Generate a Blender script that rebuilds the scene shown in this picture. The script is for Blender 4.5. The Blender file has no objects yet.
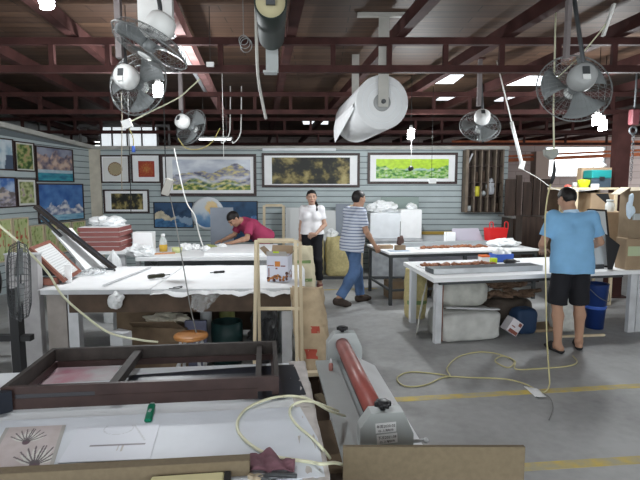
import bpy, bmesh, math, random
import numpy as np
from mathutils import Vector, Matrix, Euler, noise as mnoise

random.seed(7)
SC = bpy.context.scene
COL = SC.collection
PI = math.pi
EYE = 1.68
FPX = 500.0
PITCH = math.atan(53 / 500)
CP, SP = math.cos(PITCH), math.sin(PITCH)


def ray(u, v):
    x = (u - 320) / FPX
    y = (240 - v) / FPX
    return Vector((x, CP + y * SP, -SP + y * CP))


def P(u, v, z):                      # where a measured direction meets the height z
    a = ray(u, v)
    t = (z - EYE) / a.z
    return Vector((a.x * t, a.y * t, z))


def Q(u, v, Y):                      # where it meets the depth Y
    a = ray(u, v)
    t = Y / a.y
    return Vector((a.x * t, Y, EYE + a.z * t))


# ------------------------------------------------------------------ materials
MATS = {}


def mat(name, col, rough=0.7, metal=0.0, var=0.0, scale=6.0, bump=0.0, spec=0.3, stretch=None, col2=None,
        detail=6.0, alpha=1.0, trans=0.0, emit=None, estr=0.0):
    if name in MATS:
        return MATS[name]
    m = bpy.data.materials.new(name)
    m.use_nodes = True
    nt = m.node_tree
    b = nt.nodes['Principled BSDF']
    b.inputs['Base Color'].default_value = (*col, 1)
    b.inputs['Roughness'].default_value = rough
    b.inputs['Metallic'].default_value = metal
    b.inputs['Specular IOR Level'].default_value = spec
    b.inputs['Alpha'].default_value = alpha
    if trans:
        b.inputs['Transmission Weight'].default_value = trans
    if emit:
        b.inputs['Emission Color'].default_value = (*emit, 1)
        b.inputs['Emission Strength'].default_value = estr
    if var or col2 or bump:
        tc = nt.nodes.new('ShaderNodeTexCoord')
        mp = nt.nodes.new('ShaderNodeMapping')
        nt.links.new(tc.outputs['Object'], mp.inputs['Vector'])
        if stretch:
            mp.inputs['Scale'].default_value = stretch
        n = nt.nodes.new('ShaderNodeTexNoise')
        n.inputs['Scale'].default_value = scale
        n.inputs['Detail'].default_value = detail
        nt.links.new(mp.outputs['Vector'], n.inputs['Vector'])
        if var or col2:
            r = nt.nodes.new('ShaderNodeValToRGB')
            c1 = col2 if col2 else tuple(max(0, c * (1 - var)) for c in col)
            c2 = col if col2 else tuple(min(1, c * (1 + var)) for c in col)
            r.color_ramp.elements[0].position = 0.35
            r.color_ramp.elements[1].position = 0.65
            r.color_ramp.elements[0].color = (*c1, 1)
            r.color_ramp.elements[1].color = (*c2, 1)
            nt.links.new(n.outputs['Fac'], r.inputs['Fac'])
            nt.links.new(r.outputs['Color'], b.inputs['Base Color'])
        if bump:
            bp = nt.nodes.new('ShaderNodeBump')
            bp.inputs['Strength'].default_value = bump
            bp.inputs['Distance'].default_value = 0.02
            nt.links.new(n.outputs['Fac'], bp.inputs['Height'])
            nt.links.new(bp.outputs['Normal'], b.inputs['Normal'])
    MATS[name] = m
    return m


def vmat(name, rough=0.6, spec=0.3):      # colours carried by the mesh itself (artwork, skin)
    if name in MATS:
        return MATS[name]
    m = bpy.data.materials.new(name)
    m.use_nodes = True
    nt = m.node_tree
    b = nt.nodes['Principled BSDF']
    a = nt.nodes.new('ShaderNodeAttribute')
    a.attribute_name = 'col'
    nt.links.new(a.outputs['Color'], b.inputs['Base Color'])
    b.inputs['Roughness'].default_value = rough
    b.inputs['Specular IOR Level'].default_value = spec
    MATS[name] = m
    return m


def floor_mat():
    m = mat('concrete', (0.26, 0.27, 0.27), 0.55, spec=0.35)
    nt = m.node_tree
    b = nt.nodes['Principled BSDF']
    tc = nt.nodes.new('ShaderNodeTexCoord')
    n1 = nt.nodes.new('ShaderNodeTexNoise'); n1.inputs['Scale'].default_value = 0.9; n1.inputs['Detail'].default_value = 8
    n2 = nt.nodes.new('ShaderNodeTexNoise'); n2.inputs['Scale'].default_value = 14; n2.inputs['Detail'].default_value = 6
    mx = nt.nodes.new('ShaderNodeMath'); mx.operation = 'MULTIPLY_ADD'; mx.inputs[1].default_value = 0.35
    nt.links.new(tc.outputs['Object'], n1.inputs['Vector'])
    nt.links.new(tc.outputs['Object'], n2.inputs['Vector'])
    nt.links.new(n2.outputs['Fac'], mx.inputs[0])
    nt.links.new(n1.outputs['Fac'], mx.inputs[2])
    r = nt.nodes.new('ShaderNodeValToRGB')
    r.color_ramp.elements[0].position = 0.45; r.color_ramp.elements[0].color = (0.25, 0.25, 0.248, 1)
    r.color_ramp.elements[1].position = 0.85; r.color_ramp.elements[1].color = (0.42, 0.425, 0.425, 1)
    nt.links.new(mx.outputs[0], r.inputs['Fac'])
    nt.links.new(r.outputs['Color'], b.inputs['Base Color'])
    return m


def ceiling_mat():
    m = mat('plywood_boards', (0.12, 0.08, 0.06), 0.6, spec=0.25)
    nt = m.node_tree
    b = nt.nodes['Principled BSDF']
    tc = nt.nodes.new('ShaderNodeTexCoord')
    br = nt.nodes.new('ShaderNodeTexBrick')
    br.inputs['Scale'].default_value = 1.0
    br.inputs['Brick Width'].default_value = 1.22
    br.inputs['Row Height'].default_value = 0.16
    br.inputs['Mortar Size'].default_value = 0.006
    br.inputs['Color1'].default_value = (0.118, 0.070, 0.046, 1)
    br.inputs['Color2'].default_value = (0.074, 0.043, 0.030, 1)
    br.inputs['Mortar'].default_value = (0.03, 0.018, 0.014, 1)
    mp = nt.nodes.new('ShaderNodeMapping'); mp.inputs['Scale'].default_value = (0.6, 8, 1)
    n = nt.nodes.new('ShaderNodeTexNoise'); n.inputs['Scale'].default_value = 2.0; n.inputs['Detail'].default_value = 7
    mix = nt.nodes.new('ShaderNodeMix'); mix.data_type = 'RGBA'; mix.blend_type = 'MULTIPLY'
    mix.inputs['Factor'].default_value = 0.8
    rmp = nt.nodes.new('ShaderNodeValToRGB')
    rmp.color_ramp.elements[0].position = 0.3; rmp.color_ramp.elements[0].color = (0.45, 0.42, 0.40, 1)
    rmp.color_ramp.elements[1].position = 0.7; rmp.color_ramp.elements[1].color = (1, 0.95, 0.9, 1)
    nt.links.new(tc.outputs['Object'], br.inputs['Vector'])
    nt.links.new(tc.outputs['Object'], mp.inputs['Vector'])
    nt.links.new(mp.outputs['Vector'], n.inputs['Vector'])
    nt.links.new(n.outputs['Fac'], rmp.inputs['Fac'])
    nt.links.new(br.outputs['Color'], mix.inputs[6])
    nt.links.new(rmp.outputs['Color'], mix.inputs[7])
    nt.links.new(mix.outputs[2], b.inputs['Base Color'])
    return m


def stripe_mat(name, base, line, period, width):
    m = mat(name, base, 0.85)
    nt = m.node_tree
    b = nt.nodes['Principled BSDF']
    tc = nt.nodes.new('ShaderNodeTexCoord')
    sx = nt.nodes.new('ShaderNodeSeparateXYZ')
    nt.links.new(tc.outputs['Object'], sx.inputs[0])
    d = nt.nodes.new('ShaderNodeMath'); d.operation = 'DIVIDE'; d.inputs[1].default_value = period
    fr = nt.nodes.new('ShaderNodeMath'); fr.operation = 'FRACT'
    r = nt.nodes.new('ShaderNodeValToRGB'); r.color_ramp.interpolation = 'CONSTANT'
    r.color_ramp.elements[0].color = (*line, 1); r.color_ramp.elements[0].position = 0
    r.color_ramp.elements[1].color = (*base, 1); r.color_ramp.elements[1].position = width
    nt.links.new(sx.outputs['Z'], d.inputs[0]); nt.links.new(d.outputs[0], fr.inputs[0])
    nt.links.new(fr.outputs[0], r.inputs['Fac']); nt.links.new(r.outputs['Color'], b.inputs['Base Color'])
    return m


def film_mat(name, col, alpha, rough=0.25):          # thin clear plastic
    return mat(name, col, rough, spec=0.6, alpha=alpha, var=0.12, scale=18, bump=0.3)


# ------------------------------------------------------------------ mesh builder
class MB:
    def __init__(self):
        self.bm = bmesh.new()
        self.M = Matrix.Identity(4)
        self.mats = []
        self.cur = 0

    def use(self, m):
        if m not in self.mats:
            self.mats.append(m)
        self.cur = self.mats.index(m)
        return self

    def v(self, p):
        return self.bm.verts.new(self.M @ Vector(p))

    def f(self, vs, smooth=False):
        try:
            fc = self.bm.faces.new(vs)
            fc.material_index = self.cur
            fc.smooth = smooth
            return fc
        except ValueError:
            return None

    def box(self, c, s, rot=None, bevel=0.0, seg=1):
        c = Vector(c)
        R = rot.to_matrix() if isinstance(rot, Euler) else (rot or Matrix.Identity(3))
        hx, hy, hz = s[0] / 2, s[1] / 2, s[2] / 2
        vs = [self.v(c + R @ Vector((x * hx, y * hy, z * hz))) for z in (-1, 1) for y in (-1, 1) for x in (-1, 1)]
        fs = [self.f([vs[i] for i in q]) for q in ((0, 2, 3, 1), (4, 5, 7, 6), (0, 1, 5, 4), (2, 6, 7, 3), (0, 4, 6, 2), (1, 3, 7, 5))]
        if bevel > 0:
            es = list({e for fc in fs for e in fc.edges})
            bmesh.ops.bevel(self.bm, geom=es, offset=bevel, segments=seg, affect='EDGES', profile=0.5)
        return self

    def bb(self, x0, x1, y0, y1, z0, z1, bevel=0.0, seg=1):
        return self.box(((x0 + x1) / 2, (y0 + y1) / 2, (z0 + z1) / 2), (abs(x1 - x0), abs(y1 - y0), abs(z1 - z0)), bevel=bevel, seg=seg)

    def bar(self, a, b, w, h, up=(0, 0, 1), bevel=0.0):
        a, b = Vector(a), Vector(b)
        d = (b - a)
        L = d.length
        d.normalize()
        up = Vector(up)
        if abs(d.dot(up)) > 0.98:
            up = Vector((0, 1, 0))
        s = d.cross(up).normalized()
        n = s.cross(d)
        R = Matrix((s, d, n)).transposed()
        return self.box((a + b) / 2, (w, L, h), R, bevel)

    def tube(self, pts, r, seg=6, smooth=True, cap=True, radii=None):
        pts = [Vector(p) for p in pts]
        n = len(pts)
        rings = []
        d0 = (pts[1] - pts[0]).normalized()
        ref = Vector((0, 0, 1)) if abs(d0.z) < 0.9 else Vector((1, 0, 0))
        u = d0.cross(ref).normalized()
        for i, p in enumerate(pts):
            if i == 0:
                d = pts[1] - pts[0]
            elif i == n - 1:
                d = pts[-1] - pts[-2]
            else:
                d = pts[i + 1] - pts[i - 1]
            if d.length < 1e-9:
                d = d0.copy()
            d.normalize()
            u = (u - d * u.dot(d))
            if u.length < 1e-6:
                u = d.orthogonal()
            u.normalize()
            w = d.cross(u)
            rr = radii[i] if radii else r
            rings.append([self.v(p + (u * math.cos(2 * PI * k / seg) + w * math.sin(2 * PI * k / seg)) * rr) for k in range(seg)])
        for i in range(n - 1):
            for k in range(seg):
                self.f([rings[i][k], rings[i][(k + 1) % seg], rings[i + 1][(k + 1) % seg], rings[i + 1][k]], smooth)
        if cap:
            self.f(rings[0][::-1])
            self.f(rings[-1])
        return self

    def cyl(self, a, b, r0, r1=None, seg=20):
        return self.tube([a, b], r0, seg, True, True, [r0, r0 if r1 is None else r1])

    def ring(self, c, n, R, r, seg=28, ts=5):
        c, n = Vector(c), Vector(n).normalized()
        u = n.orthogonal().normalized()
        w = n.cross(u)
        vs = []
        for i in range(seg):
            a = 2 * PI * i / seg
            e = u * math.cos(a) + w * math.sin(a)
            vs.append([self.v(c + e * (R + r * math.cos(2 * PI * k / ts)) + n * (r * math.sin(2 * PI * k / ts))) for k in range(ts)])
        for i in range(seg):
            j = (i + 1) % seg
            for k in range(ts):
                l = (k + 1) % ts
                self.f([vs[i][k], vs[j][k], vs[j][l], vs[i][l]], True)
        return self

    def lathe(self, prof, c=(0, 0, 0), axis=(0, 0, 1), seg=24, smooth=True):
        c, n = Vector(c), Vector(axis).normalized()
        u = n.orthogonal().normalized()
        w = n.cross(u)
        rings = []
        for (r, h) in prof:
            if r < 1e-5:
                rings.append([self.v(c + n * h)])
            else:
                rings.append([self.v(c + n * h + (u * math.cos(2 * PI * k / seg) + w * math.sin(2 * PI * k / seg)) * r) for k in range(seg)])
        for a, b in zip(rings[:-1], rings[1:]):
            for k in range(seg):
                l = (k + 1) % seg
                if len(a) == 1 and len(b) > 1:
                    self.f([a[0], b[l], b[k]], smooth)
                elif len(b) == 1 and len(a) > 1:
                    self.f([a[k], a[l], b[0]], smooth)
                elif len(a) > 1:
                    self.f([a[k], a[l], b[l], b[k]], smooth)
        if len(rings[0]) > 1:
            self.f(rings[0][::-1])
        if len(rings[-1]) > 1:
            self.f(rings[-1])
        return self

    def prism(self, poly, ext):          # poly: 3-D loop, ext: extrusion vector
        e = Vector(ext)
        a = [self.v(Vector(p)) for p in poly]
        b = [self.v(Vector(p) + e) for p in poly]
        self.f(a[::-1]); self.f(b)
        n = len(a)
        for i in range(n):
            j = (i + 1) % n
            self.f([a[i], a[j], b[j], b[i]])
        return self

    def grid(self, fn, nu, nv, smooth=True, thick=0.0):
        vs = [[self.v(fn(i / nu, j / nv)) for j in range(nv + 1)] for i in range(nu + 1)]
        for i in range(nu):
            for j in range(nv):
                self.f([vs[i][j], vs[i + 1][j], vs[i + 1][j + 1], vs[i][j + 1]], smooth)
        return self

    def sheet(self, fn, nu, nv, th=0.003):   # a thin sheet with real thickness
        top = [[Vector(fn(i / nu, j / nv)) for j in range(nv + 1)] for i in range(nu + 1)]
        a = [[self.v(p) for p in row] for row in top]
        b = [[self.v(p - Vector((0, 0, th))) for p in row] for row in top]
        for i in range(nu):
            for j in range(nv):
                self.f([a[i][j], a[i + 1][j], a[i + 1][j + 1], a[i][j + 1]], True)
                self.f([b[i][j], b[i][j + 1], b[i + 1][j + 1], b[i + 1][j]], True)
        edge = [(i, 0) for i in range(nu)] + [(nu, j) for j in range(nv)] + [(i, nv) for i in range(nu, 0, -1)] + [(0, j) for j in range(nv, 0, -1)]
        for k in range(len(edge)):
            p, q = edge[k], edge[(k + 1) % len(edge)]
            self.f([b[p[0]][p[1]], b[q[0]][q[1]], a[q[0]][q[1]], a[p[0]][p[1]]])
        return self

    def blob(self, c, rad, amp=0.15, fr=4.0, sub=3, flat=True, seed=0, sharp=False):
        c = Vector(c)
        r = bmesh.ops.create_icosphere(self.bm, subdivisions=sub, radius=1.0)
        for vv in r['verts']:
            p = vv.co.copy()
            q = Vector((p.x * rad[0], p.y * rad[1], p.z * rad[2]))
            nn = mnoise.fractal(q * fr + Vector((seed * 3.1, seed * 1.7, seed)), 1.0, 2.0, 3)
            if sharp:
                nn = abs(nn) * 1.6 - 0.4
            q *= (1 + amp * nn)
            if flat:
                q.z = max(q.z, -rad[2] * 0.72)
            vv.co = self.M @ (c + q)
        for fc in {f for vv in r['verts'] for f in vv.link_faces}:
            fc.smooth = True
            fc.material_index = self.cur
        return self

    def crumple(self, c, rad, seed=0, amp=0.34, fr=9.0, flat=True):
        c = Vector(c)
        r = bmesh.ops.create_icosphere(self.bm, subdivisions=4, radius=1.0)
        s0 = Vector((seed * 3.1, seed * 1.7, seed))
        for vv in r['verts']:
            p = vv.co.copy()
            q = Vector((p.x * rad[0], p.y * rad[1], p.z * rad[2]))
            big = mnoise.noise(p * 1.6 + s0)
            rid = 1 - 2 * abs(mnoise.noise(q * fr + s0)) - abs(mnoise.noise(q * fr * 2.3 + s0))
            q *= 1 + 0.38 * big + amp * (rid - 0.35)
            if flat:
                q.z = max(q.z, -rad[2] * 0.70)
            vv.co = self.M @ (c + q)
        for fc in {f for vv in r['verts'] for f in vv.link_faces}:
            fc.smooth = False
            fc.material_index = self.cur
        return self

    def text(self, s, size, M):
        cu = bpy.data.curves.new('lettering', 'FONT')
        cu.body = s
        cu.size = size
        cu.align_x = 'CENTER'
        cu.align_y = 'CENTER'
        cu.extrude = 0.0004
        ob = bpy.data.objects.new('lettering', cu)
        COL.objects.link(ob)
        dg = bpy.context.evaluated_depsgraph_get()
        me = ob.evaluated_get(dg).to_mesh()
        n0 = len(self.bm.verts)
        vm = [self.v(M @ x.co) for x in me.vertices]
        for p in me.polygons:
            self.f([vm[i] for i in p.vertices])
        ob.evaluated_get(dg).to_mesh_clear()
        bpy.data.objects.remove(ob)
        bpy.data.curves.remove(cu)
        return self


ROOTM = {}


def _mesh(name, mb, m, inv=None):
    me = bpy.data.meshes.new(name)
    if inv is not None:
        bmesh.ops.transform(mb.bm, matrix=inv, verts=mb.bm.verts)
    bmesh.ops.recalc_face_normals(mb.bm, faces=mb.bm.faces)
    mb.bm.to_mesh(me)
    mb.bm.free()
    for mm in (mb.mats if mb.mats else [m]):
        me.materials.append(mm)
    return me


def tag(o, label, cat, group=None, kind=None):
    if label: o['label'] = label
    if cat: o['category'] = cat
    if group: o['group'] = group
    if kind: o['kind'] = kind
    return o


def thing(name, label, cat, loc=(0, 0, 0), rz=0.0, group=None):
    o = bpy.data.objects.new(name, None)
    o.empty_display_size = 0.1
    COL.objects.link(o)
    o.location = loc
    o.rotation_euler = (0, 0, rz)
    ROOTM[o.name] = Matrix.Translation(Vector(loc)) @ Matrix.Rotation(rz, 4, 'Z')
    return tag(o, label, cat, group)


def part(root, name, mb, m=None, label=None, local=False, kind=None):
    """world-space mesh becomes a child of root (a root Empty or one of its parts)"""
    M = ROOTM[root.name]
    me = _mesh(name, mb, m, None if local else M.inverted())
    o = bpy.data.objects.new(name, me)
    COL.objects.link(o)
    o.parent = root
    ROOTM[o.name] = M
    if label: o['label'] = label
    if kind: o['kind'] = kind
    return o


def single(name, mb, m, label, cat, group=None, kind=None):
    """a thing that is one mesh; origin goes to its base"""
    bm = mb.bm
    xs = [v.co for v in bm.verts]
    lo = Vector((min(p.x for p in xs), min(p.y for p in xs), min(p.z for p in xs)))
    hi = Vector((max(p.x for p in xs), max(p.y for p in xs), max(p.z for p in xs)))
    b = Vector(((lo.x + hi.x) / 2, (lo.y + hi.y) / 2, lo.z))
    me = _mesh(name, mb, m, Matrix.Translation(-b))
    o = bpy.data.objects.new(name, me)
    COL.objects.link(o)
    o.location = b
    ROOTM[o.name] = Matrix.Translation(b)
    return tag(o, label, cat, group, kind)


def struct(name, mb, m):
    o = single(name, mb, m, None, None, None, 'structure')
    return o


def copy_thing(o, loc=None, rz=None, label=None):
    c = o.copy()
    COL.objects.link(c)
    if loc is not None: c.location = loc
    if rz is not None: c.rotation_euler = (0, 0, rz)
    if label: c['label'] = label
    for ch in list(o.children):
        d = ch.copy(); COL.objects.link(d); d.parent = c
        for g in list(ch.children):
            e = g.copy(); COL.objects.link(e); e.parent = d
    return c


def spline(pts, n=8):                 # Catmull-Rom through points
    pts = [Vector(p) for p in pts]
    out = []
    for i in range(len(pts) - 1):
        p0 = pts[max(i - 1, 0)]; p1 = pts[i]; p2 = pts[i + 1]; p3 = pts[min(i + 2, len(pts) - 1)]
        for k in range(n):
            t = k / n
            out.append(0.5 * ((2 * p1) + (p2 - p0) * t + (2 * p0 - 5 * p1 + 4 * p2 - p3) * t * t + (3 * p1 - p0 - 3 * p2 + p3) * t ** 3))
    out.append(pts[-1])
    return out


def rotz(a):
    return Matrix.Rotation(a, 4, 'Z')


def placed(loc, rz=0.0):
    mb = MB()
    mb.M = Matrix.Translation(Vector(loc)) @ rotz(rz)
    return mb


# ------------------------------------------------------------------ palette
M_floor = floor_mat()
M_ceil = ceiling_mat()
M_steel = mat('maroon_painted_steel', (0.052, 0.021, 0.019), 0.7, var=0.25, scale=5, spec=0.15)
M_litsteel = mat('lit_pink_steel', (0.42, 0.22, 0.21), 0.55, var=0.2, scale=4)  # maroon steel with lamplight put into its colour
M_orange = mat('orange_primer_steel', (0.55, 0.16, 0.07), 0.6, var=0.2)
M_slat = mat('pale_blue_slatwall', (0.43, 0.49, 0.50), 0.6, var=0.05, scale=3)
M_groove = mat('slat_groove', (0.13, 0.15, 0.16), 0.8)
M_trim = mat('grey_trim', (0.42, 0.41, 0.38), 0.6, var=0.1)
M_cream = mat('cream_plaster', (0.52, 0.48, 0.40), 0.8, var=0.1)
M_yline = mat('worn_yellow_paint', (0.62, 0.47, 0.11), 0.6, col2=(0.42, 0.38, 0.25), scale=9)
M_white = mat('white_laminate', (0.86, 0.87, 0.88), 0.5, var=0.03, scale=4)
M_white2 = mat('white_board', (0.74, 0.77, 0.80), 0.5, var=0.05, scale=5)
M_paper = mat('white_paper', (0.88, 0.89, 0.90), 0.75, var=0.03, scale=7)
M_greypaint = mat('grey_white_painted_wood', (0.55, 0.56, 0.58), 0.6, var=0.1)
M_frame = mat('dark_umber_moulding', (0.038, 0.031, 0.028), 0.6, var=0.2, scale=20, spec=0.25)
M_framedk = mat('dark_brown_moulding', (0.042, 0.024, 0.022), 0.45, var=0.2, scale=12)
M_pine = mat('pine_strip', (0.62, 0.52, 0.36), 0.6, var=0.14, scale=6, stretch=(1, 1, 0.15))
M_mdf = mat('raw_mdf', (0.155, 0.122, 0.078), 0.85, var=0.07, scale=60)
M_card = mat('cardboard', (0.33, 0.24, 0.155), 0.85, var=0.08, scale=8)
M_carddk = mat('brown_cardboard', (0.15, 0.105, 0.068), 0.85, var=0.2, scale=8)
M_kraft = mat('kraft_paper', (0.46, 0.36, 0.24), 0.85, var=0.12, scale=10, bump=0.4)
M_darkwood = mat('dark_stained_wood', (0.055, 0.036, 0.028), 0.55, var=0.3, scale=6, stretch=(3, 3, 0.4))
M_brownwood = mat('brown_timber', (0.085, 0.057, 0.040), 0.7, var=0.25, scale=6)
M_redwood = mat('red_brown_wood', (0.22, 0.085, 0.06), 0.5, var=0.15)
M_black = mat('black_plastic', (0.018, 0.018, 0.02), 0.4)
M_darkgrey = mat('dark_grey_metal', (0.07, 0.075, 0.08), 0.45, metal=0.3)
M_grey = mat('light_grey_enamel', (0.44, 0.47, 0.47), 0.4, var=0.04)
M_silver = mat('brushed_aluminium', (0.62, 0.64, 0.66), 0.35, metal=0.6, var=0.08)
M_wire = mat('galvanised_wire', (0.20, 0.21, 0.21), 0.5, metal=0.3)
M_fanwhite = mat('white_fan_enamel', (0.75, 0.76, 0.75), 0.35)
M_blade = mat('grey_fan_blade', (0.20, 0.215, 0.22), 0.45)
M_roller = mat('red_rubber', (0.36, 0.10, 0.085), 0.42, var=0.12, scale=10, spec=0.5)
M_hose = mat('yellow_clear_hose', (0.55, 0.50, 0.26), 0.35, spec=0.5)
M_hosepale = mat('pale_green_hose', (0.66, 0.66, 0.48), 0.35, spec=0.5)
M_cord = mat('black_cord', (0.02, 0.02, 0.02), 0.6)
M_cordw = mat('white_cord', (0.75, 0.75, 0.72), 0.5)
M_plastic = film_mat('clear_plastic_film', (0.80, 0.84, 0.86), 0.30)
M_bag = mat('white_plastic_bag', (0.82, 0.84, 0.85), 0.35, spec=0.5, var=0.05, scale=12, bump=0.4)
M_cloth = mat('grey_white_cover_cloth', (0.50, 0.50, 0.48), 0.85, var=0.10, scale=8, bump=0.5)
M_blue = mat('blue_plastic', (0.012, 0.035, 0.15), 0.45)
M_bluel = mat('bright_blue_plastic', (0.07, 0.16, 0.60), 0.4)
M_red = mat('red_plastic', (0.62, 0.02, 0.02), 0.45)
M_lime = mat('lime_plastic', (0.55, 0.72, 0.02), 0.4)
M_teal = mat('teal_plastic', (0.012, 0.19, 0.19), 0.45)
M_green = mat('green_plastic', (0.0, 0.17, 0.09), 0.35)
M_orangep = mat('orange_plastic', (0.75, 0.16, 0.03), 0.45)
M_stool = mat('varnished_orange_wood', (0.50, 0.22, 0.07), 0.35, var=0.15, scale=8, spec=0.5)
M_sack = mat('yellow_woven_sack', (0.58, 0.50, 0.25), 0.85, var=0.1, scale=30, bump=0.3)
M_sackgreen = mat('green_print_on_sack', (0.20, 0.30, 0.12), 0.85)
M_greyboard = mat('slate_grey_board', (0.235, 0.265, 0.315), 0.5, var=0.05)
M_canvasdk = mat('dark_navy_panel', (0.018, 0.022, 0.032), 0.35, var=0.2)
M_glassy = mat('clear_plastic', (0.75, 0.80, 0.80), 0.15, spec=0.6, alpha=0.55)
M_amber = mat('amber_liquid', (0.55, 0.35, 0.05), 0.2)
M_purple = mat('dusty_purple_cloth', (0.17, 0.085, 0.105), 0.9, var=0.2, scale=15, bump=0.5)
M_bark = mat('rough_brown_wood', (0.15, 0.095, 0.065), 0.9, var=0.35, scale=14, bump=0.7)
M_relief = mat('carved_red_brown_relief', (0.28, 0.115, 0.06), 0.6, var=0.3, scale=25)
M_art = vmat('artwork_colours', 0.45)
M_skin = vmat('skin_tones', 0.6)
M_ink = mat('printed_ink', (0.05, 0.05, 0.06), 0.6)
M_hair = mat('black_hair', (0.012, 0.010, 0.010), 0.5, var=0.3, scale=60)
M_white_s = mat('white_sack_weave', (0.62, 0.62, 0.58), 0.8, var=0.08, scale=25, bump=0.3)
# ================================================================== THE SETTING
def slat_wall(name, x_len, h0, h1, M, pitch=0.115):
    """horizontal boards with grooves; local x runs along the wall, front faces -y"""
    mb = MB(); mb.M = M
    mb.use(M_groove)
    mb.prism([(0, 0.012, 0), (x_len, 0.012, 0), (x_len, 0.012, h1), (0, 0.012, h0)], (0, 0.08, 0))
    mb.use(M_slat)
    z = 0.0
    while z < max(h0, h1):
        a0 = min(z + pitch - 0.016, h0); a1 = min(z + pitch - 0.016, h1)
        if a0 > z and a1 > z:
            mb.prism([(0, 0, z), (x_len, 0, z), (x_len, 0, a1), (0, 0, a0)], (0, 0.0121, 0))
        z += pitch
    return struct(name, mb, None)


XL, XR, YB, YF = -9.0, 12.0, -2.6, 17.0
ZC = 3.34
m = MB(); m.bb(XL, XR, YB, YF, -0.12, 0.0); struct('floor', m, M_floor)
m = MB(); m.bb(XL, XR, YB, YF, ZC, ZC + 0.08); struct('ceiling', m, M_ceil)

BW = 10.2                                             # display wall
slat_wall('wall_back', 3.80 + 4.66, 2.43, 2.43, Matrix.Translation((-4.66, BW, 0)))
LW0 = Vector((-4.63, 10.2, 0)); LW1 = Vector((-5.18, 6.25, 0))
LD = (LW1 - LW0).normalized()
LWN = Vector((-LD.y, LD.x, 0))                        # into the room
if LWN.x < 0: LWN = -LWN
llen = (LW1 - LW0).length
Ml = Matrix.Translation(LW1) @ Matrix((( -LD.x, -LWN.x, 0, 0), (-LD.y, -LWN.y, 0, 0), (0, 0, 1, 0), (0, 0, 0, 1)))
slat_wall('wall_left', llen, 2.70, 2.43, Ml)
# cream corner post and capping rails
m = MB(); m.bb(-4.64, -4.42, BW - 0.05, BW - 0.001, 0, 2.43); struct('trim_1', m, M_cream)
m = MB(); m.bb(-4.66, 3.80, BW - 0.04, BW + 0.10, 2.431, 2.50, bevel=0.006); struct('trim_2', m, M_trim)
m = MB()
a = LW0 + LWN * 0.02 + Vector((0, 0, 2.47)); b = LW1 + LWN * 0.02 + Vector((0, 0, 2.745))
m.bar(a, b, 0.16, 0.075); struct('trim_3', m, M_trim)
m = MB(); m.bb(-1.15, 0.32, BW - 0.085, BW - 0.041, 2.40, 2.45, bevel=0.004); struct('trim_4', m, M_white2)
m = MB(); m.bb(2.06, 3.25, BW - 0.03, BW - 0.001, 0.715, 0.78); struct('trim_5', m, mat('ochre_rail', (0.42, 0.28, 0.06), 0.6))
m = MB(); m.bb(2.06, 3.25, BW - 0.02, BW - 0.0005, 0.0, 0.70); struct('baseboard_back', m, M_white2)
m = MB(); m.bb(-0.05, 2.05, 9.02, 9.12, 0.0, 0.045); struct('trim_6', m, M_darkgrey)     # floor sill

# outer hall walls
def wall_with_openings(name, x0, x1, z1, opens, mk, m_):
    """opens: (a,b,za,zb) along the wall; mk(a,b,za,zb) adds a solid panel"""
    mb = MB()
    xs = sorted({x0, x1, *[o[0] for o in opens], *[o[1] for o in opens]})
    for a_, b_ in zip(xs[:-1], xs[1:]):
        cov = sorted([(o[2], o[3]) for o in opens if o[0] <= a_ + 1e-6 and o[1] >= b_ - 1e-6])
        z = 0.0
        for za, zb in cov:
            if za > z: mk(mb, a_, b_, z, za)
            z = zb
        if z < z1: mk(mb, a_, b_, z, z1)
    return struct(name, mb, m_)


def brick_mat():
    m_ = mat('pale_grey_block', (0.48, 0.40, 0.38), 0.85)
    nt = m_.node_tree; b_ = nt.nodes['Principled BSDF']
    tc = nt.nodes.new('ShaderNodeTexCoord'); mp = nt.nodes.new('ShaderNodeMapping'); mp.inputs['Rotation'].default_value = (PI / 2, 0, 0)
    br = nt.nodes.new('ShaderNodeTexBrick'); br.inputs['Scale'].default_value = 1; br.inputs['Brick Width'].default_value = 0.6
    br.inputs['Row Height'].default_value = 0.22; br.inputs['Mortar Size'].default_value = 0.012
    br.inputs['Color1'].default_value = (0.46, 0.38, 0.36, 1); br.inputs['Color2'].default_value = (0.40, 0.33, 0.31, 1); br.inputs['Mortar'].default_value = (0.3, 0.25, 0.24, 1)
    nt.links.new(tc.outputs['Object'], mp.inputs['Vector']); nt.links.new(mp.outputs['Vector'], br.inputs['Vector']); nt.links.new(br.outputs['Color'], b_.inputs['Base Color'])
    return m_


M_brick = brick_mat()
M_dimwall = mat('dim_grey_render', (0.20, 0.19, 0.19), 0.9, var=0.1)
back_opens = [(-7.6, -7.25, 2.75, 3.2), (-7.1, -6.5, 2.75, 3.2), (-6.4, -5.9, 2.75, 3.2), (7.55, 9.6, 2.05, 3.02)]
wall_with_openings('wall_far', XL, XR, ZC, back_opens, lambda mb, a_, b_, za, zb: mb.bb(a_, b_, YF, YF + 0.12, za, zb), M_brick)
wall_with_openings('wall_right', YB, YF, ZC, [(3.0, 6.0, 0.9, 2.6), (8.0, 10.0, 2.0, 3.2), (10.6, 16.6, 0.2, 3.25)], lambda mb, a_, b_, za, zb: mb.bb(XR, XR + 0.12, a_, b_, za, zb), M_dimwall)
wall_with_openings('wall_outer_left', YB, YF, ZC, [], lambda mb, a_, b_, za, zb: mb.bb(XL - 0.12, XL, a_, b_, za, zb), M_dimwall)
m = MB()
for x in (7.58, 9.57): m.bb(x - 0.03, x + 0.03, YF + 0.02, YF + 0.08, 2.05, 3.0)
m.bb(7.55, 9.6, YF + 0.03, YF + 0.07, 2.99, 3.02)
struct('window_1', m, M_white2)
m = MB()
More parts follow.
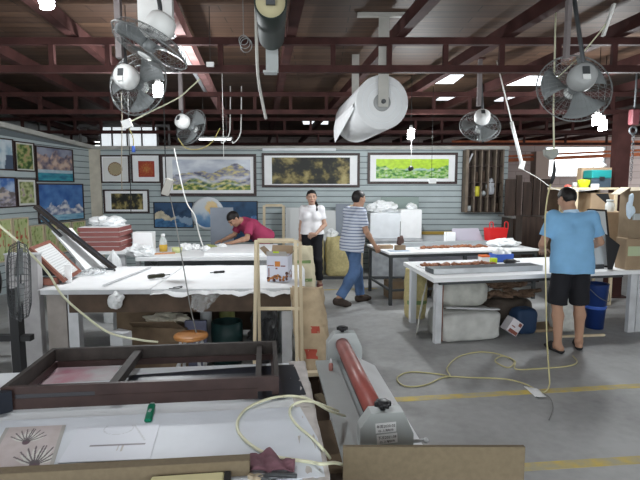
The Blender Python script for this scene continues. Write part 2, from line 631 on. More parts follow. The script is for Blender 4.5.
for x in (-7.58, -7.27, -7.08, -6.8, -6.52, -6.38, -5.92): m.bb(x - 0.02, x + 0.02, YF + 0.02, YF + 0.08, 2.75, 3.2)
struct('window_2', m, M_white2)
# translucent clerestory sheets of the left lean-to, seen above the picture wall
M_sheet = mat('dull_translucent_sheet', (0.34, 0.35, 0.35), 0.5, var=0.2, scale=2)
m = MB(); m.bb(-6.72, -6.62, 8.2, 14.6, 0, 2.40); struct('wall_lean_to', m, M_dimwall)
for k, (y0, y1) in enumerate(((8.3, 10.4), (10.5, 12.0), (12.1, 14.5))):
    m = MB(); m.bb(-6.69, -6.65, y0, y1, 2.401, ZC - 0.005); struct('window_%d' % (k + 3), m, M_sheet)
# frosted glazed office screen behind the picture wall, daylight behind its panes
m = MB(); m.bb(-5.6, -3.5, 11.8, 11.86, 0, 2.60); m.bb(-5.6, -3.5, 11.8, 11.86, 3.06, 3.12)
for x in (-5.6, -5.12, -4.85, -4.50, -4.16, -3.80, -3.53): m.bb(x, x + 0.035, 11.8, 11.86, 2.60, 3.06)
struct('wall_office_screen', m, M_dimwall)
for k, (x0, x1) in enumerate(((-5.083, -4.852), (-4.813, -4.502), (-4.463, -4.162), (-4.123, -3.802))):
    m = MB(); m.bb(x0, x1, 11.82, 11.83, 2.602, 3.058); struct('window_%d' % (k + 20), m, mat('daylit_frosted_glass', (0.8, 0.85, 0.88), 0.5, emit=(0.9, 0.96, 1.0), estr=0.75))
# front wall of the shop with the wide open loading door behind the photographer
m = MB()
m.bb(XL, -6.4, YB - 0.12, YB, 0, ZC); m.bb(6.5, XR, YB - 0.12, YB, 0, ZC); m.bb(-6.4, 6.5, YB - 0.12, YB, 3.05, ZC)
struct('wall_front', m, M_dimwall)

# floor markings
def floor_strip(name, a_, b_, w):
    a_, b_ = Vector(a_), Vector(b_)
    d = (b_ - a_).normalized(); n = Vector((-d.y, d.x, 0)) * w / 2
    mb = MB()
    mb.prism([a_ - n, b_ - n, b_ + n, a_ + n], (0, 0, 0.002)); struct(name, mb, M_yline)


floor_strip('trim_7', (0.30, 3.775, 0.0), (5.0, 4.40, 0.0), 0.085)
floor_strip('trim_8', (0.30, 2.75, 0.0), (5.0, 3.27, 0.0), 0.085)
floor_strip('trim_9', (-0.1, 8.05, 0.0), (0.95, 8.2, 0.0), 0.07)

# skylight panes let into the roof, lit from above by the day
M_sky = mat('backlit_skylight_sheet', (0.9, 0.95, 1.0), 0.5, emit=(0.9, 0.96, 1.0), estr=3.2)
M_skyd = mat('dim_skylight_sheet', (0.8, 0.85, 0.9), 0.5, emit=(0.9, 0.96, 1.0), estr=1.3)
for k, (u0, u1, v, w, mm) in enumerate(((506, 548, 80.5, 0.32, M_sky), (438, 458, 79, 0.30, M_skyd), (440, 462, 97, 0.3, M_skyd), (303, 328, 121.5, 0.5, M_skyd), (500, 520, 98, 0.3, M_skyd))):
    c = P((u0 + u1) / 2, v, ZC)
    hw = (u1 - u0) / 2 / FPX * c.y
    m = MB(); m.bb(c.x - hw, c.x + hw, c.y - w, c.y + w, ZC - 0.012, ZC - 0.0005); struct('window_%d' % (k + 6), m, mm)

# ---- roof trusses
ZB, ZT = 2.765, 3.085
def truss(Y, label, x0, x1, first, m_=M_steel, step=0.535, zb=ZB, zt=ZT, group=None):
    t = thing('roof_truss', label, 'roof truss', ((x0 + x1) / 2, Y, zb), 0, group)
    mb = MB(); mb.bb(x0, x1, Y - 0.03, Y + 0.03, zb, zb + 0.065); part(t, 'bottom_chord', mb, m_)
    mb = MB(); mb.bb(x0, x1, Y - 0.03, Y + 0.03, zt - 0.065, zt); part(t, 'top_chord', mb, m_)
    x = first
    while x < x1 - 0.05:
        if x > x0 + 0.05:
            mb = MB(); mb.bb(x - 0.024, x + 0.024, Y - 0.022, Y + 0.022, zb + 0.065, zt - 0.065); part(t, 'web_post', mb, m_)
        x += step
    return t


truss(2.2, 'maroon steel truss nearest the open door, high over the foreground table', XL, XR, XL + 0.3, step=1.07)
truss(4.92, 'maroon ladder truss crossing in front of the hanging white film roll', XL, XR, Q(55, 50, 4.92).x - 0.54 * 6)
truss(7.65, 'maroon ladder truss behind the hanging white film roll, second back', XL, XR, Q(40, 100, 7.65).x - 0.535 * 8)
truss(10.4, 'maroon ladder truss just above the top rail of the picture wall', XL, XR, XL + 0.25)
truss(13.2, 'maroon ladder truss beyond the picture wall, fourth back', XL, XR, XL + 0.4, step=1.07)
truss(15.4, 'orange primed truss near the far bright window', 4.0, XR, 4.3, M_orange, 1.07, 2.93, 3.08)
t = thing('roof_beam', 'orange primed cross beam below the far truss, beside bright window', 'roof beam', (8.0, 15.0, 2.4))
m = MB(); m.bar((4.4, 15.9, 2.45), (11.5, 14.6, 2.72), 0.07, 0.10); part(t, 'beam', m, M_orange)
m = MB(); m.bar((4.4, 15.9, 2.57), (11.5, 14.6, 2.84), 0.05, 0.06); part(t, 'upper_rail', m, M_orange)

# ---- purlins on top of the trusses, running back at a slight angle
PD = Vector((-0.119, 0.993, 0))
pk = 0
for k in range(-9, 10):
    base = Vector((-0.275 + 1.03 * k, 4.92, 0))
    pink = (k == -1)
    def at_y(y): return base + PD * ((y - 4.92) / PD.y)
    a_, b_ = at_y(YB + 0.1), at_y(YF - 0.2)
    if a_.x > XR - 0.2 or b_.x < XL + 0.2 or a_.x < XL + 0.1: 
        if a_.x > XR - 0.2: continue
        a_ = a_ if a_.x > XL + 0.1 else a_
        if b_.x < XL + 0.2: continue
    m = MB()
    m.bar(a_ + Vector((0, 0, ZT + 0.062)), b_ + Vector((0, 0, ZT + 0.062)), 0.09, 0.12)
    if pink:
        single('roof_purlin', m, M_litsteel, 'roof purlin coloured pink as if lit, running back beside the upper left fans', 'purlin')
    else:
        single('roof_purlin', m, M_steel, 'dark maroon roof purlin lying on the trusses under the boards', 'purlin', 'roof purlins')
m = MB()
pb = Vector((-0.275 - 1.03, 4.92, 0))
pa = pb + PD * (-0.6) + Vector((-0.105, 0, ZT + 0.07)); pe = pb + PD * 3.2 + Vector((-0.105, 0, ZT + 0.07))
m.bar(pa, pe, 0.05, 0.04); single('cable_tray', m, M_white2, 'white perforated cable tray along the pink purlin', 'cable tray')

# steel column on the right
t = thing('steel_column', 'maroon steel column rising behind the shelf with the teal case', 'column', (4.52, 7.62, 0))
m = MB(); m.bb(4.42, 4.62, 7.54, 7.70, 0.012, ZB); part(t, 'shaft', m, M_steel)
m = MB(); m.bb(4.34, 4.70, 7.46, 7.78, 0, 0.012); part(t, 'base_plate', m, M_steel)
t = thing('steel_column', 'slim maroon column at far right edge behind the chain hoist', 'column', (5.1, 7.75, 0))
m = MB(); m.bb(5.06, 5.14, 7.71, 7.79, 0.01, ZB); part(t, 'shaft', m, M_steel)
m = MB(); m.bb(5.0, 5.2, 7.65, 7.85, 0, 0.01); part(t, 'base_plate', m, M_steel)
# pale box pillar far behind
m = MB(); c = Q(539, 180, 15.5); m.bb(c.x - 0.2, c.x + 0.2, 15.3, 15.7, 0, 2.75); single('pillar', m, mat('pinkish_plaster', (0.55, 0.42, 0.36), 0.8), 'pale pink plastered pillar far back left of the bright window', 'pillar')

# ================================================================== ARTWORK
def fb(x, y, s=0.0, o=4):
    return mnoise.fractal(Vector((x, y, s)), 1.0, 2.0, o)


def lerp3(a_, b_, t_):
    t_ = max(0.0, min(1.0, t_))
    return tuple(p + (q - p) * t_ for p, q in zip(a_, b_))


def ramp(stops, t_):
    if t_ <= stops[0][0]: return stops[0][1]
    for (p0, c0), (p1, c1) in zip(stops[:-1], stops[1:]):
        if t_ <= p1: return lerp3(c0, c1, (t_ - p0) / (p1 - p0))
    return stops[-1][1]


def art_mesh(origin, ux, uy, w, h, fn, nu, nv, n_off):
    """origin = lower-left corner, painted sheet with thickness along n_off"""
    me = bpy.data.meshes.new('artwork')
    O, X, Yv, N = Vector(origin), Vector(ux), Vector(uy), Vector(n_off)
    vs, cs, fs = [], [], []
    for j in range(nv + 1):
        for i in range(nu + 1):
            vs.append(O + X * (w * i / nu) + Yv * (h * j / nv))
            cs.append(fn(i / nu, j / nv))
    for j in range(nv):
        for i in range(nu):
            k = j * (nu + 1) + i
            fs.append((k, k + 1, k + nu + 2, k + nu + 1))
    n0 = len(vs)
    cor = [O, O + X * w, O + X * w + Yv * h, O + Yv * h]
    for p in cor: vs.append(p - N); cs.append((0.3, 0.3, 0.3))
    tl = nv * (nu + 1)
    fs.append((n0 + 3, n0 + 2, n0 + 1, n0))
    fs += [(0, nu, n0 + 1, n0)[::-1], (nu, tl + nu, n0 + 2, n0 + 1)[::-1], (tl + nu, tl, n0 + 3, n0 + 2)[::-1], (tl, 0, n0, n0 + 3)[::-1]]
    return me, vs, fs, cs


def art_part(root, origin, ux, uy, w, h, fn, nu, nv, n_off, name='artwork'):
    me, vs, fs, cs = art_mesh(origin, ux, uy, w, h, fn, nu, nv, n_off)
    inv = ROOTM[root.name].inverted()
    me.from_pydata([inv @ v for v in vs], [], fs)
    ca = me.color_attributes.new('col', 'FLOAT_COLOR', 'POINT')
    ca.data.foreach_set('color', [c for q in cs for c in (*q, 1.0)])
    me.materials.append(M_art)
    o = bpy.data.objects.new(name, me); COL.objects.link(o); o.parent = root
    ROOTM[o.name] = ROOTM[root.name]
    return o


def A_mountain(u, v):
    n = fb(u * 4, v * 4, 1.0)
    far = 0.50 + 0.36 * math.exp(-((u - 0.80) / 0.20) ** 2) + 0.10 * math.exp(-((u - 0.3) / 0.2) ** 2) + 0.06 * fb(u * 9, 3, 2)
    mid = 0.16 + 0.34 * max(0.0, 1 - abs(u - 0.34) / 0.26) + 0.20 * max(0.0, 1 - abs(u - 0.72) / 0.2) + 0.05 * fb(u * 10, 7, 2)
    if v < mid:
        c = ramp([(-.5, (0.03, 0.08, 0.03)), (-0.05, (0.14, 0.24, 0.06)), (0.2, (0.45, 0.44, 0.10)), (0.45, (0.72, 0.64, 0.26))], fb(u * 16, v * 12, 4) + 0.5 * (v - mid + .15))
    elif v < far:
        c = ramp([(-.5, (0.09, 0.09, 0.14)), (-0.05, (0.30, 0.30, 0.40)), (0.25, (0.48, 0.44, 0.30)), (0.55, (0.70, 0.60, 0.28))], fb(u * 13, v * 14, 6) + 0.30 * math.exp(-((u - .75) / .2) ** 2) - 0.08)
    else:
        c = lerp3((0.52, 0.56, 0.66), (0.80, 0.84, 0.90), 0.5 + n)
    s_ = v - 0.30 - 0.35 * abs(u - 0.52) + 0.06 * math.sin(u * 16)
    mist = max(math.exp(-(s_ / 0.07) ** 2), 0.7 * math.exp(-((s_ + .2) / .035) ** 2)) * (0.7 + 0.6 * n)
    return lerp3(c, (0.70, 0.72, 0.84), mist * 0.85)


def A_gold(u, v):
    n = 0.9 * fb(u * 6, v * 2.6, 11, 6) + 0.42 * math.exp(-((u - 0.12) / 0.12) ** 2) + 0.42 * math.exp(-((u - 0.58) / 0.2) ** 2 - ((v - .35) / .35) ** 2) + .42 * math.exp(-((u - 0.92) / 0.1) ** 2) - 0.20
    n += 0.30 * fb(u * 26, v * 11, 3, 3)
    return ramp([(-0.25, (0.012, 0.013, 0.010)), (0.0, (0.035, 0.033, 0.018)), (0.22, (0.13, 0.105, 0.035)), (0.5, (0.27, 0.22, 0.085)), (.9, (0.42, 0.35, 0.15))], n)


def A_lime(u, v):
    n = fb(u * 18, v * 9, 21, 5)
    top = lerp3((0.40, 0.62, 0.03), (0.55, 0.80, 0.04), 0.5 + n)
    low = ramp([(-.5, (0.03, 0.16, 0.03)), (-.1, (0.16, 0.40, 0.06)), (.2, (0.42, 0.60, 0.18)), (.45, (0.35, 0.50, 0.42)), (.7, (0.72, 0.72, 0.5))], n)
    lake = lerp3((0.25, 0.45, 0.42), (0.45, 0.6, 0.5), 0.5 + n) if abs(v - 0.47) < 0.05 and 0.4 < u < 0.8 else low
    h = 0.52 + 0.18 * math.exp(-(u / 0.12) ** 2) + 0.18 * math.exp(-((u - 1) / 0.1) ** 2) + 0.1 * fb(u * 12, 0, 9)
    return top if v > h else lake


def A_medal(u, v):
    d = math.hypot(u - 0.5, v - 0.5) / 0.30
    if d > 1: return (0.74, 0.74, 0.72)
    if d > 0.9: return (0.20, 0.10, 0.04)
    return lerp3((0.26, 0.20, 0.12), (0.50, 0.42, 0.26), 0.5 + 0.5 * math.sin(d * 22) * math.cos(12 * math.atan2(v - .5, u - .5)))


def A_red(u, v):
    d = max(abs(u - .5), abs(v - .5))
    if d > 0.44: return (0.30, 0.03, 0.02)
    return ramp([(-.3, (0.30, 0.03, 0.015)), (0.15, (0.40, 0.08, 0.025)), (0.6, (0.48, 0.24, 0.06))], 0.5 * fb(u * 11, v * 11, 31) + 0.5 * math.exp(-((u - .5) ** 2 + (v - .5) ** 2) * 12) - .1)


def A_nightcloud(u, v):
    r = 0.42 + 0.25 * math.exp(-((u - 0.15) / 0.16) ** 2) + 0.08 * fb(u * 6, 2, 41)
    sky = lerp3((0.010, 0.035, 0.085), (0.03, 0.08, 0.17), v + fb(u * 5, v * 4, 8))
    if v < r and v > r - 0.20 - 0.1 * math.sin(u * 9): return lerp3((0.45, 0.40, 0.30), (0.65, 0.58, 0.42), 0.5 + fb(u * 9, v * 9, 5)) if u < .55 else (0.25, .36, .5)
    if v < r: return lerp3((0.02, 0.08, 0.2), (0.07, 0.2, 0.38), 0.5 + fb(u * 8, v * 8, 3))
    return sky


def A_nightcloud2(u, v):
    sky = lerp3((0.012, 0.04, 0.09), (0.03, 0.09, 0.19), v + fb(u * 5, v * 4, 18))
    c = 0.50 + 0.10 * math.sin(u * 15) + 0.05 * fb(u * 7, 1, 3)
    if abs(v - c) < 0.08 + .02 * math.sin(u * 30): return lerp3((0.03, 0.12, 0.36), (0.20, 0.35, 0.62), 0.5 + fb(u * 12, v * 12, 3))
    b_ = 0.30 + 0.35 * u * u
    if b_ - 0.12 < v < b_: return lerp3((0.50, 0.42, 0.32), (0.70, 0.60, 0.46), 0.5 + fb(u * 9, v * 9, 5))
    return sky


def A_planet(u, v):
    n = fb(u * 3, v * 3, 51)
    d = math.hypot(u - 0.68, v - 0.66)
    c = ramp([(0, (0.05, 0.16, 0.38)), (0.35, (0.18, 0.35, 0.58)), (0.6, (0.62, 0.70, 0.78)), (1, (0.70, 0.74, 0.78))], v + 0.25 * n + .12 * (1 - u))
    if d < 0.22 + 0.1 * n: c = lerp3((0.70, 0.40, 0.10), (0.85, 0.65, 0.35), d * 4 + n)
    return c


def A_snow(u, v):
    pk_ = 0.18 + 0.42 * max(0, 1 - abs(u - 0.56) / 0.20) + 0.30 * max(0, 1 - abs(u - 0.25) / 0.28) + 0.28 * max(0, 1 - abs(u - 0.88) / 0.2) + 0.05 * fb(u * 14, 0, 2)
    if v < 0.17: return lerp3((0.10, 0.30, 0.50), (0.35, 0.60, 0.72), 0.5 + fb(u * 4, v * 20, 7))
    if v < pk_: return ramp([(-.4, (0.14, 0.18, 0.32)), (0.0, (0.42, 0.46, 0.58)), (.3, (0.74, 0.72, 0.74))], fb(u * 9, v * 9, 9) + 0.2 * (v - .3))
    return lerp3((0.03, 0.10, 0.33), (0.10, 0.24, 0.52), 0.4 + fb(u * 4, v * 3, 4) + .3 * (1 - v))


def A_cliff(u, v):
    if v < 0.24: return lerp3((0.02, 0.15, 0.25), (0.05, 0.32, 0.40), 0.5 + fb(u * 5, v * 12, 2))
    if v < 0.33: return lerp3((0.30, 0.45, 0.55), (0.5, 0.6, 0.65), 0.5 + fb(u * 8, v * 8, 2))
    r = 0.80 + 0.22 * fb(u * 5, 1, 6)
    if v < r: return ramp([(-.45, (0.09, 0.08, 0.12)), (-0.05, (0.27, 0.21, 0.23)), (.25, (0.50, 0.34, 0.26)), (.5, (0.60, 0.46, 0.38))], fb(u * 7, v * 5, 61))
    return lerp3((0.16, 0.17, 0.25), (0.3, 0.32, 0.40), 0.5 + fb(u * 3, v * 3, 5))


def A_lake(u, v):
    if u > 0.55 + 0.25 * v and v < 0.5: return (0.07, 0.10, 0.15)
    return lerp3((0.25, 0.38, 0.48), (0.55, 0.62, 0.66), 0.4 + v * 0.4 + fb(u * 3, v * 4, 71))


def A_dunes(u, v):
    r = 0.52 + 0.18 * math.exp(-((u - 0.5) / 0.18) ** 2)
    if v > r: return lerp3((0.42, 0.52, 0.68), (0.05, 0.14, 0.40), (v - 0.5) * 2 + fb(u * 3, v * 3, 81))
    return ramp([(-.3, (0.16, 0.14, 0.14)), (0, (0.35, 0.33, 0.42)), (.3, (0.55, 0.47, 0.42))], fb(u * 4, v * 6, 83) - .5 * max(0, v - .45) * 4)


def A_forest(u, v):
    if min(u, 1 - u) < .06 or min(v, 1 - v) < .05: return (0.60, 0.62, 0.58)
    return ramp([(-.5, (0.03, 0.07, 0.02)), (-.05, (0.12, 0.19, 0.05)), (.2, (0.30, 0.34, 0.13)), (.5, (0.42, 0.30, 0.16))], fb(u * 5, v * 6, 91) + .2 * (v - .4))


def A_forest2(u, v):
    if min(u, 1 - u) < .09 or min(v, 1 - v) < .07: return (0.66, 0.67, 0.63)
    return ramp([(-.5, (0.12, 0.15, 0.05)), (0, (0.36, 0.40, 0.18)), (.35, (0.55, 0.56, 0.33)), (.6, (0.4, 0.3, 0.3))], fb(u * 5, v * 6, 95))


def A_bamboo(seed, red):
    def fn(u, v):
        s = abs(u - 0.45 - 0.12 * math.sin(v * 5 + seed)) < 0.035 + .02 * fb(v * 9, seed)
        n = fb(u * 8, v * 7, seed, 3)
        if red and n > 0.28 and 0.35 < v < 0.85: return (0.50, 0.10, 0.06)
        if n > 0.34: return (0.20, 0.33, 0.08)
        if s: return (0.26, 0.28, 0.10)
        return lerp3((0.48, 0.55, 0.24), (0.60, 0.64, 0.36), 0.5 + fb(u * 2, v * 2, seed))
    return fn


def picture(label, O, X, N, w, h, fw, mats, art, fn, nu, nv, cat='picture', depth=0.035, group=None, name='framed_picture', mat_m=None):
    """O lower-left corner on the wall; X along; N out of the wall; fw frame width; art=(x0,x1,z0,z1) inset of the art"""
    O, X, N = Vector(O), Vector(X).normalized(), Vector(N).normalized()
    Z = Vector((0, 0, 1))
    t_ = thing(name, label, cat, O + X * w / 2, math.atan2(X.y, X.x), group)
    mb = MB()
    def slab(x0, x1, z0, z1, d0, d1):
        mb.prism([O + X * x0 + Z * z0 + N * d0, O + X * x1 + Z * z0 + N * d0, O + X * x1 + Z * z1 + N * d0, O + X * x0 + Z * z1 + N * d0], N * (d1 - d0))
    slab(0, w, 0, fw, 0.002, depth); slab(0, w, h - fw, h, 0.002, depth); slab(0, fw, fw, h - fw, 0.002, depth); slab(w - fw, w, fw, h - fw, 0.002, depth)
    part(t_, 'frame', mb, mats)
    mb = MB(); slab(fw, w - fw, fw, h - fw, 0.003, depth * 0.5)
    if art[0] > fw + 0.01:
        part(t_, 'mat_board', mb, mat_m or M_paper)
    else:
        part(t_, 'backing_board', mb, mat_m or M_carddk)
    art_part(t_, O + X * art[0] + Z * art[2] + N * (depth * 0.5 + 0.004), X, Z, art[1] - art[0], art[3] - art[2], fn, nu, nv, N * 0.0035)
    return t_


def back_pic(label, r, a_, fw, mm, fn, nu, nv, **kw):
    p0, p1 = Q(r[0], r[3], BW - 0.03), Q(r[2], r[1], BW - 0.03)
    q0, q1 = Q(a_[0], a_[3], BW - 0.03), Q(a_[2], a_[1], BW - 0.03)
    return picture(label, (p0.x, BW, p0.z), (1, 0, 0), (0, -1, 0), p1.x - p0.x, p1.z - p0.z, fw, mm,
                   (q0.x - p0.x, q1.x - p0.x, q0.z - p0.z, q1.z - p0.z), fn, nu, nv, **kw)


back_pic('long framed misty mountain landscape with wide white mat on back wall', (161, 154, 256, 196), (173, 159.5, 250, 190), 0.055, M_framedk, A_mountain, 110, 44)
back_pic('long dark picture of gold leaf forms above the woman', (262, 153, 360, 187.5), (272, 157.5, 350, 184), 0.05, M_framedk, A_gold, 200, 70)
back_pic('long lime green meadow picture beside the wooden rack', (367.5, 152.5, 458, 184), (376, 159, 449, 178.5), 0.05, M_framedk, A_lime, 110, 30)
back_pic('square picture with round gold medallion on white, top left', (101, 155, 129, 183), (103.5, 157.5, 126.5, 180.5), 0.03, M_framedk, A_medal, 48, 48)
back_pic('square picture with small red square on white mat', (131.5, 154, 160, 183), (138.5, 161, 154, 177), 0.03, M_framedk, A_red, 24, 24)
back_pic('small oblong gold and black picture under the medallion picture', (104, 189.5, 148.5, 213), (111.5, 193.5, 142.5, 209.5), 0.03, M_framedk, A_gold, 44, 24)
back_pic('unframed dark blue night cloud panel left of the round planet plate', (154, 202, 193, 228), (154.4, 202.4, 192.6, 227.6), 0.02, M_canvasdk, A_nightcloud, 44, 30, depth=0.03)
back_pic('unframed dark blue cloud panel behind the man in pink', (217, 201, 257.5, 242), (217.4, 201.4, 257, 241.6), 0.02, M_canvasdk, A_nightcloud2, 48, 44, depth=0.03)
# round planet plate
c = Q(207, 213.5, BW - 0.09)
t = thing('round_plate', 'round plate painted with a blue and orange planet on back wall', 'plate', (c.x, BW - 0.05, c.z - 0.31))
m = MB(); m.lathe([(0.0, 0.0), (0.30, 0.0), (0.335, 0.012), (0.335, 0.03), (0.30, 0.036), (0.0, 0.036)], (c.x, BW - 0.0005, c.z), (0, -1, 0), 48); part(t, 'rim', m, M_white2)
me = bpy.data.meshes.new('disc'); vs, cs, fs = [(0, 0, 0)], [A_planet(.5, .5)], []
RN, SN = 12, 48
for i in range(1, RN + 1):
    for k in range(SN):
        a_ = 2 * PI * k / SN; rr = 0.285 * i / RN
        vs.append((rr * math.cos(a_), 0.006 * (i / RN) ** 2, rr * math.sin(a_))); cs.append(A_planet(0.5 + 0.5 * i / RN * math.cos(a_), 0.5 + 0.5 * i / RN * math.sin(a_)))
for k in range(SN): fs.append((0, 1 + k, 1 + (k + 1) % SN))
for i in range(RN - 1):
    for k in range(SN):
        a0 = 1 + i * SN + k; a1 = 1 + i * SN + (k + 1) % SN
        fs.append((a0, a0 + SN, a1 + SN, a1))
inv = ROOTM[t.name].inverted()
me.from_pydata([inv @ Vector((c.x + x, BW - 0.048 + y, c.z + z)) for x, y, z in vs], [], fs)
ca = me.color_attributes.new('col', 'FLOAT_COLOR', 'POINT'); ca.data.foreach_set('color', [q for cc in cs for q in (*cc, 1)])
me.materials.append(M_art); o = bpy.data.objects.new('painted_disc', me); COL.objects.link(o); o.parent = t


def LWpt(u, v):
    a_ = ray(u, v)
    t_ = LWN.dot(LW0 + LWN * 0.03) / LWN.dot(a_)
    return Vector((a_.x * t_, a_.y * t_, EYE + a_.z * t_))


# the camera is at the origin of plan, so distances use LW0 directly
def left_pic(label, u0, u1, v0, v1, fw, mm, fn, nu, nv, inset=0.0, **kw):
    pa_, pb_ = LWpt(u0, (v0 + v1) / 2), LWpt(u1, (v0 + v1) / 2)
    um = (u0 + u1) / 2
    zt, zb = LWpt(um, v0).z, LWpt(um, v1).z
    w = (Vector((pb_.x, pb_.y)) - Vector((pa_.x, pa_.y))).length
    h = zt - zb
    O = Vector((pa_.x, pa_.y, zb)) - LWN * 0.03
    i = max(fw, inset)
    return picture(label, O, -LD, LWN, w, h, fw, mm, (i, w - i, i, h - i), fn, nu, nv, **kw)


left_pic('grey blue lake picture at the top left edge of left wall', -8, 14, 138, 170, 0.02, M_framedk, A_lake, 24, 28)
left_pic('upright green forest picture, upper one beside the cliff picture', 15.5, 35, 142, 171.5, 0.02, M_framedk, A_forest, 24, 32)
left_pic('brown sea cliff picture with turquoise water on the left wall', 36.5, 73.5, 147.5, 182, 0.022, M_framedk, A_cliff, 50, 40)
left_pic('blue sky and pale dune picture at left edge of left wall', -10, 16.5, 177, 208, 0.02, M_framedk, A_dunes, 26, 28)
left_pic('upright pale green grove picture, lower one beside snowy mountains', 17.5, 37, 178.5, 206.5, 0.02, M_framedk, A_forest2, 24, 30)
left_pic('large blue picture of snowy mountains by a lake, left wall', 38.5, 84, 183.5, 221.5, 0.022, M_framedk, A_snow, 60, 46)
for k, (u0, u1, v0, v1, rd, lb) in enumerate(((-4, 13, 219, 262, 1, 'pale green plant panel at the far left end of the low row'), (14, 29.5, 217.5, 258, 1, 'pale green panel with red flowers, second from left in low row'),
                                 (31, 44.5, 225, 258, 0, 'pale green plant panel third from left in the low row'), (45.5, 57, 224, 256, 0, 'pale green plant panel fourth from left in the low row'),
                                 (58, 71, 222.5, 252, 0, 'pale green plant panel fifth from left in the low row'), (73, 86, 221, 250, 0, 'pale green plant panel nearest the corner in the low row'))):
    left_pic(lb, u0, u1, v0, v1, 0.02, M_pine, A_bamboo(100 + 7 * k, rd), 16, 34, group='plant panels along the left wall')
# ================================================================== TABLES
def cbox(name, label, c, s, rz, m_, cat='box', bevel=0.004, group=None):
    mb = placed(c, rz); mb.box((0, 0, s[2] / 2), s, bevel=bevel)
    return single(name, mb, m_, label, cat, group)


def local_thing(name, label, cat, loc, rz=0, group=None):
    t_ = thing(name, label, cat, loc, rz, group)
    return t_, (lambda: placed(loc, rz))


# ---- table A: the big foreground table
AR = math.radians(6.0)
AZ = 0.78
A0 = P(303, 362, AZ)                                  # back right corner
t, NEW = local_thing('work_table', 'big white topped work table filling the foreground under the dark frame', 'table', (A0.x, A0.y, 0), AR)
AW, AD = 1.95, 1.34
m = NEW(); m.bb(-AW, 0, -AD, 0, AZ - 0.03, AZ, bevel=0.004); part(t, 'tabletop', m, M_white2)
m = NEW(); m.sheet(lambda a_, b_: (-0.075 + 0.085 * a_ + 0.006 * fb(b_ * 9, a_ * 2, 3), -AD + AD * b_, AZ + 0.006 + (0.004 * fb(b_ * 14, a_ * 5, 1) if a_ < .9 else -0.0)), 6, 40, 0.004)
m.sheet(lambda a_, b_: (0.008 + 0.010 * fb(b_ * 6, a_ * 2, 5) + 0.008 * a_, -AD + AD * b_, AZ + 0.004 - (0.16 + 0.05 * fb(b_ * 5, 0, 9)) * a_), 5, 40, 0.004)
part(t, 'edge_covering', m, mat('grey_kraft_edging', (0.50, 0.47, 0.45), 0.85, var=0.15, scale=9, bump=0.4), 'torn grey paper covering along the right edge')
for x, y in ((-0.09, -0.08), (-AW + 0.09, -0.08), (-0.09, -AD + 0.08), (-AW + 0.09, -AD + 0.08)):
    m = NEW(); m.bb(x - 0.04, x + 0.04, y - 0.04, y + 0.04, 0, AZ - 0.03); part(t, 'leg', m, M_brownwood)
m = NEW(); m.bb(-AW + 0.05, -0.05, -0.10, -0.06, AZ - 0.14, AZ - 0.031); m.bb(-0.11, -0.07, -AD + 0.12, -0.12, AZ - 0.14, AZ - 0.031); part(t, 'apron', m, M_brownwood)
m = NEW(); m.bb(-AW + 0.1, -0.1, -AD + 0.1, -0.1, 0.22, 0.25); part(t, 'shelf', m, M_brownwood)


def onA(u, v, z=AZ): return P(u, v, z)


def flat_poly(name, pts, z, th, m_, label, cat, group=None):
    mb = MB(); mb.prism([Vector((p.x, p.y, z)) for p in pts], (0, 0, th)); return single(name, mb, m_, label, cat, group)


# boards and prints lying on table A
zA = AZ + 0.002
flat_poly('white_board', [P(-60, 425, zA), P(300, 408, zA), P(318, 440, zA), P(325, 478, zA), P(-30, 500, zA)], AZ + 0.0005, 0.007, mat('cool_white_sheet', (0.66, 0.70, 0.76), 0.45, var=0.05, scale=5), 'large bluish white sheet covering the front half of the foreground table', 'board')
t = thing('navy_sheet', 'dark navy sheet lying under the right end of the big frame', 'sheet', P(250, 385, zA))
m = MB(); m.prism([P(124, 392, zA), P(270, 400, zA), P(306, 395, zA), P(294, 365.5, zA), P(246, 368, zA), P(124, 377, zA)], (0, 0, 0.006)); part(t, 'sheet', m, M_canvasdk)
m = MB(); m.prism([P(274, 399, zA + 0.0065), P(284, 398, zA + 0.0065), P(279, 370, zA + 0.0065), P(271, 371, zA + 0.0065)], (0, 0, 0.002)); part(t, 'stripe', m, mat('dark_purple_band', (0.05, 0.045, 0.07), 0.4))
# pink washed print seen through the frame
me_art = thing('print_sheet', 'pink washed paper print lying inside the big dark frame', 'print', P(75, 380, zA))
def A_pinkwash(u, v):
    n = fb(u * 4, v * 4, 121)
    if 0.17 < u < 0.22: return (0.22, 0.16, 0.18)
    return lerp3((0.72, 0.70, 0.72), (0.62, 0.26, 0.34), 0.7 * math.exp(-((u - 0.45) / 0.32) ** 2) + 0.5 * n)
o0 = P(18, 386, zA); dx = P(112, 379.5, zA) - o0; dx.z = 0
art_part(me_art, o0, dx.normalized(), Vector((-dx.y, dx.x, 0)).normalized(), dx.length, 0.33, A_pinkwash, 40, 20, Vector((0, 0, 0.002)), 'print')
# beige botanical print and white print in the front
def A_leaf(u, v):
    bg = lerp3((0.50, 0.44, 0.43), (0.56, 0.50, 0.50), 0.5 + fb(u * 5, v * 5, 131))
    if u < 0.06 or u > 0.94: return (0.40, 0.39, 0.37)
    for cx, cy, sg, sc in ((0.72, 0.12, 1, 1.0), (0.45, 0.62, -1, 0.8)):
        x, y = (u - cx) / sc, (v - cy) / sc
        for k in range(9):
            aa = -1.2 + k * 0.3
            px, py = x * math.cos(aa) - y * math.sin(aa), x * math.sin(aa) + y * math.cos(aa)
            if 0.03 < py < 0.40 and abs(px + 0.25 * py * py * (1 if k > 4 else -1)) < 0.012: return (0.10, 0.08, 0.09)
            if 0.05 < py < 0.34 and abs(px) < 0.035 * math.sin(py * 9): bg = (0.66, 0.66, 0.62)
        if x * x + y * y < 0.006: return (0.12, 0.07, 0.09)
    return bg
pr = thing('print_sheet', 'beige print of dark branching leaves at the lower left of the foreground table', 'print', P(40, 448, zA + 0.008))
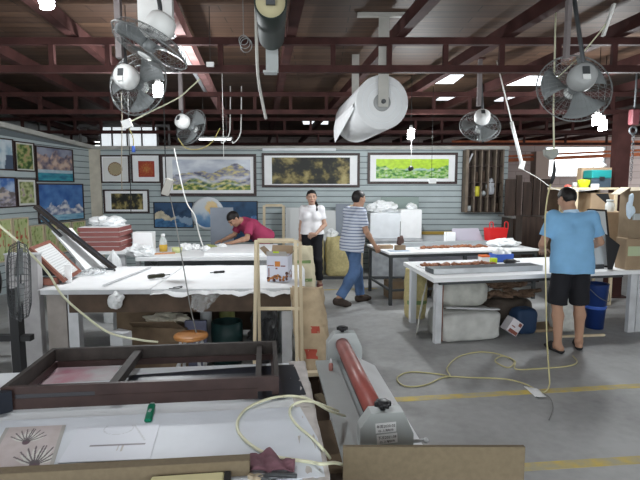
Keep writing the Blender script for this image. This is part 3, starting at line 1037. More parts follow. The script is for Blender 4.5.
o0 = P(-20, 474, zA + 0.008); dx = P(52, 470, zA + 0.008) - o0; dx.z = 0
dy = P(66, 425, zA + 0.008) - P(52, 470, zA + 0.008); dy.z = 0
art_part(pr, o0 + Vector((0, 0, 0.0005)), dx.normalized(), dy.normalized(), dx.length, dy.length, A_leaf, 110, 80, Vector((0, 0, 0.001)), 'print')
def A_whiteprint(u, v):
    bg = (0.70, 0.73, 0.80)
    if abs(v - 0.42 + 0.02 * u) < 0.018 and 0.25 < u < 0.9: return (0.16, 0.14, 0.16)
    if math.hypot((u - 0.62) * 1.6, v - 0.33) < 0.10 and math.sin(u * 120) > 0.3: return (0.45, 0.42, 0.40)
    if abs(math.hypot(u - 0.5, v - 0.9) - 0.18) < 0.006 or abs((u - .8) + (v - .7) * .4) < .01 and v > .5: return (0.52, 0.54, 0.58)
    return bg
pr = thing('print_sheet', 'white print with a thin dark line beside the beige leaf print', 'print', P(130, 440, zA + 0.008))
o0 = P(58, 463, zA + 0.008); dx = P(150, 459, zA + 0.008) - o0; dx.z = 0
dy = P(80, 427, zA + 0.008) - o0; dy.z = 0
art_part(pr, o0 + Vector((0, 0, 0.0005)), dx.normalized(), dy.normalized(), dx.length * 1.0, dy.length, A_whiteprint, 90, 50, Vector((0, 0, 0.001)), 'print')

# ---- the big dark frame
FZ0, FZ1 = AZ + 0.0135, 0.885
t = thing('picture_frame', 'large empty dark umber frame lying on the foreground table', 'frame', P(150, 365, FZ0))
corn = [P(0, 388, FZ1), P(279, 376.5, FZ1), P(278, 341, FZ1), P(72, 347.5, FZ1)]
cen = sum(corn, Vector()) / 4
ex = (corn[1] - corn[0]).normalized(); ey = Vector((-ex.y, ex.x, 0))
L1 = (corn[1] - corn[0]).length
Lx0, Lx1 = 0.0, L1
DY = 0.50
O = corn[0].copy(); O.z = 0
def F(x, y, z): return O + ex * x + ey * y + Vector((0, 0, z))
W_ = 0.020
def rail(name, x0, y0, x1, y1, z0=FZ0, z1=FZ1):
    mb = MB(); mb.prism([F(x0, y0, z0), F(x1, y0, z0), F(x1, y1, z0), F(x0, y1, z0)], (0, 0, z1 - z0)); return mb
def mitre(pts, z0, z1):
    mb = MB(); mb.prism([F(x, y, z0) for x, y in pts], (0, 0, z1 - z0)); return mb
zs = FZ0 + 0.045
for nm, pts in (('front_rail', [(0, 0), (L1, 0), (L1 - W_, W_), (W_, W_)]), ('back_rail', [(W_, DY - W_), (L1 - W_, DY - W_), (L1, DY), (0, DY)]),
                ('left_rail', [(0, 0), (W_, W_), (W_, DY - W_), (0, DY)]), ('right_rail', [(L1, 0), (L1, DY), (L1 - W_, DY - W_), (L1 - W_, W_)])):
    part(t, nm, mitre(pts, FZ0 + 0.03, FZ1), M_framedk if nm == 'front_rail' else M_frame)  # front rail in a darker brown, shade put into its colour
for nm, pts in (('lower_lip', [(0.012, -0.004), (L1 - 0.09, -0.004), (L1 - 0.09, 0.02), (0.012, 0.02)]),):
    part(t, nm, mitre(pts, FZ0, FZ0 + 0.045), M_framedk)
part(t, 'lower_lip', mitre([(0.03, DY - 0.03), (L1 - 0.03, DY - 0.03), (L1 - 0.03, DY), (0.03, DY)], FZ0, FZ0 + 0.03), M_framedk)
part(t, 'lower_lip', mitre([(0.0, 0.03), (0.03, 0.03), (0.03, DY - 0.03), (0.0, DY - 0.03)], FZ0, FZ0 + 0.03), M_framedk)
part(t, 'lower_lip', mitre([(L1 - 0.03, 0.03), (L1, 0.03), (L1, DY - 0.03), (L1 - 0.03, DY - 0.03)], FZ0, FZ0 + 0.03), M_framedk)
part(t, 'cross_bar', mitre([(0.40, W_), (0.435, W_), (0.435, DY - W_), (0.40, DY - W_)], FZ0 + 0.04, FZ1 - 0.015), M_frame)
part(t, 'cross_bar', mitre([(L1 - 0.10, W_), (L1 - 0.075, W_), (L1 - 0.075, DY - W_), (L1 - 0.10, DY - W_)], FZ0 + 0.04, FZ1 - 0.015), M_frame)
part(t, 'painted_reflection', mitre([(0.055, -0.0015), (0.36, -0.0015), (0.36, 0.0), (0.055, 0.0)], FZ0 + 0.034, FZ1 - 0.03), mat('sheen_tone', (0.036, 0.036, 0.042), 0.45, spec=0.4), 'painted reflection on the front rail')  # thin patch coloured to stand for a reflection on the rail
bpy.data.objects['painted_reflection'].name = 'painted_sheen'
# second moulding end poking out behind the left corner
m = MB(); m.prism([F(-0.03, -0.09, FZ0 + 0.0), F(0.05, -0.015, FZ0), F(0.02, -0.008, FZ0), F(-0.28, -0.11, FZ0), F(-0.28, -0.19, FZ0)], (0, 0, 0.085))
single('moulding_offcut', m, M_canvasdk, 'dark moulding offcut at the left front corner of the big frame', 'moulding')

# green clamp / lighter like tool
t = thing('utility_knife', 'small green utility knife lying in front of the big frame', 'knife', P(150, 421, AZ + 0.008))
a_, b_ = P(148, 421, AZ + 0.016), P(152, 405, AZ + 0.016)
m = MB(); m.bar(a_, b_, 0.028, 0.016, bevel=0.005); part(t, 'handle', m, M_green)
m = MB(); m.bar(b_, b_ + (b_ - a_) * 0.14, 0.014, 0.006); part(t, 'blade', m, M_silver)
m = MB(); mid = a_ + (b_ - a_) * 0.5; m.box(mid + Vector((0, 0, 0.0095)), (0.010, 0.02, 0.005)); part(t, 'slider', m, M_silver)
# mdf bar across the bottom
a_, b_ = P(-60, 478, AZ + 0.045), P(250, 461, AZ + 0.045)
m = MB(); m.bar(a_ + Vector((0, 0, -0.012)), b_ + Vector((0, 0, -0.012)), 0.042, 0.05, bevel=0.002); single('mdf_strip', m, M_mdf, 'long brown mdf strip lying along the near edge of the foreground table', 'strip')
t = thing('tape_measure_case', 'pale yellow flat case with dark end below the mdf strip', 'case', P(200, 480, AZ + 0.01))
a_, b_ = P(150, 484, AZ + 0.02), P(224, 479, AZ + 0.02)
m = MB(); m.bar(a_, b_, 0.05, 0.02, bevel=0.004); part(t, 'body', m, mat('pale_yellow_card', (0.62, 0.57, 0.33), 0.7))
m = MB(); m.bar(b_, b_ + (b_ - a_).normalized() * 0.02, 0.052, 0.022, bevel=0.003); part(t, 'end_cap', m, M_black)
# purple rag and pliers
c = P(272, 465, AZ + 0.008)
m = MB(); m.sheet(lambda a_, b_: (c.x - 0.075 + 0.15 * a_, c.y - 0.045 + 0.11 * b_ * (0.7 + .3 * math.sin(a_ * 5)), AZ + 0.012 + 0.017 * abs(math.sin(a_ * 6.5 + b_ * 2)) * (0.6 + 0.6 * b_) + 0.006 * fb(a_ * 6, b_ * 6, 2)), 24, 16, 0.004)
single('work_glove', m, M_purple, 'crumpled dusty purple work glove at the end of the mdf strip', 'glove')
t = thing('pliers', 'open steel pliers below the purple glove', 'pliers', P(275, 478, AZ + 0.008))
pj = P(258, 478, AZ + 0.02)
m = MB(); m.tube(spline([pj, P(272, 475, AZ + 0.02), P(297, 476, AZ + 0.015)]), 0.007, 8); part(t, 'handle', m, M_darkgrey)
m = MB(); m.tube(spline([pj, P(270, 481, AZ + 0.02), P(292, 485, AZ + 0.015)]), 0.007, 8); part(t, 'handle', m, M_darkgrey)
m = MB(); m.lathe([(0, 0), (0.016, 0), (0.016, 0.012), (0, 0.012)], pj + Vector((0, 0, -0.006)), seg=14); m.bar(pj, pj + Vector((-0.03, 0.012, 0)), 0.014, 0.012); part(t, 'jaw', m, mat('brass_grey', (0.5, 0.42, 0.3), 0.4, metal=0.5))

# hose looping over table A
hz = AZ + 0.014
pts = [P(352, 468, 0.55), P(336, 463, 0.76), P(322, 464, hz + 0.02), P(310, 462, hz), P(270, 455, hz), P(245, 440, hz), P(237, 425, hz), P(245, 410, hz), P(265, 400, hz), P(287, 396, hz), P(305, 398, hz), P(316, 403, hz + 0.004), P(330, 411, 0.74), P(345, 416, 0.62)]
m = MB(); m.tube(spline(pts), 0.0058, 8); single('air_hose', m, M_hosepale, 'pale yellow hose making the wide loop on the foreground table', 'hose')
pts = [P(330, 458, 0.70), P(322, 448, hz + 0.01), P(312, 438, hz), P(297, 425, hz), P(290, 414, hz), P(292, 406, hz + 0.004), P(302, 401.5, hz + 0.016), P(314, 402, hz + 0.016), P(328, 407, 0.755), P(338, 411, 0.66)]
m = MB(); m.tube(spline(pts), 0.0055, 8); single('air_hose', m, M_hosepale, 'pale yellow hose making the smaller inner loop near the table edge', 'hose')

# ---- foreground mdf board standing on edge in front of the laminator
a_, b_ = Q(343, 446, 1.62), Q(524.5, 444, 1.62)
t = thing('mdf_board', 'raw brown mdf sheet standing upright in front of the laminating machine', 'board', ((a_.x + b_.x) / 2, 1.62, 0))
m = MB(); m.bb(a_.x, b_.x, 1.612, 1.628, 0, a_.z); part(t, 'panel', m, M_mdf)
for x in (a_.x + 0.12, b_.x - 0.12):
    m = MB(); m.bb(x - 0.02, x + 0.02, 1.55, 1.6115, 0, 0.10); m.bb(x - 0.02, x + 0.02, 1.6285, 1.70, 0, 0.10); part(t, 'foot', m, M_brownwood)

# ---- laminator
LA = math.atan2(0.268 - 0.146, 3.1 - 1.95)
Lc = (0.268, 1.95, 0)
t, NEW = local_thing('laminating_machine', 'grey cold laminating machine with a red roller on a stand', 'laminator', Lc, LA)
LL = 1.14
def plate(y0, y1):
    mb = NEW()
    prof = [(-0.105, 0.57), (0.118, 0.57), (0.118, 0.67), (0.075, 0.765), (-0.06, 0.765), (-0.105, 0.70)]
    mb.prism([(x, y0, z) for x, z in prof], (0, y1 - y0, 0)); return mb
p1 = part(t, 'end_housing', plate(0.0, 0.07), M_grey)
p2 = part(t, 'end_housing', plate(LL - 0.02, LL + 0.05), M_grey)
m = NEW(); m.bb(-0.18, -0.045, 0.0705, LL - 0.021, 0.575, 0.597, bevel=0.002); m.bb(-0.18, -0.1055, -0.03, 0.0704, 0.575, 0.597); m.bb(-0.05, 0.06, 0.0705, LL - 0.021, 0.535, 0.575)
part(t, 'feed_tray', m, M_grey)
m = NEW(); m.prism([(0.055, 0.0705, 0.625), (0.20, 0.0705, 0.55), (0.20, 0.0705, 0.535), (0.055, 0.0705, 0.605)], (0, LL - 0.0915, 0)); part(t, 'exit_tray', m, mat('pale_zinc_tray', (0.80, 0.82, 0.84), 0.35, var=0.04), 'bright pale metal tray')
m = NEW(); m.cyl((-0.008, 0.0705, 0.692), (-0.008, LL - 0.021, 0.692), 0.044, seg=28); r_ = part(t, 'roller', m, M_roller)
m = NEW(); m.cyl((-0.008, LL - 0.045, 0.692), (-0.008, LL - 0.0205, 0.692), 0.022, seg=18); part(r_, 'axle', m, M_darkgrey)
m = NEW(); m.cyl((0.012, 0.0705, 0.612), (0.012, LL - 0.021, 0.612), 0.036, seg=24); part(t, 'lower_roller', m, M_darkgrey)
for y in (0.035, LL + 0.015):
    m = NEW()
    m.M = m.M @ Matrix.Translation((0, 0, -0.035)); m.cyl((-0.005, y, 0.80), (-0.005, y, 0.815), 0.012)
    n_ = 10; ring_ = []
    prof = [(0.0, 0.813), (0.026, 0.813), (0.030, 0.822), (0.028, 0.835), (0.018, 0.838), (0.0, 0.838)]
    m.lathe(prof, (-0.005, y, 0), seg=20)
    for k in range(6):
        aa = k * PI / 3; m.cyl((-0.005 + 0.027 * math.cos(aa), y + 0.027 * math.sin(aa), 0.815), (-0.005 + 0.027 * math.cos(aa), y + 0.027 * math.sin(aa), 0.833), 0.009, seg=8)
    part(t, 'pressure_knob', m, M_black)
def lab(x0, x1, z0, z1, l1, l2, tilt):
    Rt = Matrix.Translation(Vector(Lc)) @ rotz(LA) @ Matrix.Translation(Vector(((x0 + x1) / 2, -0.0005, (z0 + z1) / 2))) @ Matrix.Rotation(tilt, 4, 'Y') @ Matrix.Rotation(PI / 2, 4, 'X')
    w_, h_ = x1 - x0, z1 - z0
    mb = MB(); mb.M = Rt; mb.bb(-w_ / 2, w_ / 2, -h_ / 2, h_ / 2, -0.0004, 0.0006)
    pl_ = part(p1, 'sticker', mb, M_paper, 'white paper sticker with dark lettering')
    mb = MB(); mb.text(l1, 0.0148, Rt @ Matrix.Translation((0, 0.0060, 0.0011)))
    mb.text(l2, 0.0120, Rt @ Matrix.Translation((0, -0.0125, 0.0011)))
    part(p1, 'lettering', mb, M_ink)
lab(-0.042, 0.044, 0.682, 0.724, '单面2020-02', '02-上海制作', math.radians(-3))
lab(-0.036, 0.050, 0.634, 0.676, '下次2021-08', '02-上海制作', math.radians(-4))
m = NEW(); m.lathe([(0, 0), (0.006, 0), (0.006, 0.006), (0, 0.006)], (-0.15, -0.03, 0.586), (0, -1, 0), 10); part(t, 'tray_bolt', m, mat('brass', (0.4, 0.25, 0.08), 0.35, metal=0.6))
m = NEW(); m.cyl((0.118, 0.03, 0.622), (0.175, 0.03, 0.622), 0.007); m.blob((0.18, 0.03, 0.622), (0.012, 0.012, 0.012), 0, sub=2, flat=False); part(t, 'crank_stub', m, M_silver)
for y in (0.10, LL - 0.10):
    m = NEW(); m.bb(-0.14, -0.10, y - 0.02, y + 0.02, 0.03, 0.5745); part(t, 'stand_leg', m, M_darkgrey)
    m = NEW(); m.bb(0.10, 0.14, y - 0.02, y + 0.02, 0.03, 0.5695); part(t, 'stand_leg', m, M_darkgrey)
    m = NEW(); m.bb(-0.20, 0.20, y - 0.025, y + 0.025, 0.0, 0.03); part(t, 'stand_foot', m, M_darkgrey)
m = NEW(); m.bb(-0.02, 0.02, 0.10, LL - 0.10, 0.18, 0.22); m.bb(-0.12, 0.12, 0.085, 0.115, 0.18, 0.22); m.bb(-0.12, 0.12, LL - 0.115, LL - 0.085, 0.18, 0.22); part(t, 'stretcher', m, M_darkgrey)
m = NEW(); m.bb(-0.05, 0.05, 0.02, 0.06, 0.5305, 0.5695)
part(t, 'mount', m, M_grey)
# small glue bottle on its tray
loc = Vector(Lc) + rotz(LA) @ Vector((-0.105, LL - 0.20, 0.597))
t = thing('glue_bottle', 'tiny white glue bottle standing on the laminator feed tray', 'bottle', loc)
m = MB(); m.lathe([(0, 0), (0.013, 0), (0.014, 0.02), (0.013, 0.038), (0.006, 0.046), (0, 0.046)], loc, seg=14); part(t, 'body', m, mat('red_label', (0.55, 0.25, 0.22), 0.5))
m = MB(); m.lathe([(0.006, 0.046), (0.008, 0.048), (0.003, 0.072), (0, 0.073)], loc, seg=12); part(t, 'cap', m, M_paper)

# junk on a low crate between table A and the laminator
M_gapc = (0.05, 2.46)
t = thing('wooden_crate', 'open brown wooden crate in the gap beside the laminator', 'crate', (-0.02, 2.86, 0), LA)
m = placed((0.02, 2.86, 0), LA)
m.bb(-0.14, 0.01, -0.2, 0.2, 0.0, 0.02); m.bb(-0.14, -0.125, -0.2, 0.2, 0.02, 0.50); m.bb(-0.005, 0.01, -0.2, 0.2, 0.02, 0.50); m.bb(-0.125, -0.005, -0.2, -0.185, 0.02, 0.50); m.bb(-0.125, -0.005, 0.185, 0.2, 0.02, 0.5); part(t, 'box', m, M_brownwood)
m = placed((0.02, 2.86, 0), LA); m.bb(-0.143, 0.0135, 0.165, 0.21, 0.5005, 0.525); part(t, 'rim_batten', m, M_pine)
for k, (x, y, z, rz_, w_, d_, h_, mm, lb) in enumerate((
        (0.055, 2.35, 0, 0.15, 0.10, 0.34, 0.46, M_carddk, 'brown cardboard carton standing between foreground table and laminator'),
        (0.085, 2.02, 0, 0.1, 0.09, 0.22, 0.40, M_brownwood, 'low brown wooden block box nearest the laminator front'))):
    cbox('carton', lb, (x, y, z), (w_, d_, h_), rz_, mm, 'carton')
for k, (u0, v0, u1, v1, z, mm, lb) in enumerate(((316, 372, 338, 402, 0.47, M_bark, 'rough wood offcut lying across the carton beside the laminator'), (318, 395, 344, 420, 0.485, M_mdf, 'pale mdf offcut lying across the carton beside the laminator'))):
    a_, b_ = P(u0, v0, z + 0.02 * k), P(u1, v1, z + 0.02 * k)
    m = MB(); m.bar(a_, a_ + (b_ - a_) * 0.7, 0.045, 0.018); single('wood_offcut', m, mm, lb, 'offcut')
# kraft paper bag behind
def sack(name, label, loc, w, d, h, m_, rz_=0, lean=(0, 0), pinch=0.75, amp=0.02, seed=0, print_m=None, cat='sack', pr=(0.35, 0.5), group=None, topflare=1.0):
    t_ = thing(name, label, cat, loc, rz_, group)
    def fn(a_, b_):
        th = 2 * PI * a_; z = h * b_
        cx = math.copysign(abs(math.cos(th)) ** 0.55, math.cos(th)); cy = math.copysign(abs(math.sin(th)) ** 0.55, math.sin(th))
        s_ = 1.0 + 0.10 * math.sin(b_ * PI) - 0.06 * (1 - b_) ** 6
        sx_ = s_ * (1 if b_ < 0.85 else 1 + (topflare - 1) * (b_ - 0.85) / 0.15)
        sy_ = s_ * (1 - (1 - pinch) * max(0, (b_ - 0.55) / 0.45) ** 1.5)
        n = amp * fb(math.cos(th) * 2 + seed, math.sin(th) * 2 + b_ * 5, seed)
        return ((w / 2 * sx_ + n) * cx + lean[0] * b_, (d / 2 * sy_ + n) * cy + lean[1] * b_, z + 0.4 * n * b_)
    mb = placed(loc, rz_)
    NU, NV = 36, 22
    rows = [[mb.v(fn(i / NU, j / NV)) for i in range(NU)] for j in range(NV + 1)]
    for j in range(NV):
        for i in range(NU): mb.f([rows[j][i], rows[j][(i + 1) % NU], rows[j + 1][(i + 1) % NU], rows[j + 1][i]], True)
    mb.f(rows[0][::-1]); mb.f(rows[-1])
    part(t_, 'bag', mb, m_)
    if print_m:
        for (x0, x1, z0, z1) in pr if isinstance(pr[0], tuple) else [(-0.3, 0.3, *pr)]:
            mb = placed(loc, rz_)
            def g(a_, b_, x0=x0, x1=x1, z0=z0, z1=z1):
                bb_ = z0 + (z1 - z0) * b_
                xx = (x0 + (x1 - x0) * a_)
                th = -PI / 2 + math.asin(max(-.95, min(.95, xx * 1.2)))
                p = Vector(fn((th / (2 * PI)) % 1.0, bb_)); p.y -= 0.004
                return p
            mb.grid(g, 8, 6)
            part(t_, 'printed_mark', mb, print_m)
    return t_


sack('paper_sack', 'brown kraft paper sack with red marks leaning beside the middle table', (-0.015, 4.125, 0), 0.25, 0.15, 0.84, M_kraft, 0.0, (-0.10, 0.02), 0.5, 0.03, 3, mat('red_print', (0.45, 0.09, 0.06), 0.8), pr=((-0.25, 0.05, 0.30, 0.40), (0.0, 0.28, 0.56, 0.63)))

# ---- table B
BZ = 0.78
BR = math.radians(2.0)
B0 = P(40, 290, BZ)
t, NEW = local_thing('work_table', 'long white topped middle table holding the chestnut box and tools', 'table', (B0.x, B0.y, 0), BR)
BWd, BDp = 2.30, 1.28
m = NEW(); m.bb(0, BWd, 0, BDp, BZ - 0.045, BZ - 0.002, bevel=0.003); part(t, 'tabletop', m, M_greypaint)
m = NEW(); m.sheet(lambda a_, b_: (-0.01 + (BWd * 0.42) * a_, -0.02 + (BDp + 0.03) * b_, BZ + 0.004 + 0.003 * fb(a_ * 4, b_ * 4, 5)), 14, 10, 0.004)
part(t, 'paper_cover', m, M_paper)
def drape(a_, b_):
    x = BWd * 0.42 + (BWd * 0.58 + 0.03) * a_; y = -0.045 + (BDp + 0.06) * b_
    z = BZ + 0.008 + 0.004 * fb(a_ * 6, b_ * 5, 8)
    if y < -0.012: z -= 0.03 + 0.035 * (0.5 + fb(a_ * 8, 0, 4))
    if x > BWd + 0.005: z -= 0.05 + 0.03 * fb(b_ * 6, 1, 4)
    return (x, y, z)
m = NEW(); m.sheet(drape, 44, 44, 0.004); part(t, 'paper_cover', m, M_paper)
m = NEW(); m.bb(0.22, BWd - 0.1, 0.05, 0.07, BZ - 0.22, BZ - 0.046); part(t, 'apron', m, M_brownwood, 'brown wooden apron under the top')
for x, y in ((0.24, 0.12), (BWd - 0.14, 0.12), (0.24, BDp - 0.12), (BWd - 0.14, BDp - 0.12)):
    m = NEW(); m.bb(x - 0.045, x + 0.045, y - 0.045, y + 0.045, 0, BZ - 0.046); part(t, 'leg', m, M_greypaint)
m = NEW(); m.bb(0.0, 0.17, 0.10, 0.14, 0, BZ - 0.047); part(t, 'end_panel', m, mat('brown_grey_end_panel', (0.30, 0.27, 0.25), 0.8, var=.15))  # end panel in a plain brownish grey
m = NEW(); m.bb(0.2, BWd - 0.1, BDp - 0.06, BDp - 0.04, 0.05, BZ - 0.10); part(t, 'back_board', m, M_brownwood)

# things on table B
zB = BZ + 0.012
# chestnut carton
cc = P(279, 282, zB)
CBR = math.radians(-8)
t, NEW = local_thing('chestnut_carton', 'white open carton printed with chestnuts at right end of middle table', 'carton', (cc.x, cc.y + 0.10, zB), CBR)
w_, d_, h_ = 0.205, 0.19, 0.245
M_cart = mat('pale_lavender_carton', (0.60, 0.61, 0.70), 0.6)
m = NEW(); m.bb(-w_ / 2, w_ / 2, -d_ / 2, -d_ / 2 + 0.004, 0, h_); m.bb(-w_ / 2, w_ / 2, d_ / 2 - 0.004, d_ / 2, 0, h_); m.bb(-w_ / 2, -w_ / 2 + 0.004, -d_ / 2 + .004, d_ / 2 - .004, 0, h_); m.bb(w_ / 2 - 0.004, w_ / 2, -d_ / 2 + .004, d_ / 2 - .004, 0, h_); m.bb(-w_ / 2, w_ / 2, -d_ / 2, d_ / 2, 0, 0.004)
body = part(t, 'body', m, M_cart)
for sx_, nm in ((-1, 'left'), (1, 'right')):
    m = NEW(); m.prism([(sx_ * w_ / 2, -d_ / 2, h_), (sx_ * w_ / 2, d_ / 2, h_), (sx_ * (w_ / 2 + 0.07), d_ / 2 - 0.01, h_ + 0.07), (sx_ * (w_ / 2 + 0.07), -d_ / 2 + 0.01, h_ + 0.07)], (0, 0, 0.004)); part(t, 'flap', m, M_card)
m = NEW(); m.prism([(-w_ / 2, d_ / 2, h_), (w_ / 2, d_ / 2, h_), (w_ / 2, d_ / 2 + 0.05, h_ + 0.075), (-w_ / 2, d_ / 2 + 0.05, h_ + 0.075)], (0, -0.004, 0)); part(t, 'flap', m, M_card)
m = NEW(); m.prism([(-w_ / 2, -d_ / 2, h_), (w_ / 2, -d_ / 2, h_), (w_ / 2 - .01, -d_ / 2 - 0.05, h_ + 0.05), (-w_ / 2 + .01, -d_ / 2 - 0.05, h_ + 0.05)], (0, -0.004, 0)); part(t, 'flap', m, mat('grey_carton_inside', (0.42, 0.40, 0.38), 0.8))
y_ = -d_ / 2 - 0.0012
m = NEW(); m.bb(-0.025, 0.025, y_, y_ + 0.001, 0.145, 0.195); part(body, 'square_logo', m, mat('orange_print', (0.55, 0.20, 0.04), 0.6))
m = NEW(); m.bb(-0.095, -0.035, y_, y_ + 0.001, 0.150, 0.158); m.bb(0.03, 0.075, y_, y_ + 0.001, 0.145, 0.157); m.bb(-0.02, 0.0, y_, y_ + 0.001, 0.12, 0.135); m.bb(-0.088, -0.078, y_, y_ + 0.001, 0.05, 0.13)
part(body, 'print_lines', m, mat('dark_red_print', (0.22, 0.09, 0.08), 0.6))
m = NEW(); random.seed(11)
for k in range(26):
    x = random.uniform(-0.088, 0.088); z = random.uniform(0.012, 0.03 + 0.055 * (x + 0.105) / 0.2)
    rr = random.uniform(0.010, 0.017)
    m.use(random.choice([mat('chestnut_brown', (0.25, 0.09, 0.035), 0.5), mat('chestnut_orange', (0.42, 0.17, 0.05), 0.5), mat('chestnut_dark', (0.10, 0.04, 0.03), 0.5)]))
    m.lathe([(0, 0), (rr, 0), (rr * 0.6, 0.0008), (0, 0.001)], (x, y_ + 0.001, z), (0, -1, 0), 10)
x_ = w_ / 2 + 0.0012
part(body, 'chestnut_print', m, None)
m = NEW(); m.use(mat('chestnut_brown', (0.25, 0.09, 0.035), 0.5))
for k in range(14):
    y = random.uniform(-0.08, 0.08); z = random.uniform(0.015, 0.11 - 0.4 * abs(y)); rr = random.uniform(0.010, 0.016)
    m.lathe([(0, 0), (rr, 0), (rr * 0.6, 0.0008), (0, 0.001)], (x_ - 0.001, y, z), (1, 0, 0), 10)
part(body, 'chestnut_print', m, None)
m = NEW(); m.bb(-0.03, 0.025, -d_ / 2 - 0.052, -d_ / 2 - 0.046, h_ + 0.035, h_ + 0.052); part(t, 'tape_tab', m, M_lime)

# tools
def tool(name, label, u0, v0, u1, v1, z, r, mh, cat, tip=None, tipr=0.003):
    a_, b_ = P(u0, v0, z + r), P(u1, v1, z + r)
    t_ = thing(name, label, cat, (a_ + b_) / 2 - Vector((0, 0, r)))
    mb = MB(); d = b_ - a_
    mb.tube([a_, a_ + d * 0.06, a_ + d * 0.3, a_ + d * 0.34, a_ + d * 0.6, a_ + d * 0.72, a_ + d * 0.75], r, 14, True, True, [r * .8, r, r, r * .85, r, r * 0.9, r * .5]); part(t_, 'handle', mb, mh)
    mb = MB(); mb.cyl(a_ + d * 0.75, b_, tipr, tipr * 0.8, 10); part(t_, 'shaft', mb, tip or M_silver)
    return t_


tool('screwdriver', 'fat dark handled electric screwdriver at left end of middle table', 148, 277, 170, 274.5, zB, 0.022, mat('olive_black_plastic', (0.035, 0.035, 0.022), 0.4), 'screwdriver', M_darkgrey, 0.006)
tool('cutter_knife', 'slim black cutter knife on the middle of the middle table', 224.5, 271.5, 210, 272.7, zB, 0.012, M_black, 'knife', M_darkgrey, 0.006)
m = MB(); m.tube(spline([P(173, 287.5, zB), P(182, 286.5, zB), P(178, 288.5, zB), P(169, 288.6, zB)]), 0.004, 6); single('wire_offcut', m, M_cord, 'short black wire offcut near the front edge of middle table', 'wire')
# ripple of plastic hanging from table B front
c = Q(206, 303, B0.y + 0.03)
m = MB(); m.grid(lambda a_, b_: (c.x - 0.13 + 0.26 * a_ * (1 - 0.35 * b_), B0.y + 0.055 - 0.05 * b_ - 0.02 * math.sin(a_ * 14), 0.735 - 0.10 * b_ - 0.06 * math.sin(a_ * PI) * b_ + 0.02 * fb(a_ * 5, b_ * 3, 2) * b_), 20, 10)
single('plastic_wrap', m, M_plastic, 'clear plastic wrap hanging from the front of the middle table', 'plastic wrap')
c = Q(115, 300, B0.y + 0.0)
m = MB(); m.crumple((c.x, B0.y - 0.005, c.z), (0.065, 0.05, 0.065), 4, flat=False); single('plastic_bag', m, M_bag, 'crumpled white plastic bag hooked on the middle table apron', 'bag')

# calligraphy frame, leaning
def leaning_frame(name, label, BL, BR_, TL, fw, th, mf, face_fn=None, nu=30, nv=30, face_m=None, cat='frame', back=True):
    BL, BR_, TL = Vector(BL), Vector(BR_), Vector(TL)
    X = BR_ - BL; w = X.length; X.normalize()
    Yv = TL - BL; Yv -= X * Yv.dot(X); h = Yv.length; Yv.normalize()
    N = X.cross(Yv)
    t_ = thing(name, label, cat, (BL + BR_) / 2, math.atan2(X.y, X.x))
    def slab(mb, x0, x1, y0, y1, d0, d1): mb.prism([BL + X * x0 + Yv * y0 - N * d0, BL + X * x1 + Yv * y0 - N * d0, BL + X * x1 + Yv * y1 - N * d0, BL + X * x0 + Yv * y1 - N * d0], N * (d0 - d1))
    mb = MB(); slab(mb, 0, w, 0, fw, th, 0); slab(mb, 0, w, h - fw, h, th, 0); slab(mb, 0, fw, fw, h - fw, th, 0); slab(mb, w - fw, w, fw, h - fw, th, 0); part(t_, 'frame', mb, mf)
    if face_fn:
        art_part(t_, BL + X * fw + Yv * fw - N * 0.006, X, Yv, w - 2 * fw, h - 2 * fw, face_fn, nu, nv, N * 0.006, 'artwork')
    elif face_m:
        mb = MB(); slab(mb, fw, w - fw, fw, h - fw, 0.012, 0.006); part(t_, 'panel', mb, face_m)
    return t_


def A_script(u, v):
    if min(u, 1 - u) < 0.07 or min(v, 1 - v) < 0.05: return (0.62, 0.62, 0.60)
    if abs(math.sin(v * 44)) < 0.55 and math.sin(u * 83 + 9 * math.sin(v * 44)) > 0.15 and u < 0.92: return (0.34, 0.34, 0.36)
    return (0.68, 0.69, 0.69)
leaning_frame('calligraphy_frame', 'red brown frame with rows of script leaning on the left end of middle table', Q(65.5, 281, 4.55), Q(82, 271, 4.95), Q(41, 243, 4.72), 0.032, 0.03, M_redwood, A_script, 60, 90)
m = MB(); q0 = Q(60, 276, 4.98); q1 = Q(42, 273, 4.98); q0.z = q1.z = BZ + 0.009; m.prism([q0, q1, Q(40, 250, 4.98), Q(46, 247, 4.98)], (0.0, 0.03, 0))
single('easel_back', m, M_black, 'black easel back propping up the calligraphy frame', 'easel')
# red tool box and small white card by it
cbox('tin_box', 'flat red brown tin box below the calligraphy frame', P(48, 284.5, BZ + .01), (0.16, 0.10, 0.06), 0.1, M_redwood, 'box')
# white sheet and large dark canvas leaning behind
leaning_frame('white_canvas', 'white primed canvas leaning behind the calligraphy frame', Q(86, 270, 5.25), Q(104, 266, 5.55), Q(60, 229, 5.45), 0.012, 0.02, M_paper, None, face_m=M_paper, cat='canvas')
leaning_frame('canvas_frame', 'dark long picture frame leaning steeply at left of middle table', Q(114, 268.5, 5.40), Q(117, 267, 5.52), Q(43, 205, 5.52), 0.025, 0.035, M_frame, None, face_m=M_canvasdk, cat='frame')
leaning_frame('prop_stick', 'slim black stick standing behind the calligraphy frame', Q(61, 236, 5.02), Q(63, 235.5, 5.08), Q(40, 215.5, 5.0), 0.012, 0.02, M_black, None, face_m=M_black, cat='stick')
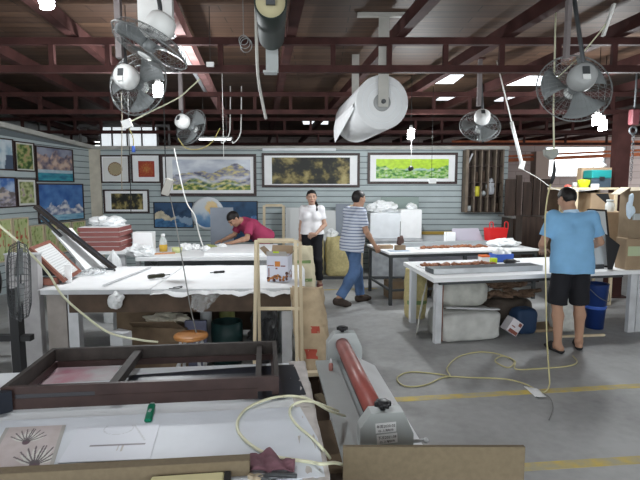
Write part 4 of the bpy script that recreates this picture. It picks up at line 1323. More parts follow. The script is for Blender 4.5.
# clutter: tangled plastic and a black clip by the canvas foot
c = P(90, 274, zB)
m = MB(); m.blob(c + Vector((0, 0, 0.02)), (0.14, 0.10, 0.035), 0.5, 9, 3, True, 8, True); single('plastic_wrap', m, M_plastic, 'small heap of clear plastic wrap at the foot of the white canvas', 'plastic wrap')
m = MB(); m.tube(spline([P(88, 272, zB + .01), P(91, 268, zB + .05), P(95, 270, zB + .02), P(92, 273, zB + .01)]), 0.006, 6); single('cable_clip', m, M_black, 'curled black clip lying against the white canvas', 'clip')
c = P(108, 271, zB); m = MB(); m.tube(spline([c + Vector((-.08, 0, .012)), c + Vector((-.03, .04, .012)), c + Vector((.04, .03, .012)), c + Vector((.08, -.02, .012))]), 0.011, 8); single('rubber_strap', m, M_darkgrey, 'dark rubber strap beside the leaning dark frame', 'strap')
for k, (u0, v0, u1, v1) in enumerate(((104, 289, 150, 268), )):
    a_, b_ = P(u0, v0 - 3, zB), P(u1, v1, zB)
    m = MB(); m.bar(a_ + Vector((0, 0, .005)), b_ + Vector((0, 0, .005)), 0.03, 0.01); single('wood_batten', m, M_greypaint, 'thin pale batten lying across the middle table', 'batten')

# white pillar block left of table B
t = thing('plaster_pier', 'short grey white pier standing left of the middle table', 'pier', (-2.65, 4.5, 0))
a_, b_ = Q(4, 255, 4.38), Q(36.5, 255, 4.38)
m = MB(); m.bb(a_.x, b_.x, 4.38, 4.46, 0, a_.z, bevel=0.004); part(t, 'block', m, mat('dusty_plaster', (0.36, 0.35, 0.355), 0.8, var=.12))
m = MB(); m.bb(a_.x - 0.005, b_.x + 0.005, 4.375, 4.465, a_.z + .0005, a_.z + 0.012); part(t, 'cap', m, M_greypaint)
cbox('white_card', 'small upright white card at the left end of middle table by the pier', (-2.355, 4.62, BZ + 0.0105), (0.06, 0.02, 0.17), 0.1, M_paper, 'card')

# under table B
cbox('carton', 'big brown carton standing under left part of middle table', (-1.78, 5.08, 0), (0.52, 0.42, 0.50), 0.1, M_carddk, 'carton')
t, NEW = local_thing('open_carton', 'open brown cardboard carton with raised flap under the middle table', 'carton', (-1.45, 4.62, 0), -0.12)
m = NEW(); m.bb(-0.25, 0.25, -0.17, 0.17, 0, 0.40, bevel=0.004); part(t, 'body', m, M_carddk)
m = NEW(); m.prism([(-0.25, -0.17, 0.401), (0.25, -0.17, 0.401), (0.20, -0.30, 0.50), (-0.22, -0.30, 0.48)], (0, 0, 0.005)); part(t, 'flap', m, M_carddk)
m = NEW(); m.crumple((0.0, 0.0, 0.44), (0.2, 0.12, 0.05), 2); part(t, 'crumpled_lining', m, mat('cream_paper', (0.62, 0.58, 0.48), 0.8))
cbox('white_carton', 'small upright white grey carton at the front under the middle table', (-1.70, 4.16, 0), (0.16, 0.10, 0.46), -0.5, M_greypaint, 'carton')
t, NEW = local_thing('wooden_stool', 'round orange varnished wooden stool in front of middle table', 'stool', (P(191, 334, 0.44).x, P(191, 334, 0.44).y, 0))
m = NEW(); m.lathe([(0, 0.405), (0.125, 0.405), (0.142, 0.412), (0.145, 0.425), (0.138, 0.438), (0.12, 0.443), (0, 0.445)], seg=36); part(t, 'seat', m, M_stool)
for k in range(4):
    aa = PI / 4 + k * PI / 2
    m = NEW(); m.tube([(0.10 * math.cos(aa), 0.10 * math.sin(aa), 0.405), (0.14 * math.cos(aa), 0.14 * math.sin(aa), 0)], 0.014, 10); part(t, 'leg', m, M_greypaint)
m = NEW(); m.ring((0, 0, 0.17), (0, 0, 1), 0.122, 0.008, 24, 6); part(t, 'foot_ring', m, M_greypaint)
cbox('blue_notebook', 'pale blue notepad on its edge behind the orange stool', (P(188, 331, 0.44).x + 0.0, 4.50, 0), (0.20, 0.05, 0.46), 0, mat('lavender_card', (0.11, 0.115, 0.17), 0.7), 'notepad')
m = placed((-0.88, 4.62, 0)); m.lathe([(0, 0), (0.13, 0), (0.15, 0.30), (0.145, 0.42), (0.135, 0.42), (0.13, 0.3), (0.12, 0.02), (0, 0.02)], seg=24); single('bucket', m, mat('dark_teal_plastic', (0.008, 0.028, 0.028), 0.5), 'dark teal bucket under the middle table right of stool', 'bucket')
m = placed((-0.55, 4.74, 0)); m.crumple((0, 0, 0.21), (0.15, 0.17, 0.30), 6, 0.2); single('rubbish_bag', m, mat('black_bag', (0.03, 0.03, 0.032), 0.4, bump=0.5, scale=15), 'black rubbish bag under right part of middle table', 'bag')
m = placed((-0.22, 4.75, 0)); m.crumple((0, 0, 0.14), (0.085, 0.12, 0.20), 9, 0.2); single('rubbish_bag', m, M_cloth, 'small grey cloth bag under right end of middle table', 'bag')
for k, (x, y, r, h_, mm, lb) in enumerate(((-1.16, 4.98, 0.04, 0.62, M_greypaint, 'white bottle in the dark under the middle table'), (-0.96, 5.05, 0.055, 0.60, mat('olive_plastic', (0.16, 0.17, 0.05), 0.5), 'olive jar in the dark under the middle table'), (-0.36, 5.0, 0.05, 0.62, M_grey, 'grey bottle in the dark at right under the middle table'))):
    m = placed((x, y, 0)); m.lathe([(0, 0), (r * 1.5, 0), (r * 1.5, h_ * 0.72), (r * .6, h_ * 0.86), (r * .6, h_), (0, h_)], seg=16); single('bottle', m, mm, lb, 'bottle')

# light wooden frame pair standing in front of table B
def strip_frame(name, label, corners, w, th, m_, mid=None, cat='frame'):
    BL, BR_, TR, TL = [Vector(c) for c in corners]
    t_ = thing(name, label, cat, (BL + BR_) / 2)
    N = (BR_ - BL).cross(TL - BL).normalized()
    for nm, a_, b_ in (('stile', BL, TL), ('stile', BR_, TR)):
        mb = MB(); mb.bar(a_, b_, w, th, N); part(t_, nm, mb, m_)
    for nm, a_, b_ in (('top_rail', TL, TR),) + ((('mid_rail', BL.lerp(TL, mid), BR_.lerp(TR, mid)),) if mid else ()) + (('bottom_rail', BL.lerp(TL, .06), BR_.lerp(TR, .06)),):
        d = (b_ - a_).normalized()
        mb = MB(); mb.bar(a_ + d * w * .5, b_ - d * w * .5, w, th, N); part(t_, nm, mb, m_)
    return t_


def fl(u, Y): 
    q = Q(u, 300, Y); return Vector((q.x, Y, 0.0))
zt = Q(275, 240, 3.92).z
strip_frame('wooden_strip_frame', 'tall pale pine frame with mid rail standing before the chestnut carton', (fl(252.5, 3.74), fl(297, 3.74), Q(295.5, 240, 3.92), Q(256, 240, 3.92)), 0.024, 0.022, M_pine, None)
strip_frame('wooden_strip_frame', 'second pale pine frame standing just behind the first before middle table', (fl(259.5, 3.98), fl(302.5, 3.98), Q(300, 241.5, 3.99), Q(257.5, 241.5, 3.99)), 0.024, 0.022, M_pine, 0.56)

# ---- table C, rear left
CZ = 0.78
C0 = P(143, 257.5, CZ); CR = math.radians(3)
t, NEW = local_thing('work_table', 'rear left white table where the man in pink bends over', 'table', (C0.x, C0.y, 0), CR)
CWd, CDp = 1.66, 1.20
m = NEW(); m.bb(-0.1, CWd, 0, CDp, CZ - 0.05, CZ, bevel=0.004); part(t, 'tabletop', m, M_white)
for x, y in ((0.12, 0.1), (CWd - 0.12, 0.1), (0.12, CDp - 0.1), (CWd - 0.12, CDp - 0.1)):
    m = NEW(); m.bb(x - 0.05, x + 0.05, y - 0.05, y + 0.05, 0, CZ - 0.05); part(t, 'leg', m, M_greypaint)
m = NEW(); m.bb(0.0, CWd - 0.05, 0.05, 0.08, CZ - 0.12, CZ - 0.051); part(t, 'apron', m, M_darkgrey)
m = NEW(); m.bb(0.75, CWd + 0.03, 0.12, CDp - 0.05, CZ + 0.001, CZ + 0.035, bevel=0.003); single('white_board', m, M_paper, 'thick white board the man in pink is working on', 'board')
# left lower extension with the stack of framed pictures
E0 = Q(88, 247, 6.55)
t, NEW = local_thing('side_table', 'low side table under the stack of red brown framed pictures', 'table', (-2.86, 6.35, 0), CR)
m = NEW(); m.bb(-0.30, 0.36, 0, 0.75, 0.82, 0.86); part(t, 'tabletop', m, M_white)
for x, y in ((-0.25, 0.06), (0.31, 0.06), (-0.25, 0.69), (0.31, 0.69)):
    m = NEW(); m.bb(x - 0.03, x + 0.03, y - 0.03, y + 0.03, 0, 0.82); part(t, 'leg', m, M_greypaint)
for k in range(5):
    t, NEW = local_thing('framed_picture', ['lowest red brown framed panel in the stack on the side table', 'second red brown framed panel from the bottom of the stack', 'middle red brown framed panel of the stack of five', 'fourth red brown framed panel up in the stack', 'topmost red brown framed panel of the stack, under white bundle'][k], 'picture', (-2.83 + 0.01 * (k % 2), 6.38, 0.861 + k * 0.062), CR + 0.01 * (k % 3 - 1), 'stack of framed panels')
    m = NEW()
    m.bb(-0.27, 0.25, 0, 0.03, 0, 0.051); m.bb(-0.27, 0.25, 0.47, 0.50, 0, 0.051); m.bb(-0.27, -0.24, 0.03, 0.47, 0, 0.051); m.bb(0.22, 0.25, 0.03, 0.47, 0, 0.051); part(t, 'frame', m, mat('maroon_moulding', (0.27, 0.095, 0.085), 0.5))
    m = NEW(); m.bb(-0.255, 0.235, 0.012, 0.49, 0.0515, 0.0615); part(t, 'foam_sheet', m, M_paper)
m = MB(); m.crumple((-2.82, 6.62, 1.225), (0.21, 0.15, 0.075), 3, flat=True); single('plastic_bundle', m, M_bag, 'white plastic bundle on top of the stacked framed panels', 'bundle')
m = MB(); m.crumple((-2.36, 6.48, CZ + 0.065), (0.18, 0.12, 0.09), 5, flat=True); single('plastic_bag', m, M_bag, 'white plastic bag slumped right of the stacked framed panels', 'bag')
m = MB(); m.crumple((-2.57, 6.12, 0.351), (0.14, 0.10, 0.50), 15, 0.10); 
single('plastic_bag', m, M_bag, 'tall white plastic sack standing on the floor before the side table', 'bag')
cbox('white_box', 'tall white box behind the plastic bag on rear left table', (-2.41, 6.82, CZ), (0.26, 0.2, 0.29), 0.1, M_paper)
# bottles
def bottle(label, loc, r, h, mb_, mc, liquid=None, name='bottle', cat='bottle'):
    t_ = thing(name, label, cat, loc)
    mb = placed(loc); mb.lathe([(0, 0), (r, 0), (r, h * 0.62), (r * 0.45, h * 0.8), (r * 0.45, h * 0.86), (0, h * 0.86)], seg=18); part(t_, 'body', mb, mb_)
    if liquid:
        mb = placed(loc); mb.lathe([(0, 0.002), (r * 1.01, 0.002), (r * 1.01, h * 0.4), (0, h * 0.4)], seg=18); part(t_, 'label_band', mb, liquid)
    mb = placed(loc); mb.lathe([(0, h * .86), (r * 0.5, h * 0.86), (r * 0.5, h), (0, h)], seg=14); part(t_, 'cap', mb, mc)
    return t_


bottle('clear spray bottle with amber liquid and white cap on rear left table', P(163.5, 251.5, CZ), 0.055, 0.25, M_glassy, M_paper, M_amber)
bottle('small orange labelled bottle beside the plastic bag', P(147, 251.5, CZ), 0.04, 0.16, M_paper, M_orangep, M_orangep)
bottle('dark capped brown bottle next to the white box', P(152, 249, CZ), 0.035, 0.20, M_carddk, M_black)
bottle('squat orange jar at the left edge of rear left table', P(139, 253, CZ), 0.05, 0.11, M_paper, M_orangep, M_orangep, 'jar', 'jar')
m = placed(P(177, 252.5, CZ)); m.lathe([(0, 0), (0.06, 0), (0.075, 0.07), (0.068, 0.07), (0.055, 0.01), (0, 0.01)], seg=20); single('bowl', m, mat('pale_lime_plastic', (0.55, 0.58, 0.28), 0.5), 'pale lime bowl in front of the spray bottle', 'bowl')
for k, (u, v, s_) in enumerate(((186, 250, 0.09), (196, 249.5, 0.075), (222, 248.5, 0.07), (205, 251, 0.07))):
    c = P(u, v, CZ); m = MB(); m.crumple(c + Vector((0, 0, s_ * 0.45)), (s_, s_ * 0.8, s_ * 0.6), k + 20, flat=True)
    single('paper_wad', m, M_paper, ['largest white paper wad beside lime bowl', 'white paper wad left of the grey board', 'white paper wad in front of grey board', 'low white paper wad in the middle of rear left table'][k], 'paper wad')
c = P(212, 250, CZ); m = MB(); m.blob(c + Vector((-.05, 0.1, 0.03)), (0.10, 0.06, 0.04), 0.5, 9, 3, True, 28, True); single('green_cloth', m, mat('olive_rag', (0.3, 0.33, 0.12), 0.9), 'olive green rag lying left of the grey board', 'rag')
m = MB(); m.bar(P(140, 254.5, CZ + .01), P(175, 252.8, CZ + .01), 0.03, 0.02); single('wood_batten', m, mat('orange_wood', (0.5, 0.25, 0.12), 0.6), 'orange wooden batten near left front of rear left table', 'batten')
# grey board upright at the back of C
a_, b_ = Q(211, 245.5, 8.25), Q(233, 207.5, 8.25)
m = MB(); m.bb(a_.x, b_.x, 8.24, 8.26, 0, b_.z); single('slate_board', m, M_greyboard, 'slate grey board standing behind rear left table before the round plate', 'board')
# lavender board leaning under table C
a_, b_ = Q(212, 268, 6.9), Q(234, 256, 6.9)
m = MB(); m.bb(a_.x, b_.x, 6.89, 6.90, 0, 0.70); single('lavender_board', m, mat('lavender_board', (0.36, 0.37, 0.46), 0.6), 'lavender grey board standing beneath rear left table', 'board')

# ---- standing things along the display wall
def standing_panel(name, label, u0, u1, v0, Y, th, m_, cat='panel', lean=0.0):
    a_, b_ = Q(u0, v0, Y), Q(u1, v0, Y)
    mb = MB(); mb.prism([(a_.x, Y, 0), (b_.x, Y, 0), (b_.x, Y + lean, a_.z), (a_.x, Y + lean, a_.z)], (0, th, 0)); return single(name, mb, m_, label, cat)


a_, b_ = Q(264, 205.5, 9.55), Q(283.5, 205.5, 9.55)
strip_frame('wooden_strip_frame', 'pale pine frame standing against the back wall behind pink shirted man', ((a_.x, 9.4, 0), (b_.x, 9.4, 0), (b_.x, 9.58, a_.z), (a_.x, 9.58, a_.z)), 0.05, 0.03, M_pine)
standing_panel('plastic_sheet', 'milky plastic sheet propped against back wall left of the woman', 285, 304, 208, 9.7, 0.012, mat('milky_sheet', (0.66, 0.68, 0.68), 0.4), 'sheet', 0.2)
standing_panel('plastic_sheet', 'milky plastic sheet propped against back wall right of the woman', 322, 336, 211, 9.75, 0.012, mat('milky_sheet', (0.66, 0.68, 0.68), 0.4), 'sheet', 0.2)
standing_panel('slate_board', 'dark slate board standing behind the striped shirt man', 336, 351, 204, 9.8, 0.02, M_greyboard, 'board', 0.15)
a_, b_ = Q(349, 206, 9.8), Q(362, 206, 9.8)
strip_frame('wooden_strip_frame', 'pale pine frame standing behind the striped shirt man', ((a_.x, 9.68, 0), (b_.x, 9.68, 0), (b_.x, 9.86, a_.z), (a_.x, 9.86, a_.z)), 0.04, 0.02, M_pine)
sack('woven_sack', 'full pale yellow woven sack standing near the back wall', (Q(338, 250, 9.55).x, 9.50, 0), 0.44, 0.34, 0.74, M_sack, 0.1, (0, 0), 0.8, 0.03, 5)
sack('woven_sack', 'narrow yellow sack partly hidden behind the woman', (Q(319.5, 250, 9.55).x, 9.52, 0), 0.15, 0.24, 0.70, M_sack, 0, (0, 0), 0.8, 0.01, 7)
sack('woven_sack', 'pale sack with green stripes standing left of the woman', (Q(305.5, 250, 7.7).x, 7.62, 0), 0.30, 0.24, 0.78, mat('pale_sack', (0.62, 0.56, 0.40), 0.85, bump=.3, scale=30), 0.1, (-0.05, 0), 0.7, 0.03, 9, M_sackgreen, pr=((-0.4, 0.4, 0.32, 0.38), (-0.4, 0.4, 0.68, 0.74)))
sack('woven_sack', 'yellow sack with green band left of the right hand table', (1.235, 6.36, 0), 0.25, 0.24, 0.64, M_sack, 0.05, (0, 0), 0.7, 0.02, 11, M_sackgreen, pr=((-0.7, 0.7, 0.30, 0.38),))
m = MB(); c = Q(332, 240, 9.45); m.crumple((c.x, 9.50, 0.79), (0.10, 0.07, 0.09), 31, flat=True); single('plastic_bag', m, M_bag, 'small white plastic bag on the pale yellow sack', 'bag')

# ---- table E, rear right, dark steel frame
EZ = 0.76; ER = math.radians(11)
E0 = P(389, 253, EZ)
t, NEW = local_thing('steel_frame_table', 'rear right white topped table on a dark steel frame', 'table', (E0.x, E0.y, 0), ER)
EW, ED = 2.35, 1.10
m = NEW(); m.bb(0, EW, 0, ED, EZ - 0.03, EZ, bevel=0.003); part(t, 'tabletop', m, M_white)
m = NEW(); m.bb(0.02, EW - 0.02, 0.02, 0.06, EZ - 0.075, EZ - 0.031); m.bb(0.02, 0.06, 0.06, ED - .06, EZ - 0.075, EZ - 0.031); m.bb(0.02, EW - .02, ED - .06, ED - .02, EZ - 0.075, EZ - 0.031); part(t, 'frame', m, M_darkgrey)
for x, y in ((0.045, 0.045), (EW - 0.045, 0.045), (0.045, ED - 0.045), (EW - 0.045, ED - 0.045), (EW / 2, 0.045)):
    m = NEW(); m.bb(x - 0.022, x + 0.022, y - 0.022, y + 0.022, 0, EZ - 0.076); part(t, 'leg', m, M_darkgrey)
m = NEW(); m.bb(0.07, EW - 0.07, 0.03, 0.06, 0.20, 0.23); m.bb(0.03, 0.06, 0.07, ED - .07, 0.20, 0.23); part(t, 'stretcher', m, M_darkgrey)
Em = Matrix.Translation((E0.x, E0.y, 0)) @ rotz(ER)
def onE(x, y, z=EZ): return Em @ Vector((x, y, z))
cbox('carton', 'brown carton on the floor under the steel frame table', onE(0.30, 0.55, 0), (0.28, 0.3, 0.26), ER, M_card, 'carton')
m = placed(onE(0.55, 0.35, 0), ER); m.cyl((-0.15, 0, 0.08), (0.2, 0.05, 0.08), 0.08); single('film_roll', m, M_black, 'black roll lying on the floor under the steel frame table', 'roll')
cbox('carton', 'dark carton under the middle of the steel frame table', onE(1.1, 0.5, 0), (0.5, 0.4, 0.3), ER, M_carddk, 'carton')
# lavender/white sheet behind the steel table front
m = placed(onE(0, 0, 0), ER); m.bb(0.62, 2.0, 0.85, 0.86, 0, 0.68); single('white_board', m, mat('lavender_white', (0.62, 0.61, 0.70), 0.6), 'lavender white board standing behind the legs of the steel frame table', 'board')
# on table E
def relief(label, M_, x0, y0, w, d, z, rz_, n, seed):
    t_ = thing('carved_relief', label, 'carving', M_ @ Vector((x0 + w / 2, y0 + d / 2, z)), rz_)
    mb = MB(); mb.M = M_; mb.bb(x0, x0 + w, y0, y0 + d, z + 0.0005, z + 0.012); part(t_, 'base_board', mb, M_paper)
    mb = MB(); mb.M = M_
    rnd = random.Random(seed)
    for k in range(n):
        a_ = (k + .5) / n
        mb.blob((x0 + w * (0.04 + 0.92 * a_), y0 + d * rnd.uniform(0.25, 0.75), z + 0.022), (w / n * rnd.uniform(.6, 1.0), d * rnd.uniform(.12, .3), rnd.uniform(0.014, 0.032)), 0.5, 30, 2, True, seed + k)
    part(t_, 'relief', mb, M_relief); return t_


relief('red brown carved relief strip lying on the steel frame table', Em, 0.55, 0.20, 1.15, 0.25, EZ, ER, 22, 3)
m = MB(); m.M = Em; m.bb(0.38, 1.85, 0.60, 0.72, EZ + 0.0, EZ + 0.07, bevel=0.004); single('aluminium_bar', m, mat('grey_alloy', (0.40, 0.43, 0.45), 0.4, metal=.4), 'long grey alloy bar at the back of the steel frame table', 'bar')
t = thing('tool_stand', 'little wooden tool stand with upright rod on the steel frame table', 'tool stand', onE(0.27, 0.30), ER)
m = MB(); m.M = Em; m.bb(0.20, 0.34, 0.25, 0.35, EZ, EZ + 0.07); part(t, 'block', m, M_card)
m = MB(); m.M = Em; m.cyl((0.27, 0.30, EZ + 0.07), (0.27, 0.30, EZ + 0.42), 0.006, 0.004, 8); part(t, 'rod', m, M_black)
m = MB(); m.M = Em; m.blob((0.28, 0.30, EZ + 0.14), (0.05, 0.03, 0.075), 0.5, 20, 2, False, 3); part(t, 'tool_bundle', m, mat('dark_tools', (0.12, 0.07, 0.06), 0.5))
cbox('carton', 'small flat brown box at left corner of steel frame table', onE(-0.02 + .14, 0.52), (0.2, 0.14, 0.05), ER, M_card, 'box')
m = MB(); m.M = Em; m.sheet(lambda a_, b_: (0.06 + .30 * a_, 0.10 + 0.14 * b_, EZ + 0.006 + 0.003 * fb(a_ * 3, b_ * 3)), 6, 4, 0.003); single('paper_sheet', m, mat('bluish_print', (0.42, 0.50, 0.60), 0.6), 'bluish paper sheet at left front of steel frame table', 'paper')
m = MB(); m.M = Em; m.sheet(lambda a_, b_: (0.04 + .5 * a_, 0.70 + 0.25 * b_, EZ + 0.006 + 0.004 * fb(a_ * 3, b_ * 3)), 6, 4, 0.003); single('paper_sheet', m, M_paper, 'white paper sheet at left back of steel frame table', 'paper')
m = MB(); m.M = Em; m.prism([(1.35, 0.80, EZ + .02), (1.90, 0.80, EZ + .02), (1.88, 0.98, EZ + .24), (1.42, 0.98, EZ + 0.24)], (0, 0.02, 0)); single('print_sheet', m, mat('grey_lavender_print', (0.38, 0.36, 0.42), 0.7), 'grey print propped up at the right back of steel frame table', 'print')
m = MB(); m.M = Em; m.bb(1.22, 1.38, 0.78, 0.86, EZ, EZ + 0.20); single('white_box', m, M_paper, 'small white box beside the propped grey print', 'box')
relief('knotty carving lying on top of the propped grey print', Em, 1.5, 1.02, .5, .07, EZ, ER, 8, 9)
m = MB(); m.M = Em; m.crumple((2.02, 0.42, EZ + 0.05), (0.22, 0.18, 0.07), 41, flat=True); single('plastic_bundle', m, M_bag, 'white wrapped bundle in front of the red bag', 'bundle')
# red bag
rb = onE(2.08, 0.78)
t, NEW = local_thing('red_tote', 'bright red tote bag with two handles on the steel frame table', 'bag', rb, ER)
m = NEW(); m.prism([(-0.13, -0.09, 0), (0.13, -0.09, 0), (0.165, -0.10, 0.26), (-0.165, -0.10, 0.26)], (0, 0.19, 0)); part(t, 'bag', m, M_red)
for x in (-0.13, 0.13):
    m = NEW(); m.tube(spline([(x - 0.03, -0.095, 0.25), (x - 0.025, -0.09, 0.35), (x + 0.025, -0.09, 0.35), (x + 0.03, -0.095, 0.25)]), 0.008, 6); part(t, 'handle', m, M_red)
# white wrapped block with plastic on top, back of E, against the wall
t = thing('storage_bench', 'low bench against back wall carrying the white wrapped block', 'bench', (Q(397, 240, 9.6).x, 9.6, 0))
a_, b_ = Q(370, 237, 9.45), Q(422, 237, 9.45)
m = MB(); m.bb(a_.x, b_.x, 9.4, 9.95, 0.66, 0.70); part(t, 'top', m, M_greypaint)
m = MB(); m.bb(a_.x + .02, b_.x - .02, 9.42, 9.93, 0, 0.66); part(t, 'body', m, mat('blotchy_zinc', (0.36, 0.38, 0.40), 0.4, metal=.3, var=.2))
zz = Q(397, 210, 9.45).z
t = thing('wrapped_block', 'white wrapped block on low bench under the lime green picture', 'block', (Q(397, 240, 9.6).x, 9.65, 0.70))
m = MB(); m.bb(a_.x, b_.x - 0.10, 9.45, 9.85, 0.70, zz - .06, bevel=0.02, seg=3); part(t, 'block', m, M_white2)
m = MB(); m.bb(b_.x - 0.42, b_.x - .005, 9.44, 9.86, 0.70, zz + .01, bevel=0.03, seg=3); part(t, 'wrapping', m, M_paper)
m = MB(); c = Q(382, 208, 9.6); m.crumple((c.x, 9.62, zz + 0.015), (0.26, 0.18, 0.14), 44, flat=True); part(t, 'loose_film', m, M_bag)
m = MB(); c = Q(411, 208, 9.6); m.crumple((c.x, 9.65, zz + 0.05), (0.10, 0.10, 0.07), 45, flat=True); part(t, 'loose_film', m, M_bag)
a_, b_ = Q(381, 197, 9.95), Q(419, 197, 9.95)
m = MB(); m.bb(a_.x, b_.x, 9.96, 9.98, 0.0, a_.z); single('grey_green_board', m, mat('grey_green_board', (0.26, 0.32, 0.30), 0.6), 'grey green board standing behind the white wrapped block', 'board')

# pigeonhole rack on the wall
a_, b_ = Q(464.5, 212.5, 9.95), Q(505, 149.5, 9.95)
t = thing('pigeonhole_rack', 'dark wooden pigeonhole rack hung on right end of back wall', 'rack', ((a_.x + b_.x) / 2, 10.1, a_.z))
rx0, rx1, rz0, rz1 = a_.x, b_.x, a_.z, b_.z
M_rack = mat('greyish_brown_timber', (0.19, 0.15, 0.115), 0.7, var=0.2)
m = MB(); m.bb(rx0, rx1, 10.16, 10.199, rz0, rz1); part(t, 'back_panel', m, M_darkwood)
for k, x in enumerate([rx0 + 0.03] + [rx0 + (rx1 - rx0) * f_ for f_ in (0.24, 0.42, 0.60, 0.79)] + [rx1 - 0.015]):
    m = MB(); hw = 0.028 if k == 0 else 0.011; m.bb(x - hw, x + hw, 9.95, 10.159, rz0, rz1); part(t, 'divider', m, M_rack)
for z in (rz0 + 0.01, rz0 + (rz1 - rz0) * 0.25, rz0 + (rz1 - rz0) * 0.48, rz0 + (rz1 - rz0) * 0.74, rz1 - 0.01):
    m = MB(); m.bb(rx0 + 0.061, rx1 - 0.031, 9.965, 10.158, z - 0.009, z + 0.009); part(t, 'shelf', m, M_darkwood)
def rackpos(fx, fz): return Vector((rx0 + (rx1 - rx0) * fx, 10.03, rz0 + (rz1 - rz0) * fz + 0.0095))
c = rackpos(0.335, 0.25); m = MB(); m.cyl(c, c + Vector((0, 0, 0.20)), 0.055); single('tape_roll', m, mat('yellow_tape', (0.60, 0.55, 0.06), 0.5), 'yellow roll standing in the pigeonhole rack', 'roll')
c = rackpos(0.69, 0.25); m = MB(); m.crumple(c + Vector((0, -0.02, 0.16)), (0.075, 0.06, 0.17), 51, flat=True); single('plastic_bundle', m, mat('grey_bundle', (0.42, 0.44, 0.47), 0.5), 'grey white wrapped bundle in the pigeonhole rack', 'bundle')
c = rackpos(0.51, 0.25); m = MB(); m.blob(c + Vector((0, 0, 0.06)), (0.06, 0.05, 0.07), 0.4, 9, 2, True, 52); single('rag', m, M_grey, 'small grey rag in the middle pigeonhole of the rack', 'rag')
c = rackpos(0.14, 0.01); m = MB(); m.cyl(c, c + Vector((0, 0, 0.11)), 0.045); single('jar', m, M_grey, 'grey jar in the lower left pigeonhole', 'jar')
c = rackpos(0.13, 0.74); m = MB(); m.bar(c + Vector((-.05, 0, 0.01)), c + Vector((0.05, 0, 0.24)), 0.03, 0.03); single('wood_strip', m, M_greypaint, 'grey strip leaning in the upper left pigeonhole', 'strip')
for k, (fx, fz, hh) in enumerate(((0.32, 0.48, 0.20), (0.50, 0.48, 0.22), (0.88, 0.01, 0.16))):
    c = rackpos(fx, fz); m = MB(); m.cyl(c, c + Vector((0, 0, hh)), 0.03); single('roll', m, M_brownwood, ['brown roll standing in second middle row pigeonhole', 'brown roll standing in third middle row pigeonhole', 'brown roll standing in bottom right pigeonhole'][k], 'roll')

# dark boards and low cabinet right of the rack
m = MB(); t = thing('low_cabinet', 'low dark wooden cabinet right of the display wall', 'cabinet', (4.35, 9.55, 0))
m.bb(3.60, 5.1, 9.3, 9.9, 0, 1.10); part(t, 'body', m, M_darkwood)
m = MB(); m.bb(3.55, 5.15, 9.25, 9.95, 1.10, 1.135); part(t, 'top', m, mat('grey_ledge', (0.20, 0.19, 0.18), 0.6))
for x0, x1 in ((3.63, 4.33), (4.37, 5.07)):
    m = MB(); m.bb(x0, x1, 9.28, 9.2995, 0.05, 1.05); part(t, 'door', m, M_darkwood)
for k, (u0, u1, v0, lb) in enumerate(((506, 516.5, 179, 'dark board left end of the row standing on low cabinet'), (517, 523, 175, 'tall narrow dark board second in the row on low cabinet'), (524, 533, 182, 'dark board third in the row on low cabinet'), (534, 541, 178, 'tall dark board fourth in the row on low cabinet'), (542, 552, 179, 'dark board at right end of the row on low cabinet'))):
    a_, b_ = Q(u0, v0, 9.5 + .03 * k), Q(u1, v0, 9.5 + 0.03 * k)
    m = MB(); m.bb(a_.x, b_.x - 0.01, 9.5 + 0.03 * k, 9.54 + 0.03 * k, 1.1355, a_.z); single('dark_board', m, M_darkwood, lb, 'board')
cbox('dark_stool', 'dark brown box standing before the low cabinet by the red bag', (3.72, 8.9, 0), (0.34, 0.3, 1.16), 0, M_darkwood, 'box')

# ---- table D, right
DZ = 0.74; DR = math.radians(12)
D0 = P(433.5, 278.5, DZ)
Dm = Matrix.Translation((D0.x, D0.y, 0)) @ rotz(DR)
t, NEW = local_thing('work_table', 'right hand white table in front of the man in blue', 'table', (D0.x, D0.y, 0), DR)
DW, DD = 2.78, 1.15
m = NEW(); m.prism([(0, 0, DZ - 0.045), (DW, 0, DZ - 0.045), (DW, DD, DZ - 0.045), (0.12, DD, DZ - 0.045)], (0, 0, 0.045)); part(t, 'tabletop', m, M_white)
for x, y, mm in ((0.13, 0.16, M_greypaint), (0.19, DD - 0.16, M_white2), (1.3, DD - 0.14, M_white2)):
    m = NEW(); m.bb(x - 0.035, x + 0.035, y - 0.035, y + 0.035, 0, DZ - 0.0455); part(t, 'leg', m, mm)
m = NEW(); m.bb(0.175, 0.18, 0.13, 0.19, 0.02, DZ - 0.05); part(t, 'rust_stain', m, mat('rust_streak', (0.28, 0.12, 0.08), 0.8, var=.3), 'rust red streak on the front leg')
m = NEW(); m.bb(2.46, 2.55, 0.05, 0.10, 0, DZ - 0.0455); part(t, 'panel_leg', m, M_greypaint); m = NEW(); m.bb(2.57, 2.76, 0.06, 0.09, 0, DZ - 0.0455); part(t, 'panel_leg', m, M_greypaint)
m = NEW(); m.bb(0.10, DW - 0.42, 0.06, 0.09, DZ - 0.085, DZ - 0.046); part(t, 'apron', m, M_darkgrey)
def onD(x, y, z=DZ): return Dm @ Vector((x, y, z))
